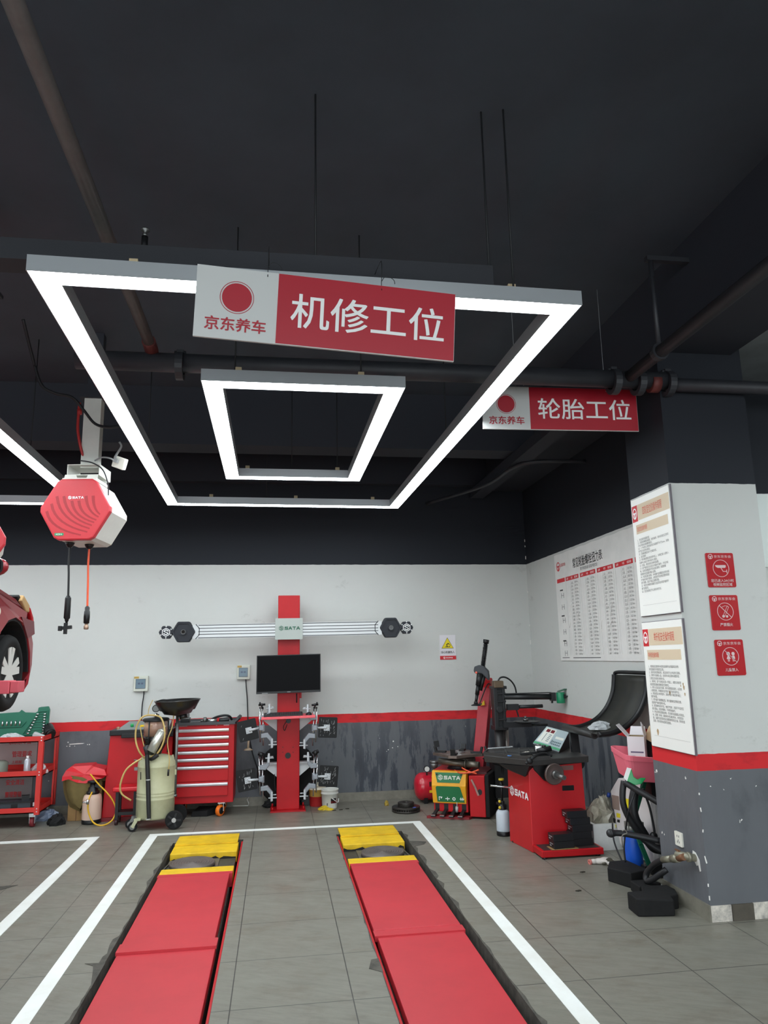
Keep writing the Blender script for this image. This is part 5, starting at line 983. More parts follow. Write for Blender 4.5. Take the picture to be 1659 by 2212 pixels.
for k in range(36): a = 2 * PI * k / 36; mb.obox(q + Vector((.136 * math.cos(a), .136 * math.sin(a), .027)), (.016, .008, .018), (0, 0, a))
mb.lathe([(.125, .018), (.125, .038)], q, 30); put('friction_ring', mb, DISC, T)
mb = MB(); mb.lathe([(.082, .05), (.08, .088), (.076, .092), (.03, .092), (.03, .08), (.001, .08)], q, 36)
for k in range(40): a = 2 * PI * k / 40; mb.obox(q + Vector((.081 * math.cos(a), .081 * math.sin(a), .07)), (.006, .006, .034), (0, 0, a))
put('hat', mb, DISC, T)
mb = MB(); mb.obox(q + Vector((.07, -.1, .052)), (.03, .02, .004), (0, 0, .3)); put('blue_mark', mb, mat('blue_paint', (66, 92, 190), .5), T)
# warning sign on the back wall
T = thing('warning_sign', 'small white warning sign with yellow triangle on the back wall', 'sign', (1.98, 8.555, 1.517)); P = FRONT(0, 8.554, 0)
mb = MB(); mb.prism(rrect(1.884, 1.517, 2.076, 1.801, .006), P, -.004, 0); put('plate', mb, mat('sign_plate_white', (218, 214, 218), .4), T)
tri = lambda k: [(1.978 + (x - 1.978) * k, 1.69 + (z - 1.69) * k) for x, z in ((1.905, 1.645), (2.051, 1.645), (1.978, 1.773))]
mb = MB(); mb.prism(tri(1), P, 0, .001); put('triangle_border', mb, mat('print_black', (30, 30, 30), .5), T)
mb = MB(); mb.prism(tri(.9), P, .0, .0016); put('triangle', mb, mat('warning_yellow', (226, 204, 20), .5), T)
mb = MB(); mb.prism([(1.945, 1.66), (2.01, 1.66), (2.005, 1.666), (1.95, 1.666)], P, .0016, .0022); mb.stroke([(1.972, 1.666), (1.968, 1.69), (1.985, 1.702), (1.997, 1.695)], .01, P, .0016, .0022); mb.stroke([(2.0, 1.67), (2.012, 1.68), (2.005, 1.692)], .004, P, .0016, .0022); put('pictogram', mb, mat('print_black', (30, 30, 30)), T)
text('lettering', '当心机器伤人', P, (1.9, 1.588, 2.06, 1.616), mat('print_black', (30, 30, 30)), T, bold=.015)
mb = MB(); mb.prism([(1.884, 1.517), (2.076, 1.517), (2.076, 1.56), (1.884, 1.56)], P, 0, .001); put('red_band', mb, REDT, T)
mb = MB(); wheelmark(mb, P, 1.935, 1.538, .012, .001, .002); put('emblem', mb, WHT, T)
text('shop_name', '京东京车会', P, (1.955, 1.53, 2.035, 1.546), WHT, T, c=.002, bold=.02)
# ---------------------------------------------------------------- red air tank
T = thing('air_tank', 'small red air tank lying on the floor left of the tyre changer', 'air tank', (1.75, 8.3, .02))
TKR = mat('tank_red', (186, 24, 44), .25, coat=.3); q = Vector((1.52, 8.3, .165))
mb = MB(); mb.lathe([(.02, -.03), (.08, -.022), (.12, .0), (.14, .03), (.145, .06), (.145, .5), (.12, .54), (.02, .565)], q, 32, (1, 0, 0)); put('vessel', mb, TKR, T)
for x in (1.6, 2.0): mb = MB(); mb.box(x - .02, x + .02, 8.2, 8.4, .0, .07); put('foot', mb, PLAS, T)
mb = MB(); g = wy(922, 1661, 8.22); mb.cyl(g + Vector((0, .02, 0)), g + Vector((0, -.01, 0)), .032, n=20); mb.cyl(g + Vector((0, .01, -.03)), g + Vector((0, .01, -.07)), .008); gg = put('gauge', mb, PLAS, T)
mb = MB(); mb.cyl(g + Vector((0, -.01, 0)), g + Vector((0, -.012, 0)), .027, n=20); put('gauge_dial', mb, mat('dial_white', (214, 214, 208), .4), gg)
mb = MB(); mb.box(1.63, 1.8, 8.148, 8.158, .12, .145); put('yellow_label', mb, YEL, T)
mb = MB(); mb.box(1.63, 1.75, 8.15, 8.16, .185, .23); put('dark_label', mb, mat('label_maroon', (70, 20, 28), .4), T)
mb = MB(); k = wy(938, 1648, 8.1); mb.cyl(k + Vector((0, 0, .0)), k + Vector((0, 0, .025)), .052, .05, 18); mb.lathe([(.05, 0), (.03, -.05), (.012, -.06)], k, 16); mb.cyl(k + Vector((0, 0, -.06)), k + Vector((0, .15, -.2)), .012); put('pressure_regulator', mb, STEEL, T); 

# ---------------------------------------------------------------- tyre changer
T = thing('tire_changer', 'red tyre changer with yellow and green front, tilting column and black helper arms', 'tyre changer', (1.72, 7.6, 0))
yaw = R(-27); ux, uy = Vector((math.cos(yaw), math.sin(yaw), 0)), Vector((-math.sin(yaw), math.cos(yaw), 0)); B0 = Vector((1.7, 7.475, 0))
def L(a, b, z): return B0 + ux * a + uy * b + Vector((0, 0, z))
def lbox(mb, a0, a1, b0, b1, z0, z1): return mb.add([L(a, b, z) for z in (z0, z1) for b in (b0, b1) for a in (a0, a1)], [(0, 2, 3, 1), (4, 5, 7, 6), (0, 1, 5, 4), (2, 6, 7, 3), (0, 4, 6, 2), (1, 3, 7, 5)])
F = PL(L(0, 0, 0), ux, (0, 0, 1))
mb = MB(); lbox(mb, -.17, .175, .01, .5, .05, .44); bd = put('body', mb, RED, T, bevel=.006)
mb = MB()
for x in (-.135, -.045, .045, .135): mb.prism([(x - .022, .06), (x + .022, .06), (x + .022, .125), (x - .022, .125)], F, -.012, -.0085)
put('pedal_slots', mb, PLAS, bd)
mb = MB(); mb.add([F(a, b, c) for a, b, c in ((-.172, .135, 0), (.165, .135, 0), (.185, .44, -.02), (-.172, .44, -.02), (-.172, .135, .012), (.165, .135, .012), (.17, .3, .045), (.175, .435, .02), (-.172, .435, .02), (-.172, .3, .045))], [(4, 5, 6, 9), (9, 6, 7, 8), (0, 3, 8, 9), (0, 9, 4), (1, 5, 6), (1, 6, 7, 2), (3, 2, 7, 8), (0, 4, 5, 1)]); fp = put('front_cover', mb, mat('cover_orange_yellow', (226, 160, 22), .45, noise=.25, scale=9, dirt=(150, 90, 20)), T)
FG = mat('cover_green', (28, 106, 62), .5, noise=.15, scale=8)
v1 = (F(0, .3, .045) - F(0, .135, .012)).normalized(); P1 = PL(F(0, .135, .0125), ux, v1)
mb = MB(); mb.prism([(-.125, .012), (.15, .012), (.115, .155), (.1, .165), (-.12, .165), (-.132, .155)], P1, 0, .003); g1 = put('pedal_panel', mb, FG, T)
mb = MB()
mb.stroke([(-.105, .03), (-.105, .06), (-.085, .06), (-.085, .045), (-.075, .06)], .006, P1, .003, .0045)
mb.stroke([(-.04, .045), (0, .045)], .007, P1, .003, .0045); mb.stroke([(-.02, .03), (-.02, .06)], .007, P1, .003, .0045)
mb.hoop(ngon(.045, .045, .016, 12), ngon(.045, .045, .009, 12), P1, .003, .0045); mb.stroke([(.105, .045), (.145, .045)], .007, P1, .003, .0045); mb.stroke([(.115, .032), (.115, .058)], .006, P1, .003, .0045); mb.stroke([(.133, .032), (.133, .058)], .006, P1, .003, .0045); put('pedal_symbols', mb, WHT, g1)
v2 = (F(0, .435, .02) - F(0, .3, .045)).normalized(); P2 = PL(F(0, .3, .0455), ux, v2)
mb = MB(); mb.prism([(-.115, .03), (.11, .03), (.145, .125), (-.14, .125)], P2, 0, .003); g2 = put('logo_panel', mb, FG, T); brand('logo', P2, .0, .078, .034, mat('worn_white', (206, 206, 196), .6), g2, c=.003)
mb = MB()
for a in (-.12, .125): mb.cyl(P2(a, .105, 0), P2(a, .105, .006), .01, n=10)
put('cover_screws', mb, PLAS, g2)
for i, x in enumerate((-.135, -.045, .045, .135)):
    mb = MB(); mb.beam(F(x, .075, -.02), F(x - .012, .035, .09), .032, .014); mb.beam(F(x - .012, .036, .06), F(x - .014, .03, .115), .045, .016); p = put('pedal', mb, DARK, T)
    mb = MB(); mb.beam(F(x - .014, .037, .095), F(x - .0145, .036, .118), .045, .008); put('pedal_edge', mb, CHR, p)
mb = MB(); mb.tube([F(.07, .06, .03), F(.075, .11, .04)], .014, 8); mb.tube([F(.075, .11, .04), F(.075, .15, .03)], .004, 6); put('air_filter', mb, mat('clear_grey', (170, 172, 170), .2), T)
mb = MB(); mb.add([L(-.22, -.09, .0), L(.2, -.07, .0), L(.22, .02, 0), L(-.18, .02, 0), L(-.22, -.09, .022), L(.2, -.07, .022), L(.22, .02, .022), L(-.18, .02, .022)], [(3, 2, 1, 0), (4, 5, 6, 7), (0, 1, 5, 4), (1, 2, 6, 5), (2, 3, 7, 6), (3, 0, 4, 7)]); put('base_frame', mb, mat('dark_red', (120, 16, 24)), T)
mb = MB(); lbox(mb, .2, .355, -.02, .1, .02, .4); sd = put('side_box', mb, RED, T, bevel=.005)
Q = PL(L(.2, -.02, 0), ux, (0, 0, 1)); mb = MB(); mb.prism(ngon(.105, .25, .028, 14, 0, .8), Q, -.002, .001); put('hand_slot', mb, PLAS, sd)
mb = MB(); mb.stroke([(.03, .36), (.06, .3), (.09, .225)], .018, Q, .001, .012); put('tire_lever', mb, mat('worn_lever', (150, 120, 112), .4, .5), sd)
mb = MB(); lbox(mb, .355, .395, -.015, .42, .02, .41); put('bead_breaker_pad', mb, RUB, T, bevel=.006)
mb = MB(); lbox(mb, .175, .355, .1, .5, .03, .42); put('rear_housing', mb, mat('machine_maroon', (74, 20, 24), .5), T)
# turntable
tc = L(.06, .17, 0)
mb = MB(); mb.cyl(tc + Vector((0, 0, .44)), tc + Vector((0, 0, .5)), .12, .08, 24); put('spindle', mb, DARK, T)
mb = MB(); mb.cyl(L(-.12, .08, .515), L(.16, .04, .5), .032, n=16); mb.cyl(L(.16, .04, .5), L(.3, .02, .497), .032, n=14); mb.cyl(L(.155, .04, .5), L(.165, .04, .5), .044, n=16); mb.cyl(L(-.05, .3, .51), L(.2, .28, .51), .035); put('clamp_cylinder', mb, mat('oily_steel', (112, 106, 96), .4, .7, noise=.5, scale=16), T)
mb = MB(); n_ = 8; star = [(r_ * math.cos(a), r_ * math.sin(a)) for k in range(8) for a, r_ in ((2 * PI * k / 8 + .3, .27 if k % 2 else .215),)]
star = [q_ for k in range(4) for q_ in [(.26 * math.cos(PI / 2 * k + d_) * e_, .26 * math.sin(PI / 2 * k + d_) * e_) for d_, e_ in ((-.16, 1), (.16, 1), (.45, .8), (1.1, .8))]]
Z = PL(tc + Vector((0, 0, .565)), ux, uy); mb.prism(star, Z, 0, .025); tt = put('turntable', mb, mat('worn_turntable', (118, 104, 96), .4, .5, noise=.5, scale=10), T)
mb = MB(); mb.hoop(ngon(0, 0, .17, 32), ngon(0, 0, .155, 32), Z, .025, .028); mb.hoop(ngon(0, 0, .07, 24), ngon(0, 0, .045, 24), Z, .025, .032); put('worn_ring', mb, CHR, tt)
for k in range(4):
    a = PI / 2 * k; mb = MB(); c_ = Z(.19 * math.cos(a), .19 * math.sin(a), .025); d_ = (ux * math.cos(a) + uy * math.sin(a)); mb.beam(c_ - d_ * .06, c_ + d_ * .05, .05, .03); mb.beam(c_ + d_ * .04, c_ + d_ * .055 + Vector((0, 0, .06)), .045, .02, up=tuple(d_)); put('clamp_jaw', mb, DARK, tt)
mb = MB(); c_ = wy(944, 1607, 7.55); mb.beam(c_ + Vector((0, 0, -.03)), c_ + Vector((-.01, 0, .03)), .05, .012, up=(0, 1, 0)); put('jaw_cover', mb, PLAS, tt)
mb = MB(); mb.tube([L(.05, .02, .44), L(.12, -.03, .425), L(.22, -.02, .43), L(.3, 0, .455)], .0075, 8); mb.tube([L(.13, .0, .47), L(.2, -.02, .44), L(.28, -.01, .42)], .0075, 8); put('orange_air_hose', mb, mat('orange_hose', (222, 84, 44)), T)
# tilting column
cb = Vector((2.11, 7.86, .4)); ct = wy(1051, 1480, 7.93)
mb = MB(); mb.beam(cb, ct, .12, .13, up=(-.5, -.85, 0)); cl = put('tilting_column', mb, mat('column_red', (168, 28, 42), .4, noise=.3, scale=4, dirt=(120, 20, 32)), T, bevel=.006)
mb = MB(); mb.beam(ct - Vector((0, 0, .02)), wy(1052, 1466, 7.9), .13, .14, up=(-.5, -.85, 0), w2=.09, h2=.11); put('column_head', mb, RED, T, bevel=.01)
mb = MB(); o = wy(1040, 1520, 7.83); mb.prism([(-.02, -.02), (.035, -.015), (.03, .035)], PL(o, (.92, -.38, 0), (0, 0, 1)), -.03, .005); put('warning_label', mb, YEL, cl)
hb = wy(1041, 1449, 7.72)
mb = MB(); P = PL(hb, (.93, -.37, 0), (0, 0, 1)); mb.prism([(-.085, -.0), (-.075, .045), (-.03, .06), (.015, .055), (.07, .0), (.075, -.06), (.07, -.1), (.0, -.03), (-.07, -.025)], P, -.07, .04); put('head_cover', mb, mat('head_black', (44, 47, 52), .5), T, bevel=.008)
mb = MB(); a, b = wy(1043, 1440, 7.74), wy(1050, 1386, 7.74); mb.cyl(a, b, .02, n=14); d_ = (b - a).normalized()
for k in range(16): q_ = a + (b - a) * (k + .3) / 18; mb.cyl(q_, q_ + d_ * .007, .027, n=14)
mb.cyl(b - d_ * .02, b + d_ * .02, .03, .033, 16); put('spring_post', mb, PLAS, T)
mb = MB(); a, b = wy(1037, 1455, 7.7), wy(1028, 1518, 7.7); k1 = a + (b - a) * .42; k2 = a + (b - a) * .72; mb.cyl(a, k1, .034, .03, 6); mb.cyl(k1, k2, .022, .022, 6); mb.cyl(k2, b, .018, .014, 10); mb.cyl(a + Vector((.05, 0, 0)), k2 + Vector((.035, 0, .04)), .022, n=8); put('hex_shaft', mb, PLAS, T)
mb = MB(); mb.ball(b, .022); mb.lathe([(.004, 0), (.03, -.015), (.05, -.022), (.052, -.03), (.02, -.026)], b, 16); mb.beam(b + Vector((.0, 0, -.02)), b + Vector((.06, -.01, -.012)), .03, .014); put('mount_head', mb, DARK, T)
mb = MB(); k_ = wy(1029, 1453, 7.66); mb.ball(k_, .012); put('red_button', mb, mat('button_red', (222, 92, 72), .4), T)
mb = MB(); mb.tube([wy(1036, 1520, 7.8), wy(1052, 1480, 7.84), wy(1060, 1478, 7.84)], .006, 6); put('head_hose', mb, WIRE, T)
# helper arm post and arms
AY = 7.62; f = lambda x, y, Y=AY: wy(x, y, Y)
HB = mat('helper_black', (34, 36, 38), .42, noise=.2, scale=10)
mb = MB(); a, b = f(1083, 1575), f(1083, 1482)
mb.box(a.x - .06, a.x + .06, AY + .0, AY + .12, a.z, b.z); mb.box(a.x - .07, a.x + .07, AY - .02, AY + .14, a.z - .01, a.z + .03); mb.box(a.x - .07, a.x + .075, AY - .02, AY + .14, b.z - .03, b.z); mb.box(a.x - .07, a.x - .03, AY - .025, AY, a.z, b.z); mb.box(a.x + .025, a.x + .05, AY - .02, AY, a.z + .05, b.z - .02)
for zf in (.2, .4, .62, .8): z_ = a.z + (b.z - a.z) * zf; mb.box(a.x - .05, a.x + .06, AY - .022, AY + .02, z_, z_ + .02)
mb.cyl((a.x - .02, AY - .05, a.z + .2), (a.x - .02, AY, a.z + .2), .035); put('helper_carriage', mb, HB, T, bevel=.004)
mb = MB(); mb.cyl((a.x - .005, AY + .06, a.z), (a.x - .005, AY + .06, .3), .05, n=16); mb.box(a.x + .01, a.x + .06, AY + .08, AY + .13, .2, a.z); put('helper_post', mb, mat('post_dark', (52, 50, 50), .4, .4), T)
mb = MB(); mb.cyl((a.x + .085, AY + .12, .2), (a.x + .085, AY + .12, a.z), .028, n=14); put('cylinder_rod', mb, mat('rod_grey', (150, 142, 136), .35, .5), T)
mb = MB(); t_ = f(1075, 1478); mb.obox(t_, (.1, .1, .07)); put('top_valve', mb, mat('brass_valve', (108, 92, 74), .45, .5), T, bevel=.006)
mb = MB(); mb.tube([f(1076, 1471, 7.66), f(1081, 1464, 7.66), f(1091, 1463, 7.66), f(1103, 1470, 7.66), f(1112, 1483, 7.66), f(1116, 1500, 7.66)], .0085, 8); put('air_line', mb, PLAS, T)
def arm(name, x0, x1, y, th, yy=AY - .02, y2=None):
    mb = MB(); p_, q_ = f(x0, y, yy), f(x1, y2 or y, yy - .02); mb.cyl(p_, q_, th / 2, n=18); return mb, p_, q_
mb, p_, q_ = arm('upper', 1088, 1190, 1505, .058); mb.box(p_.x, q_.x, AY - .06, AY + .0, p_.z + .025, p_.z + .034); mb.obox(q_ + Vector((.02, 0, 0)), (.05, .06, .085)); mb.cyl(q_ + Vector((.01, 0, -.045)), q_ + Vector((.01, 0, -.065)), .012, n=8); put('upper_arm', mb, HB, T)
mb, p_, q_ = arm('middle', 1115, 1172, 1527, .036, y2=1525); mb.obox(p_ + Vector((-.04, 0, 0)), (.12, .06, .06)); mb.beam(p_ + Vector((.0, 0, -.02)), p_ + Vector((.02, 0, -.1)), .012, .012, up=(0, 1, 0)); put('middle_arm', mb, HB, T)
mb, p_, q_ = arm('lower', 1086, 1147, 1565, .03, y2=1566); mb.box(p_.x, q_.x, AY - .06, AY + .0, p_.z - .03, p_.z + .025); mb.cyl(q_ + Vector((-.04, 0, .03)), q_ + Vector((-.04, 0, .04)), .12, .14, 20); mb.cyl(q_, q_ + Vector((.17, -.02, -.0)), .012, n=8); put('lower_arm', mb, HB, T)
mb = MB(); e = f(1135, 1552); mb.cyl(e, e + Vector((0, 0, -.02)), .024, .03); mb.ball(e + Vector((0, 0, .012)), .014); put('press_disc_knob', mb, STEEL, T)
q_ = f(1211, 1507, 7.56); mb = MB(); mb.lathe([(.042, -.055), (.044, -.05), (.044, .05), (.04, .055)], q_, 20); lc = put('paste_cup', mb, mat('cup_green', (20, 128, 88), .4), T, label='green paste cup with open lid')
mb = MB(); mb.obox(q_ + Vector((.035, 0, .08)), (.12, .07, .006), (0, R(-17), 0)); put('cup_lid', mb, GREEN, lc)
mb = MB(); mb.cyl(q_ + Vector((.03, -.04, .015)), q_ + Vector((.09, -.05, .012)), .007, n=8); mb.obox(q_ + Vector((.03, -.04, .015)), (.02, .015, .04)); put('cup_clip', mb, DARK, lc)
mb = MB(); k_ = wy(1074, 1622, 7.65); mb.obox(k_, (.16, .1, .03)); mb.tube([k_ + Vector((-.1, 0, 0)), k_ + Vector((-.14, -.02, -.05)), k_ + Vector((-.16, -.03, -.07))], .008); put('tool_plate', mb, DARK, T)
mb = MB(); mb.cyl(wy(1052, 1624, 7.4), wy(1051, 1635, 7.4), .018, n=12); put('oiler_cup', mb, mat('oiler_clear', (190, 180, 160), .25), T)
mb = MB(); mb.tube([wy(1047, 1612, 7.4), wy(1056, 1630, 7.38), wy(1066, 1648, 7.4), wy(1084, 1655, 7.5), wy(1086, 1690, 7.55)], .012, 8); mb.box(2.18, 2.42, 7.52, 7.7, .15, .52); put('motor_block', mb, mat('motor_black', (26, 26, 27), .6), T)

# ---------------------------------------------------------------- wheel balancer
BALANCER = T = thing('wheel_balancer', 'red wheel balancer with tool tray, sloped display, shaft flange and raised black wheel guard', 'wheel balancer', (2.27, 6.2, 0))
bx0, bx1, by0, by1, bt = 2.03, 2.5, 6.04, 6.45, .69
mb = MB(); vs = [(1.975, by1 + .0, .0), (2.033, by0, .0), (2.51, by0, 0), (2.51, by1, 0), (1.985, by1, bt), (2.035, by0, bt), (2.495, by0, bt), (2.495, by1, bt)]
mb.add(vs, [(3, 2, 1, 0), (4, 5, 6, 7), (0, 1, 5, 4), (1, 2, 6, 5), (2, 3, 7, 6), (3, 0, 4, 7)]); bd = put('cabinet', mb, mat('balancer_red', (190, 26, 34), .36, noise=.15, scale=3), T, bevel=.006)
u = Vector((.05, -.41, 0)); PS = PL((1.982, by1, 0), u, (0, 0, 1)); brand('logo', PS, .215, .42, .052, WHT, bd, c=.004)
PF = FRONT(0, by0, 0); mb = MB(); a = wy(1227, 1702, by0); mb.prism(rrect(a.x - .05, a.z - .02, a.x + .05, a.z + .02, .004), PF, 0, .003); put('hand_grip', mb, PLAS, bd)
mb = MB(); a, b = wy(1213, 1664, by0), wy(1238, 1653, by0); mb.prism([(a.x, a.z), (b.x, a.z), (b.x, b.z), (a.x, b.z)], PF, 0, .002); put('rating_plate', mb, mat('plate_maroon_grey', (128, 88, 84), .4), bd)
mb = MB(); mb.box(2.035, 2.54, 5.83, 6.06, .012, .06); bs = put('base_plate', mb, RED, T, bevel=.005)
mb = MB(); mb.box(2.06, 2.52, 5.85, 6.03, .0602, .0622); put('rubber_mat', mb, mat('mat_dark', (52, 32, 32), .7, noise=.4, scale=20), bs)
mb = MB()
for x, y in ((2.06, 5.85), (2.5, 5.86), (2.0, 6.4)): mb.cyl((x, y, 0), (x, y, .014), .02)
put('foot', mb, PLAS, T)
# tray top
TR = mat('tray_black', (48, 47, 46), .5, noise=.25, scale=10)
mb = MB(); zt = .72
mb.add([(1.76, 6.36, zt - .06), (2.03, 5.96, zt - .05), (2.53, 5.98, zt - .04), (2.55, 6.5, zt - .04), (1.86, 6.58, zt - .04), (1.75, 6.36, zt), (2.03, 5.95, zt), (2.53, 5.97, zt + .01), (2.56, 6.5, zt + .02), (1.86, 6.6, zt + .02)], [(4, 3, 2, 1, 0), (5, 6, 7, 8, 9), (0, 1, 6, 5), (1, 2, 7, 6), (2, 3, 8, 7), (3, 4, 9, 8), (4, 0, 5, 9)]); tr = put('weight_tray', mb, TR, T, bevel=.006)
mb = MB()
for a_, b_ in (((1.76, 6.37), (2.03, 5.96)), ((2.03, 5.96), (2.2, 5.97)), ((1.86, 6.59), (2.3, 6.52)), ((1.76, 6.37), (1.86, 6.59)), ((1.9, 6.16), (2.0, 6.57)), ((1.97, 6.05), (2.13, 6.55)), ((2.08, 6.0), (2.2, 6.5)), ((1.86, 6.4), (2.2, 6.25))): mb.beam((*a_, zt + .012), (*b_, zt + .012), .012, .026)
put('tray_dividers', mb, TR, tr)
for pts_, col_ in (([(1.82, 6.4), (1.9, 6.29), (1.97, 6.5), (1.9, 6.54)], (98, 90, 78)), ([(1.93, 6.15), (1.99, 6.08), (2.08, 6.4), (2.0, 6.48)], (84, 80, 72)), ([(2.04, 6.0), (2.1, 6.0), (2.18, 6.44), (2.13, 6.46)], (92, 88, 82))):
    mb = MB(); mb.prism(pts_, PL((0, 0, zt + .006), (1, 0, 0), (0, 1, 0)), 0, .003); put('weight_compartment', mb, mat('weights_%d' % col_[0], col_, .5, .2, noise=.5, scale=60), tr)
mb = MB(); mb.add([(1.84, 6.22, zt - .06), (2.02, 5.97, zt - .05), (2.1, 6.04, zt - .05), (1.98, 6.26, zt - .06), (1.9, 6.2, zt - .1), (2.0, 6.03, zt - .14), (2.06, 6.08, zt - .12), (1.98, 6.22, zt - .1)], [(0, 1, 2, 3), (4, 7, 6, 5), (0, 4, 5, 1), (1, 5, 6, 2), (2, 6, 7, 3), (3, 7, 4, 0)]); put('tray_support', mb, DARK, T)
# display
dq = [wy(1152, 1604, 6.3), wy(1208, 1622, 6.2), wy(1229, 1580, 6.42), wy(1181, 1569, 6.5)]
nrm = (dq[1] - dq[0]).cross(dq[3] - dq[0]).normalized()
mb = MB(); lo = [Vector((p_.x, p_.y, zt)) for p_ in (dq[0], dq[1])] + [Vector((dq[2].x + .02, dq[2].y + .05, zt)), Vector((dq[3].x, dq[3].y + .05, zt))]
mb.add([p_ - nrm * .012 for p_ in dq] + lo, [(0, 1, 2, 3), (7, 6, 5, 4), (0, 4, 5, 1), (1, 5, 6, 2), (2, 6, 7, 3), (3, 7, 4, 0)]); hd = put('display_housing', mb, DARK, T, bevel=.005)
ud, vd = (dq[1] - dq[0]), (dq[3] - dq[0]); PD = PL(dq[0], ud, vd - ud * (vd.dot(ud) / ud.length_squared)); wd, hd_ = ud.length, (vd - ud * (vd.dot(ud) / ud.length_squared)).length
def DP(a, b): p_ = dq[0] * (1 - a) * (1 - b) + dq[1] * a * (1 - b) + dq[2] * a * b + dq[3] * (1 - a) * b; r_ = p_ - dq[0]; return (r_.dot(PD.u), r_.dot(PD.v))
qd = lambda a0, b0, a1, b1: [DP(a0, b0), DP(a1, b0), DP(a1, b1), DP(a0, b1)]
mb = MB(); mb.prism(qd(0, 0, 1, 1), PD, -.012, 0); dp = put('display_panel', mb, mat('panel_pale', (172, 186, 190), .35), hd)
mb = MB(); mb.prism(qd(0, 0, 1, .1), PD, 0, .001); put('green_border', mb, mat('panel_green', (84, 164, 120), .4), dp)
mb = MB(); mb.prism(qd(.05, .15, .5, .93), PD, 0, .001); mb.prism(qd(.62, .5, .95, .62), PD, 0, .001); put('panel_light_field', mb, mat('panel_white', (226, 226, 216), .4), dp)
mb = MB(); mb.prism(qd(.12, .72, .27, .88), PD, .001, .002); mb.prism(qd(.31, .72, .46, .88), PD, .001, .002); put('digit_window', mb, mat('digit_red', (112, 30, 40), .2), dp)
mb = MB()
for k in range(5): mb.prism(qd(.34, .25 + .085 * k, .44, .28 + .085 * k), PD, .001, .002); mb.prism(qd(.6 + .07 * k, .3, .65 + .07 * k, .36), PD, .001, .002); mb.prism(qd(.6 + .07 * k, .18, .65 + .07 * k, .24), PD, .001, .002)
mb.prism(qd(.2, .22, .22, .66), PD, .001, .002); mb.prism(qd(.55, .2, .58, .4), PD, .001, .002); put('panel_keys', mb, mat('key_grey_blue', (92, 112, 116), .5), dp)
# front shaft
fc = wy(1197, 1672, 5.95); ax = Vector((.16, -1, -.05)).normalized()
mb = MB(); P = FRONT(0, by0 - .01, 0); z0 = .69; mb.prism([(2.06, z0), (2.5, z0 - .01), (2.5, z0 - .02), (2.28, z0 - .03), (2.24, fc.z - .04), (2.2, fc.z - .075), (2.16, fc.z - .06), (2.08, z0 - .06)], P, -.03, .0); put('shaft_bracket', mb, PLAS, T, bevel=.006)
mb = MB(); mb.cyl(fc - ax * .12, fc, .038, n=18); put('shaft_hub', mb, mat('shaft_rust', (96, 82, 74), .4, .7), T)
mb = MB(); mb.lathe([(.035, .012), (.06, .002), (.075, .012), (.082, .012), (.084, .004), (.084, -.008), (.03, -.02)], fc, 36, ax); put('flange', mb, mat('flange_steel', (108, 96, 92), .4, .7), T)
mb = MB(); mb.cyl(fc, fc + ax * .045, .034, .03, 18); mb.cyl(fc + ax * .04, fc + ax * .15, .017, n=16); mb.ring(fc + ax * .15, fc + ax * .155, .019, .009, 16); put('spindle', mb, STEEL, T)
mb = MB(); mb.tube([wy(1136, 1650, 5.95), wy(1150, 1638, 5.95), wy(1162, 1630, 5.97), wy(1178, 1628, 6.0), wy(1192, 1632, 6.0)], .012, 8); mb.ball(wy(1144, 1644, 5.94), .026); put('distance_gauge', mb, DARK, T)
# wheel guard
mb = MB(); a, b = wy(1247, 1648, 6.2), wy(1238, 1580, 6.25); mb.beam(a, b, .07, .035, up=(0, 1, 0)); mb.cyl(a + Vector((0, -.05, -.0)), a + Vector((0, .03, 0)), .045); put('guard_arm', mb, DARK, T)
mb = MB(); mb.tube([(2.46, 6.28, .93), (2.5, 5.76, .915)], .028, 14, sharp=True); mb.ring((2.5, 5.755, .915), (2.5, 5.765, .915), .03, .02, 16); put('guard_bar', mb, mat('guard_bar', (40, 39, 38), .5), T)
arc = [(2.47, .935), (2.56, .937), (2.66, .965), (2.74, 1.01), (2.81, 1.075), (2.86, 1.15), (2.895, 1.235), (2.91, 1.32), (2.915, 1.37)]
mb = MB(); n = len(arc); ya, yb = 6.2, 5.62; HS = mat('guard_black', (34, 35, 33), .55, noise=.4, scale=6, dirt=(62, 58, 46), spec=.3)
vs = [(x + o_, y, z - o_ * .6) for o_ in (0, .014) for y in (ya, yb) for x, z in arc]
fs = []
for s_ in (0, 2 * n):
    fs += [(s_ + i, s_ + i + 1, s_ + n + i + 1, s_ + n + i) for i in range(n - 1)]
fs += [(i, i + 1, 2 * n + i + 1, 2 * n + i) for i in range(n - 1)] + [(n + i, n + i + 1, 3 * n + i + 1, 3 * n + i) for i in range(n - 1)] + [(0, n, 3 * n, 2 * n), (n - 1, 2 * n - 1, 4 * n - 1, 3 * n - 1)]
mb.add(vs, fs, True); gd = put('wheel_guard', mb, HS, T)
mb = MB(); mb.tube([(x, ya, z) for x, z in arc], .024, 8, 3); mb.tube([(x, yb, z) for x, z in arc], .022, 8, 3); mb.tube([(2.915, ya, 1.37), (2.93, ya - .06, 1.39), (2.93, yb, 1.39)], .016, 8); put('guard_rim', mb, PLAS, gd)
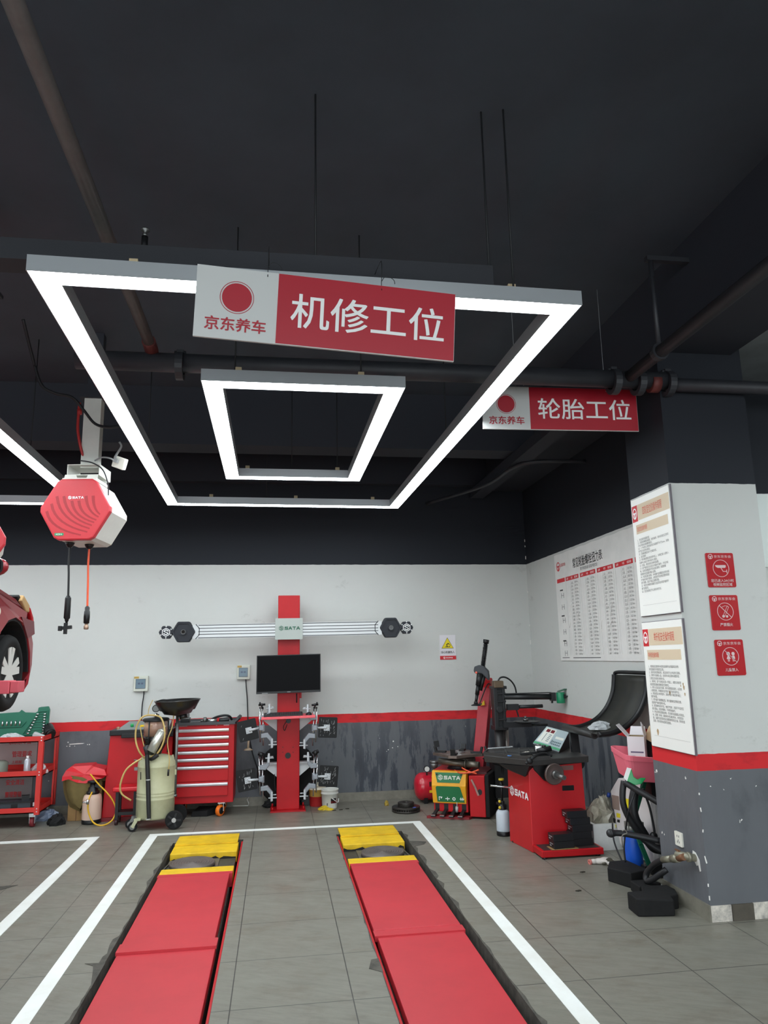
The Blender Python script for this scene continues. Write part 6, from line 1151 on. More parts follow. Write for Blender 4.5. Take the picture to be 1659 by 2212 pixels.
# bits on the tray
zt2 = .735
T2 = thing('glue_can', 'small white and red can standing on the balancer tray before the display', 'can', (2.16, 6.25, zt2)); q = wy(1163, 1612, 6.15)
mb = MB(); mb.cyl((q.x, 6.15, zt2), (q.x, 6.15, zt2 + .025), .026, n=18); put('red_band', mb, RED, T2)
mb = MB(); mb.cyl((q.x, 6.15, zt2 + .025), (q.x, 6.15, zt2 + .068), .026, n=18); cn = put('can', mb, WHT, T2)
mb = MB(); mb.cyl((q.x, 6.15, zt2 + .068), (q.x, 6.15, zt2 + .082), .022, n=14); put('lid', mb, STEEL, cn)
q = wy(1175, 1616, 6.12); T2 = thing('small_jar', 'small dark jar with pale label right of the white and red can', 'jar', (q.x, 6.12, zt2)); mb = MB(); mb.cyl((q.x, 6.12, zt2), (q.x, 6.12, zt2 + .055), .024, n=16); mb.cyl((q.x, 6.12, zt2 + .055), (q.x, 6.12, zt2 + .075), .018); put('jar', mb, PLAS, T2)
mb = MB(); mb.add([(q.x + .0255 * math.cos(a), 6.12 + .0255 * math.sin(a), zt2 + z) for a in (-2.4, -2, -1.6, -1.2, -.8) for z in (.008, .045)], [(2 * i, 2 * i + 2, 2 * i + 3, 2 * i + 1) for i in range(4)]); put('label', mb, mat('label_lilac', (196, 196, 214), .5), T2)
q = wy(1182, 1622, 6.05); mb = MB(); mb.cyl(q + Vector((-.08, .02, -.005)), q + Vector((.035, 0, .02)), .022, n=12); single('black_torch', mb, PLAS, (q.x, q.y, zt2 - .01), 'black round torch lying in front of the cans on the tray', 'torch')
q = wy(1138, 1612, 6.2); mb = MB(); mb.crumple((q.x, 6.2, zt2), (.11, .06, .018), seed=14); single('paper_scrap', mb, mat('paper_white', (214, 206, 194), .8), (q.x, 6.2, zt2), 'crumpled white paper scrap in the middle of the balancer tray', 'paper')
q = wy(1124, 1624, 6.15); mb = MB(); mb.obox((1.92, 6.13, zt2 + .002), (.05, .03, .006), (0, 0, .4)); single('blue_packet', mb, mat('packet_blue', (84, 130, 190), .5), (1.92, 6.13, zt2), 'small blue packet at the front of the balancer tray', 'packet')
mb = MB(); mb.beam((2.0, 6.14, zt2 + .01), (2.14, 6.12, zt2 + .02), .03, .016); mb.beam((2.14, 6.12, zt2 + .02), (2.2, 6.1, zt2 + .015), .045, .012); single('weight_pliers', mb, PLAS, (2.1, 6.13, zt2), 'black handled pliers lying across the front of the tray', 'pliers')
mb = MB(); mb.beam((1.83, 6.5, zt2 + .02), (2.05, 6.48, zt2 + .03), .012, .01); single('scraper', mb, CHR, (1.95, 6.49, zt2 + .01), 'thin steel scraper along the back of the balancer tray', 'scraper')
mb = MB(); q = Vector((2.6, 5.86, .95)); mb.crumple(q, (.2, .14, .06), seed=17); single('film_bag', mb, CLEAR, q, 'clear crumpled film bag lying in the wheel guard', 'plastic bag')
# sprayer between the machines
q = Vector((1.985, 6.655, 0)); T = thing('spray_bottle', 'translucent white pressure spray bottle with yellow handle left of the balancer', 'sprayer', q)
mb = MB(); mb.lathe([(.06, 0), (.062, .005), (.062, .035), (.058, .038)], q); put('base', mb, PLAS, T)
mb = MB(); mb.lathe([(.058, .036), (.061, .045), (.061, .18), (.054, .2), (.038, .215)], q); put('bottle', mb, mat('milky_plastic', (206, 214, 222), .3, alpha=.8), T)
mb = MB(); mb.lathe([(.05, .04), (.05, .1), (.01, .1)], q); put('liquid', mb, mat('liquid_blue', (128, 146, 166), .2), T)
mb = MB(); mb.lathe([(.034, .21), (.036, .22), (.036, .255), (.02, .262), (.02, .285), (.008, .29)], q); mb.cyl(q + Vector((0, 0, .28)), q + Vector((0, 0, .46)), .01); mb.obox(q + Vector((-.03, 0, .27)), (.05, .016, .02)); mb.cyl(q + Vector((0, 0, .4)), q + Vector((0, 0, .45)), .02, .014); put('pump', mb, PLAS, T)
mb = MB(); mb.cyl(q + Vector((0, 0, .46)), q + Vector((0, 0, .475)), .024, n=16); mb.ball(q + Vector((-.028, -.015, .285)), .013); mb.ball(q + Vector((-.03, -.02, .235)), .013); put('yellow_handle', mb, mat('sprayer_yellow', (216, 190, 50), .4), T)
mb = MB(); mb.cyl(wy(1059, 1697, 6.45), wy(1104, 1701, 6.4), .008, n=8); put('gauge_bar', mb, CHR, BALANCER)
# black parts boxes on the balancer foot
BOX = mat('box_black', (22, 22, 24), .4)
first = None
def parts_box(x, y, z, w_, label, grp, a=0):
    T = thing('parts_box', label, 'box', (x, y, z), grp)
    c_, s_ = math.cos(a), math.sin(a); uu, vv = Vector((c_, s_, 0)), Vector((-s_, c_, 0)); o = Vector((x, y, z))
    mb = MB(); mb.add([o + uu * p_ + vv * q_ + Vector((0, 0, r_)) for r_ in (0, .052) for q_ in (-.05, .05) for p_ in (-w_ / 2, w_ / 2)], [(0, 2, 3, 1), (4, 5, 7, 6), (0, 1, 5, 4), (2, 6, 7, 3), (0, 4, 6, 2), (1, 3, 7, 5)]); put('carton', mb, BOX, T, bevel=.0015)
    P = PL(o - uu * (w_ / 2 + .0005), -vv, (0, 0, 1)); mb = MB(); mb.prism([(-.03, .03), (.03, .03), (.03, .036), (-.03, .036)], P, 0, .0006); mb.prism([(-.03, .012), (.0, .012), (.0, .022), (-.03, .022)], P, 0, .0006); put('end_label', mb, mat('label_grey', (140, 140, 142), .5), T); return T
mb = MB(); mb.box(2.12, 2.34, 5.835, 5.95, .0625, .0655); single('cardboard_sheet', mb, CARD, (2.23, 5.9, .0625), 'piece of cardboard under the left pair of black boxes', 'cardboard')
for k, l in enumerate(('black box at the bottom of the pair of boxes on the balancer foot', 'dusty topped black box on top of the pair of boxes on the balancer foot')): parts_box(2.225 - .004 * k, 5.9, .066 + .0535 * k, .17, l, 'black boxes on the balancer foot', R(4))
for k, (dx, l) in enumerate(((.0, 'lowest black box of the tall stack beside the foam box'), (-.006, 'second black box from the bottom of the tall stack'), (.004, 'middle black box of the tall stack beside the foam box'), (-.012, 'second black box from the top of the tall stack'), (-.035, 'topmost black box of the tall stack, shifted to the left'))): parts_box(2.405 + dx, 5.96, .0625 + .0525 * k, .17, l, 'black boxes on the balancer foot', R(2))
# foam box with film
T = thing('foam_box', 'white foam box on the floor between the balancer and the white machine', 'box', (2.65, 6.12, 0))
FO = mat('foam_white', (214, 216, 214), .8, noise=.15, scale=14)
mb = MB(); mb.hoop([(2.53, 5.98), (2.79, 5.98), (2.79, 6.28), (2.53, 6.28)], [(2.555, 6.005), (2.765, 6.005), (2.765, 6.255), (2.555, 6.255)], PL((0, 0, 0), (1, 0, 0), (0, 1, 0)), .0, .2); mb.box(2.54, 2.78, 5.99, 6.27, 0, .03); put('tub', mb, FO, T)
mb = MB(); mb.crumple((2.66, 6.13, .16), (.22, .22, .2), seed=23, amp=.35); mb.crumple((2.72, 6.16, .22), (.12, .12, .16), seed=24, amp=.3); single('film_heap', mb, mat('crumpled_film', (196, 190, 172), .15, alpha=.75, noise=.5, scale=26), (2.66, 6.13, .16), 'heap of clear crumpled film in the white foam box', 'plastic film')
mb = MB(); q = wy(1314, 1722, 6.12); mb.cyl(q, q + Vector((.01, 0, .035)), .015, n=12); single('bottle_cap', mb, mat('cap_blue', (40, 66, 140), .4), q, 'blue bottle cap on top of the film heap', 'cap')
mb = MB(); mb.crumple((2.57, 6.42, 0), (.1, .1, .3), seed=27); single('brown_rag', mb, mat('brown_cloth', (62, 40, 36), .9), (2.57, 6.42, 0), 'dark brown rag behind the foam box at the balancer corner', 'rag')

# ---------------------------------------------------------------- white machine behind the pillar
T = thing('white_machine', 'white machine with chamfered side, yellow stickers and screen between pillar and wall', 'machine', (2.84, 5.7, 0))
MW = mat('machine_white', (214, 208, 206), .45); yz = [(5.93, .06), (5.86, .0 + .03), (5.42, .03), (5.38, .06), (5.36, .6), (5.42, .62), (5.75, .585), (5.87, .565), (6.03, .44)]
PM = PL((2.72, 0, 0), (0, -1, 0), (0, 0, 1)); mb = MB(); mb.prism([(-y, z) for y, z in yz][::-1], PM, -.2, 0); body = put('housing', mb, MW, T, bevel=.008)
mb = MB(); mb.box(2.76, 2.9, 5.34, 5.38, .05, .58); put('side_panel', mb, mat('machine_grey', (150, 150, 148), .5), T)
pm = lambda x, y: (lambda p_: (-p_.y, p_.z))(wx(x, y, 2.72))
def quad(*pts): return [pm(*p_) for p_ in pts]
mb = MB(); mb.prism(quad((1322, 1717), (1337, 1720), (1339, 1751), (1324, 1747)), PM, 0, .002); put('screen', mb, mat('screen_brown', (146, 126, 116), .25), body)
mb = MB(); mb.prism(quad((1352, 1725), (1363, 1727), (1366, 1765), (1347, 1758), (1346, 1745), (1353, 1745)), PM, 0, .0015); mb.prism(quad((1327, 1781), (1331, 1781), (1331, 1788), (1327, 1787)), PM, 0, .0015); mb.prism(quad((1332, 1756), (1340, 1758), (1340, 1767), (1332, 1765)), PM, 0, .0012); put('yellow_sticker', mb, mat('sticker_yellow', (228, 210, 40), .5), body)
mb = MB(); mb.prism(quad((1334, 1770), (1339, 1771), (1339, 1777), (1334, 1776)), PM, 0, .003); put('rocker_switch', mb, PLAS, body)
mb = MB(); mb.prism(ngon(*pm(1327, 1772), .02, 10), PM, 0, .002); put('round_knob', mb, PLAS, body)
for y in (5.9, 5.45):
    mb = MB(); mb.cyl((2.76, y, .03), (2.78, y, .03), .03, n=14); put('castor', mb, mat('castor_clear', (150, 154, 156), .3), T)
# pump trolley with hoses, filter
T = thing('pump_trolley', 'dark green pump trolley with black hoses and blue filter canister beside the pillar', 'trolley', (2.6, 5.35, 0))
g = lambda x, y, Y=5.3: wy(x, y, Y)
mb = MB(); mb.beam(g(1396, 1672), g(1388, 1702), .025, .03, up=(0, 1, 0)); mb.beam(g(1388, 1702), g(1366, 1778, 5.36), .028, .02, up=(0, 1, 0)); mb.beam(g(1384, 1824), g(1402, 1868), .03, .02, up=(0, 1, 0)); mb.beam(g(1366, 1778, 5.36), g(1384, 1824), .028, .02, up=(0, 1, 0)); mb.cyl(g(1396, 1670), g(1420, 1668), .02, n=10); put('frame', mb, GREEN, T)
mb = MB(); c0 = g(1400, 1690, 5.34); mb.box(c0.x - .02, c0.x + .16, 5.26, 5.42, c0.z - .09, c0.z + .07); mb.box(2.6, 2.78, 5.28, 5.34, .02, .06); put('pump_box', mb, DARK, T)
mb = MB(); mb.cyl((2.66, 5.2, .05), (2.66, 5.24, .05), .05, n=16); put('wheel', mb, RUB, T)
HS2 = mat('hose_black', (28, 28, 30))
for pts, r_ in (([g(1348, 1687, 5.2), g(1345, 1710, 5.2), g(1346, 1735, 5.2), g(1355, 1760, 5.2), g(1370, 1785, 5.2), g(1392, 1815, 5.2), g(1430, 1840, 5.15)], .022), ([g(1349, 1689, 5.15), g(1375, 1706, 5.1), g(1400, 1720, 5.05), g(1425, 1735, 5.0)], .022), ([g(1374, 1700, 5.26), g(1368, 1730, 5.26), g(1371, 1765, 5.26), g(1390, 1800, 5.26), g(1410, 1830, 5.26), g(1432, 1835, 5.26)], .032), ([g(1388, 1703, 5.2), g(1402, 1740, 5.2), g(1412, 1785, 5.2), g(1414, 1803, 5.2)], .008), ([g(1372, 1710, 5.15), g(1358, 1750, 5.15), g(1352, 1790, 5.2), g(1348, 1830, 5.2), g(1351, 1862, 5.2)], .006), ([g(1323, 1778, 5.6), g(1326, 1815, 5.6), g(1339, 1850, 5.55), g(1352, 1875, 5.5)], .006)):
    mb = MB(); mb.tube(pts, r_, 10); put('hose', mb, HS2, T)
mb = MB(); a, b = g(1318, 1800, 5.1), g(1428, 1817, 4.98); mb.tube([a, g(1350, 1801, 5.08), b], lambda t: .028 - .008 * min(1, max(0, (t - .12) * 12)), 12); mb.ball(a, .027); mb.cyl(b, (2.58, 4.9, b.z), .02); put('nozzle_hose', mb, HS2, T)
mb = MB(); q = g(1368, 1833, 5.42); mb.lathe([(.05, -.118), (.062, -.11), (.064, -.1), (.064, .1), (.06, .115), (.05, .12)], q, 24); fl_ = put('filter_canister', mb, mat('filter_blue', (22, 82, 186), .35), T, label='bright blue filter canister')
mb = MB(); mb.cyl(q + Vector((0, 0, .12)), q + Vector((0, 0, .16)), .05, n=16); mb.obox(q + Vector((.02, 0, .16)), (.12, .07, .05)); put('filter_head', mb, mat('cast_grey', (124, 124, 118), .5, .4), fl_)
mb = MB(); mb.cyl(q + Vector((-.03, 0, -.12)), q + Vector((-.03, 0, -.2)), .016); mb.cyl(q + Vector((.03, 0, -.12)), q + Vector((.03, 0, -.15)), .012); put('drain_valve', mb, PLAS, fl_)
mb = MB(); mb.tube([g(1344, 1795, 5.03), g(1350, 1793, 5.02), g(1354, 1800, 5.02), g(1344, 1806, 5.02), g(1345, 1830, 5.1)], .004, 6); put('tie_wire', mb, mat('tie_grey', (120, 116, 108), .5), T)
mb = MB(); k = g(1412, 1806, 5.2); mb.ball(k, .028); put('gland', mb, PLAS, T)
# pink basin and what it holds
PK = mat('basin_pink', (226, 110, 126), .4)
T = thing('pink_basin', 'pink plastic basin on top of the pump trolley beside the pillar', 'basin', (2.62, 5.3, .66))
def ring_pts(z, k): c_ = Vector((2.635, 5.31, z)); return [c_ + Vector((x, y, 0)) for x, y in rrect(-.165 * k, -.14 * k, .165 * k, .14 * k, .05 * k, 4)]
mb = MB(); lv = [ring_pts(.655, .74), ring_pts(.66, .78), ring_pts(.80, .94), ring_pts(.802, .98), ring_pts(.835, 1.0), ring_pts(.838, .96), ring_pts(.68, .72)]; n = len(lv[0])
for r_ in lv:                                                       # the rim slopes, the basin leans on the trolley
    for p_ in r_: p_.z += (p_.y - 5.31) * .16 - (p_.x - 2.635) * .10
mb.add([p_ for r_ in lv for p_ in r_], [(i * n + j, i * n + (j + 1) % n, (i + 1) * n + (j + 1) % n, (i + 1) * n + j) for i in range(6) for j in range(n)]); mb.add(lv[0], [tuple(range(n))]); mb.add(lv[-1], [tuple(range(n))]); put('tub', mb, PK, T)
T = thing('carton_box', 'opened white carton with raised flaps standing in the pink basin', 'box', (2.6, 5.3, .7))
W_ = mat('carton_white', (222, 216, 218), .6); IN = mat('carton_inside', (150, 128, 92), .8)
c_ = Vector((2.635, 5.315, .7)); a = R(-36); uu, vv = Vector((math.cos(a), math.sin(a), 0)), Vector((-math.sin(a), math.cos(a), 0)); cb_ = lambda p_, q_, r_: c_ + uu * p_ + vv * q_ + Vector((0, 0, r_))
mb = MB(); PB = PL(c_, uu, vv); h_ = .25; s = .06
mb.hoop([(-s, -s), (s, -s), (s, s), (-s, s)], [(-s + .003, -s + .003), (s - .003, -s + .003), (s - .003, s - .003), (-s + .003, s - .003)], PB, 0, h_); put('carton', mb, W_, T)
mb = MB(); mb.hoop([(-s + .003, -s + .003), (s - .003, -s + .003), (s - .003, s - .003), (-s + .003, s - .003)], [(-s + .005, -s + .005), (s - .005, -s + .005), (s - .005, s - .005), (-s + .005, s - .005)], PB, .02, h_ - .002); put('inner_lining', mb, IN, T)
def flap(pts): mb = MB(); n_ = (pts[1] - pts[0]).cross(pts[-1] - pts[0]).normalized() * .003; mb.add(list(pts) + [p_ + n_ for p_ in pts], [tuple(range(len(pts)))[::-1], tuple(range(len(pts), 2 * len(pts)))] + [(i, (i + 1) % len(pts), len(pts) + (i + 1) % len(pts), len(pts) + i) for i in range(len(pts))]); put('flap', mb, W_, T)
flap([cb_(-s, s, h_), cb_(-s, -s, h_), cb_(-s - .07, -s, h_ + .08), cb_(-s - .07, s, h_ + .08)])
flap([cb_(s, -s, h_), cb_(s, s, h_), cb_(s - .02, s, h_ + .07), cb_(s - .025, 0, h_ + .1), cb_(s - .01, -s, h_ + .05)])
flap([cb_(-s, s, h_), cb_(s, s, h_), cb_(s - .01, s + .02, h_ + .06), cb_(-s + .01, s + .02, h_ + .06)])
mb = MB(); PC = PL(cb_(-s, -s, 0), uu, (0, 0, 1)); mb.prism([(.02, .135), (.11, .135), (.11, .145), (.02, .145)], PC, 0, .0008); mb.prism([(.02, .11), (.05, .11), (.05, .114), (.02, .114)], PC, 0, .0008); put('printed_lines', mb, mat('print_purple_grey', (92, 84, 110), .6), T)
mb = MB(); mb.obox((2.74, 5.34, .86), (.08, .1, .12), (.2, .1, .4)); single('black_carton', mb, BOX, (2.74, 5.34, .78), 'black box leaning in the pink basin behind the white carton', 'box')
mb = MB(); mb.obox((2.76, 5.3, .95), (.06, .09, .1), (.3, .4, .3)); single('tan_packet', mb, mat('packet_tan', (206, 176, 140), .7), (2.76, 5.3, .9), 'tan packet on top of the black box in the basin', 'packet')
T = thing('green_packet', 'shiny green packet with white edge tucked against the pink basin', 'packet', (2.55, 5.15, .6)); a = g(1360, 1690, 5.13)
P = PL(g(1347, 1680, 5.14), (.9, -.25, -.42), (.42, 0, .9)); mb = MB(); mb.prism([(.028, -.012), (.085, -.016), (.125, .012), (.14, .06), (.11, .05), (.09, .028), (.06, .034), (.028, .078)], P, 0, .012); put('foil', mb, mat('foil_green', (24, 148, 80), .18), T, bevel=.004)
mb = MB(); mb.prism([(0, 0), (.028, -.014), (.028, .08), (.0, .075)], P, 0, .008); put('white_edge', mb, WHT, T)
# rubber blocks, glove
def block(pts, h, label, seed):
    mb = MB(); n = len(pts); rr = random.Random(seed); mb.add([(x, y, 0) for x, y in pts] + [(x, y, h + rr.uniform(-.006, .006)) for x, y in pts], [tuple(range(n))[::-1], tuple(range(n, 2 * n))] + [(i, (i + 1) % n, n + (i + 1) % n, n + i) for i in range(n)])
    c_ = (sum(p_[0] for p_ in pts) / n, sum(p_[1] for p_ in pts) / n, 0); return single('rubber_block', mb, RUB, c_, label, 'rubber block', 'rubber blocks by the pillar', bevel=.008)
block([(2.285, 5.21), (2.365, 5.02), (2.52, 5.07), (2.5, 5.36), (2.36, 5.34)], .095, 'black rubber block under the blue filter, farthest from the camera', 1)
block([(2.15, 4.51), (2.19, 4.50), (2.37, 4.475), (2.395, 4.56), (2.37, 4.66), (2.16, 4.66)], .095, 'front black rubber block on the tiles left of the pillar', 2)
block([(2.375, 4.57), (2.46, 4.59), (2.5, 4.7), (2.49, 4.78), (2.32, 4.79), (2.27, 4.68)], .085, 'black rubber block tucked behind the front block against the pillar', 3)
block([(2.33, 4.84), (2.44, 4.82), (2.505, 4.88), (2.49, 4.98), (2.34, 4.99)], .07, 'worn black rubber block with a broken corner between the other blocks', 4)
T = thing('work_glove', 'white knitted work glove lying on the floor in front of the balancer foot', 'glove', (2.4, 5.56, 0)); GL = mat('glove_white', (206, 198, 190), .9, noise=.3, scale=20, dirt=(150, 136, 124))
mb = MB(); rr = random.Random(2); q0 = fl(1283, 1866)
mb.ball(q0 + Vector((.05, 0, .016)), .045, (1.2, .9, .45)); mb.ball(q0 + Vector((.0, 0, .016)), .03, (1, .9, .6))
for k, (dx, dy, ln) in enumerate(((.1, -.06, .07), (.11, -.03, .09), (.12, 0, .09), (.1, .03, .07), (.05, -.07, .05))): mb.tube([q0 + Vector((.05, dy * .3, .02)), q0 + Vector((.05 + dx * .4, dy * .7, .025)), q0 + Vector((.05 + dx * .8, dy, .014)), q0 + Vector((.05 + ln, dy * 1.2, .012))], .013, 8)
put('glove', mb, GL, T); mb = MB(); mb.ring(q0 + Vector((-.04, -.005, .015)), q0 + Vector((-.025, -.003, .015)), .02, .012, 12); put('cuff', mb, mat('cuff_pink', (200, 120, 110), .9), T)
mb = MB(); q0 = fl(1316, 1868); mb.crumple(q0, (.1, .06, .045), n=6, seed=41); single('dark_rag', mb, mat('olive_rag', (70, 66, 54), .9), q0, 'small dark rag lying right beside the white glove', 'rag')
# socket and water pipe on the pillar
T = thing('wall_socket', 'white double wall socket low on the left face of the pillar', 'socket', (PX0, 4.62, .35)); P = LEFTF(PX0 - .0, 4.665, 0)
mb = MB(); mb.prism(rrect(0, .352, .086, .436, .006), P, 0, .01); put('cover_plate', mb, mat('socket_white', (228, 226, 214)), T)
mb = MB(); 
for a_, b_ in ((.03, .41), (.05, .41), (.04, .385), (.03, .375), (.05, .375)): mb.prism([(a_ - .003, b_ - .006), (a_ + .003, b_ - .006), (a_ + .003, b_ + .006), (a_ - .003, b_ + .006)], P, .01, .0108)
put('slots', mb, GREYT, T)
T = thing('pipe_outlet', 'galvanised pipe outlet with black hose sticking out of the pillar', 'pipe', (PX0, 4.48, .32)); GV = mat('galvanised', (150, 146, 128), .45, .5, noise=.4, scale=14)
e = wx(1491, 1851, 2.49); k = Vector((2.47, e.y + .01, e.z)); w1 = lambda x, y, X=2.45: wx(x, y, X)
mb = MB(); mb.tube([(PX0 + .02, e.y, e.z - .01), (2.48, e.y, e.z), (2.46, e.y + .03, e.z + .002), (2.45, e.y + .08, e.z - .004)], .022, 12); mb.lathe([(.028, 0), (.028, .02)], (2.49, e.y, e.z), 14, (-1, 0, 0)); el = put('elbow', mb, GV, T)
p1, p2 = w1(1478, 1851), w1(1466, 1854); p3 = w1(1452, 1855); p4 = w1(1432, 1857)
mb = MB(); mb.cyl(p1, p2, .02, n=14); mb.cyl(p2 + Vector((0, 0, .01)), p2 + Vector((0, -.0, .045)), .008); mb.beam(p2 + Vector((0, -.02, .045)), p2 + Vector((0, .03, .045)), .012, .008); put('valve', mb, mat('rusty_valve', (128, 88, 62), .55, .4, noise=.5, scale=20), T)
mb = MB(); mb.cyl(p2, p3, .024, n=8); mb.cyl(p3, p4, .02, n=14); put('hose_coupling', mb, GV, T)
mb = MB(); mb.tube([p4, w1(1412, 1868, 2.44), w1(1397, 1886, 2.42), w1(1397, 1903, 2.41), w1(1410, 1899, 2.43), w1(1432, 1884, 2.47), w1(1440, 1878, 2.49)], .019, 12); put('hose', mb, HS2, T)
mb = MB(); P = LEFTF(PX0, e.y, 0); mb.prism([(-.02, e.z + .03), (.01, e.z + .025), (.045, e.z - .01), (.05, e.z - .07), (.04, e.z - .075), (.03, e.z - .04), (.01, e.z - .05), (-.01, e.z - .03), (-.03, e.z - .02)], P, 0, .003); put('plaster_patch', mb, mat('white_plaster', (224, 222, 216)), T)
mb = MB(); g_ = LEFTF(2.37, 4.9, 0); mb.lathe([(.03, 0), (.045, .03), (.04, .04)], (2.5, 4.92, .0), 16); single('clear_cup', mb, CLEAR, (2.5, 4.92, 0), 'clear plastic piece on the floor at the pillar corner', 'cup')

# ---------------------------------------------------------------- posters and signs on the pillar and the right wall
RULET = mat('rule_print', (112, 112, 110), .6); POST = mat('poster_white', (240, 240, 234), .32); BEI = mat('poster_beige', (214, 196, 168), .5); BEI2 = mat('poster_tan', (206, 184, 154), .5); ORT = mat('print_orange_red', (214, 84, 66), .5); FRM = mat('poster_frame_grey', (96, 90, 96), .4)
def rules(z0, z1, title, sub, lines, label):
    y0, y1 = 4.318, 4.848; T = thing('rules_poster', label, 'poster', (PX0, (y0 + y1) / 2, z0)); P = PL((PX0 - .016, y1, z0), (0, -1, 0), (0, 0, 1)); w_, h_ = y1 - y0, z1 - z0
    mb = MB(); mb.prism([(0, 0), (w_, 0), (w_, h_), (0, h_)], P, -.0155, -.006); put('backing', mb, FRM, T)
    mb = MB(); mb.prism([(0.004, .004), (w_ - .012, .004), (w_ - .012, h_ - .004), (0.004, h_ - .004)], P, -.006, 0); sh = put('sheet', mb, POST, T)
    mb = MB(); mb.prism([(.09, h_ - .16), (w_ - .016, h_ - .16), (w_ - .016, h_ - .05), (.09, h_ - .05)], P, 0, .001); mb.prism([(.05, h_ - .255), (w_ - .05, h_ - .255), (w_ - .05, h_ - .19), (.05, h_ - .19)], P, 0, .001); put('beige_band', mb, BEI, sh)
    mb = MB(); mb.prism([(.01, h_ - .165), (.085, h_ - .165), (.085, h_ - .05), (.01, h_ - .05)], P, 0, .0012); rd = put('emblem_field', mb, REDT, sh)
    mb = MB(); wheelmark(mb, P, .0475, h_ - .107, .04, .0012, .0022, .72); put('emblem', mb, WHT, rd)
    text('title', title, P, (.16, h_ - .135, .42, h_ - .075), ORT, sh, c=.002)
    text('subtitle', sub, P, (.065, h_ - .24, .205, h_ - .205), ORT, sh, c=.002)
    n = len(lines); zz = h_ - .29; st = (zz - .16) / n
    for k, s in enumerate(lines):
        text('rule_line', s, P, (.055, zz - st * k - .017, .055 + min(.42, .0165 * len(s)), zz - st * k), RULET, sh, c=.0015)
    mb = MB(); mb.prism([(.05, .075), (w_ - .04, .075), (w_ - .04, .0765), (.05, .0765)], P, 0, .001); put('foot_line', mb, mat('pale_line', (190, 190, 184), .6), sh)
    return T, P
rules(1.795, 2.625, '四轮定位仪操作规程', '四轮定位仪操作规程', ['1、定位前的准备检查', '（1）检查车辆悬挂装置、车轮轴承、转向系统应正常间', '不允许有松动和磨损情况。', '（2）一个车桥上的轮胎花纹深度差不大于2mm，轮胎', '充气压力应符合规定。', '（3）车辆装载应处于空载状态。', '2、定位要求', '（1）将车辆放置在定位举升机上，车辆应驶入或推入', '车辆中心线应与举升机中心重合。', '（2）拉起、固定好驻车制动装置。', '（3）应严格按定位仪显示步骤进行操作，不允许省', '略，如发现调整部件不符合规定要求，检查数据', '数据保存后按要求输入结果。', '（4）将测定值"前束、外倾角"在调整后应符合标', '示"维修手册"的要求，对检测不符合规定要求的应', '进行调整，直至不超过调整范围。', '（5）将定位参数的调整方法应符合车型"维修手', '册"的要求。', '（6）定位结果应予以保存并打印。'], 'upper framed white rules poster on the left face of the pillar')
T, P = rules(.932, 1.758, '举升机安全操作规程', '举升机安全操作规程', ['1、使用前应清除举升机附近妨碍作业的器具及杂物', '并检查操作手柄是否正常。', '2、操作机构灵敏有效，液压系统不允许有爬行现象。', '3、待举升车辆驶入后，应将举升机支撑块调整到位', '三维支点对准车身举升点。', '4、举升时，四个支角应在同一平面上，调整支角胶垫', '高度使其接触车辆底盘支撑部位。', '5、举升人员应离开车辆，举升到需要高度时，必须锁', '入保险锁销，并确保安全可靠才可开始车底作业。', '6、除低保及小修项目外，其他作业不得在举升器上', '操作修理。', '7、举升器不得频繁起落，举升重物时应特别注意，', '应经常严格检查举升机。', '8、发现操作机构不灵，电机不同步，托架不平或液压', '部分漏油，应及时报修，不得带病操作。', '9、作业完毕应清除杂物，打扫举升机周围以保清洁。', '10、定期（半年）排除举升机油缸积水，并检查油', '量，油量不足应及时加注相同牌号的压力油，同时检查', '润滑、举升机传动齿轮及链条。'], 'lower framed white rules poster on the left face of the pillar, stained')
mb = MB(); 
for a_, b_, r_ in ((.47, .42, .006), (.475, .4, .008), (.48, .36, .006), (.44, .41, .004), (.1, .1, .012), (.3, .36, .008)): mb.prism([(a_ + r_ * math.cos(t) * (1 + .3 * math.sin(3 * t)), b_ + 1.8 * r_ * math.sin(t)) for t in [2 * PI * i / 9 for i in range(9)]], P, .0, .0006)
put('brown_stain', mb, mat('stain_brown', (176, 150, 112), .8), T)
SR = mat('acrylic_red', (176, 16, 28), .18); SW = mat('acrylic_white', (216, 190, 190), .4)
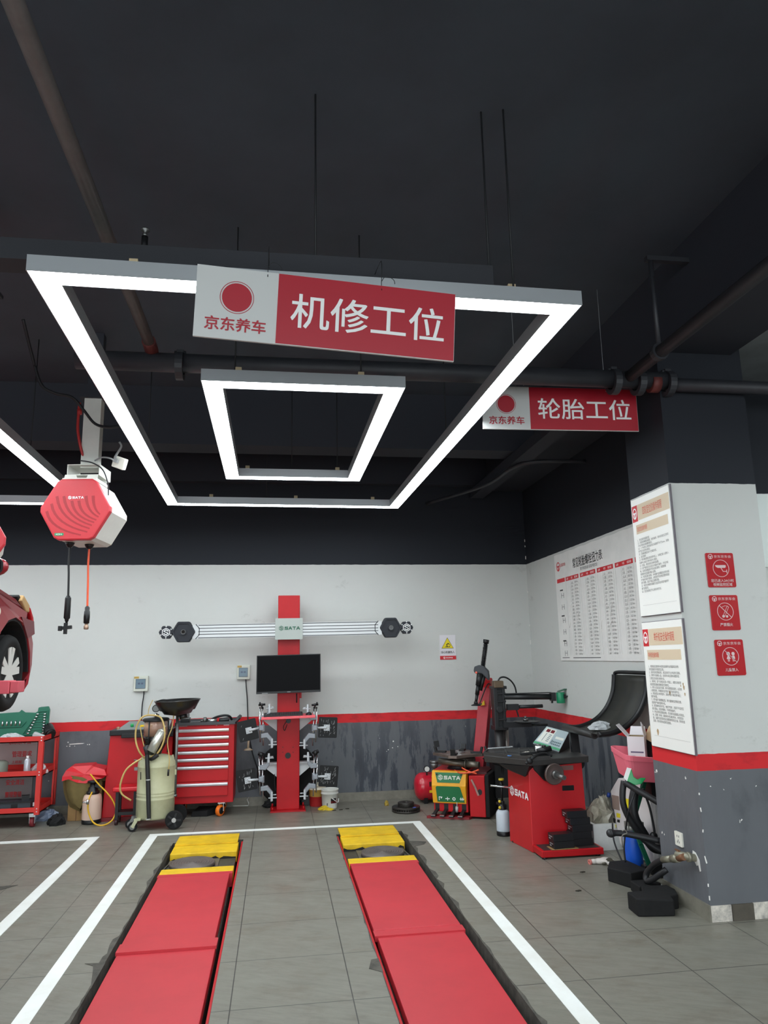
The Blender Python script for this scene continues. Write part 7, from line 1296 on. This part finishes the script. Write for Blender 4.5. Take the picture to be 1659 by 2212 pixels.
def red_sign(x0, z0, words, kind, label):
    w_, h_ = .195, .222; T = thing('notice_sign', label, 'sign', (x0 + w_ / 2, PY0, z0)); P = FRONT(x0, PY0 - .006, z0)
    mb = MB(); mb.prism(rrect(0, 0, w_, h_, .011), P, -.005, 0); bd = put('plate', mb, SR, T, bevel=.0015)
    mb = MB(); wheelmark(mb, P, .034, .198, .0165, 0, .001); put('emblem', mb, SW, bd)
    text('shop_name', '京东京车会', P, (.058, .189, .178, .208), SW, bd, c=.001)
    cx, cy, r = .1, .118 if kind != 'cam' else .122, .056
    mb = MB(); mb.hoop(ngon(cx, cy, r, 40), ngon(cx, cy, r * .945, 40), P, 0, .001); put('ring', mb, SW, bd)
    mb = MB()
    if kind == 'cam':
        mb.prism([(cx - .04, cy + .02), (cx - .035, cy + .01), (cx - .022, cy + .003), (cx + .028, cy + .003), (cx + .034, cy + .008), (cx + .034, cy + .018), (cx + .032, cy + .021)], P, 0, .001); mb.stroke([(cx, cy + .002), (cx + .013, cy - .02), (cx + .036, cy - .02)], .004, P, 0, .001); mb.stroke([(cx + .038, cy - .01), (cx + .038, cy - .03)], .004, P, 0, .001)
    elif kind == 'smoke':
        mb.stroke([(cx - .038, cy + .038), (cx + .04, cy - .038)], .0035, P, 0, .001); mb.stroke([(cx - .018, cy - .026), (cx + .016, cy + .034), (cx + .026, cy + .028), (cx - .008, cy - .032)], .002, P, 0, .001, True); mb.stroke([(cx - .02, cy + .028), (cx, cy + .036), (cx + .02, cy + .034)], .002, P, 0, .001); mb.prism(ngon(cx - .016, cy - .03, .009, 12), P, 0, .001); mb.prism(ngon(cx + .008, cy - .031, .008, 12), P, 0, .001)
    else:
        mb.stroke([(cx - .038, cy + .038), (cx + .04, cy - .038)], .003, P, 0, .001)
        for s, x in ((1, cx - .015), (0, cx + .018)):
            mb.prism(ngon(x, cy + .016, .012 if s else .011, 14), P, 0, .001); mb.prism([(x - .004, cy + .006), (x + .004, cy + .006), (x + .014, cy - .016), (x - .014, cy - .016)] if s else [(x - .008, cy + .004), (x + .008, cy + .004), (x + .011, cy - .016), (x - .011, cy - .016)], P, 0, .001); mb.prism([(x - .006, cy - .016), (x - .002, cy - .016), (x - .002, cy - .032), (x - .006, cy - .032)], P, 0, .001); mb.prism([(x + .002, cy - .016), (x + .006, cy - .016), (x + .006, cy - .032), (x + .002, cy - .032)], P, 0, .001)
    put('pictogram', mb, SW, bd)
    if len(words) == 2: text('lettering', words[0], P, (.022, .033, .178, .053), SW, bd, c=.001, bold=.015); text('lettering', words[1], P, (.034, .008, .166, .028), SW, bd, c=.001, bold=.015)
    else: text('lettering', words[0], P, (.055, .025, .142, .046), SW, bd, c=.001, bold=.015)
red_sign(2.722, 1.952, ['您已进入24小时', '视频监控区域'], 'cam', 'red camera notice with two lines of text, topmost of three on the pillar')
red_sign(2.7195, 1.68, ['严禁烟火'], 'smoke', 'red no smoking notice in the middle of three on the pillar')
red_sign(2.722, 1.4, ['儿童禁入'], 'kids', 'red no children notice, lowest of three on the pillar')
# torque chart on the right wall
T = thing('torque_chart', 'large white torque chart with red headers on the right wall behind the pillar', 'chart', (XW, 6.8, 1.48)); y1, z0 = 7.61, 1.482; P = PL((XW - .012, y1, z0), (0, -1, 0), (0, 0, 1)); w_, h_ = 1.98, 1.128
rr = random.Random(6); mb = MB(); top = [(w_ * (1 - i / 24), h_ - .002 + .004 * math.sin(i * 1.7)) for i in range(25)]; mb.prism([(0.006, 0.004), (w_, 0)] + top, P, -.011, 0); sh = put('sheet', mb, mat('chart_paper', (226, 224, 220), .5, noise=.12, scale=5), T)
text('title', '常见轮胎螺栓扭力表', P, (.5, .93, 1.2, 1.03), mat('print_black', (30, 30, 30)), sh, bold=.01)
text('subtitle', '数字体现标准 标准护航安全', P, (.68, .885, 1.08, .92), GREYT, sh)
mb = MB(); wheelmark(mb, P, .1, .995, .05); put('emblem', mb, REDT, sh); text('shop_name', '京东京车会', P, (.165, .985, .3, 1.02), REDT, sh, bold=.01)
cols = [(.045, .26), (.285, .62), (.66, 1.02), (1.06, 1.40), (1.44, 1.78), (1.82, 1.97)]
mb = MB()
for a_, b_ in cols: mb.prism([(a_, .82), (b_, .82), (b_, .862), (a_, .862)], P, 0, .001)
hd = put('header_bars', mb, REDT, sh)
for i, (a_, b_) in enumerate(cols[1:5]):
    d_ = b_ - a_
    for s_, p_, q_ in (('品牌', .08, .2), ('车型', .42, .54), ('扭矩', .68, .92)): text('header_lettering', s_, P, (a_ + d_ * p_, .83, a_ + d_ * q_, .852), WHT, hd)
for a_, b_ in cols[1:5]:
    d_ = b_ - a_; rows = 22
    for q0, q1, gen in ((.68, .92, lambda k: '%d Nm' % rr.choice((103, 108, 110, 120, 130, 140, 150, 160))), (.40, .56, lambda k: rr.choice(('A4', 'Q5', 'X3', 'E级', '3系', '5系', 'C级', 'GL8')))):
        text('chart_column', '\n'.join(gen(k) for k in range(rows)), P, (a_ + d_ * q0, .06, a_ + d_ * q1, .80), mat('chart_print', (136, 134, 130), .6), sh)
mb = MB()
for a_, b_ in cols[1:5]:
    d_ = b_ - a_
    for k in range(23): z_ = .81 - .0335 * k; mb.prism([(a_ + d_ * .35, z_), (b_, z_), (b_, z_ + .0012), (a_ + d_ * .35, z_ + .0012)], P, 0, .0008)
    for q0 in (.0, .33, .62, 1): mb.prism([(a_ + d_ * q0, .06), (a_ + d_ * q0 + .0015, .06), (a_ + d_ * q0 + .0015, .82), (a_ + d_ * q0, .82)], P, 0, .0008)
put('grid_lines', mb, mat('grid_grey', (190, 188, 185), .6), sh)
mb = MB()
for z_ in (.62, .5, .36, .24, .12, .02 + .0):
    for x in (.14, .2): mb.stroke([(x, z_ + .035), (x, z_ + .085)], .006, P, 0, .001)
    mb.stroke([(.14, z_ + .06), (.2, z_ + .06)], .004, P, 0, .001)
for z_ in (.73, .46, .2): mb.prism([(.11, z_), (.19, z_), (.19, z_ + .014), (.11, z_ + .014)], P, 0, .001)
put('axle_symbols', mb, mat('print_black', (30, 30, 30)), sh)
mb = MB(); mb.prism([(.35, .028), (1.0, .028), (1.0, .036), (.35, .036)], P, 0, .0008); mb.prism([(.06, .03), (.25, .03), (.25, .037), (.06, .037)], P, 0, .0008); put('foot_note', mb, GREYT, sh)
mb = MB()
for k in range(7):
    x, z_ = rr.uniform(.1, 1.7), rr.uniform(.2, .6); mb.tube([P(x, z_, .001), P(x + rr.uniform(-.02, .03), z_ + rr.uniform(.03, .08), .004), P(x + rr.uniform(.0, .06), z_ + rr.uniform(.08, .14), .001)], .004, 5)
put('paper_wrinkle', mb, mat('chart_paper', (226, 224, 220)), sh)
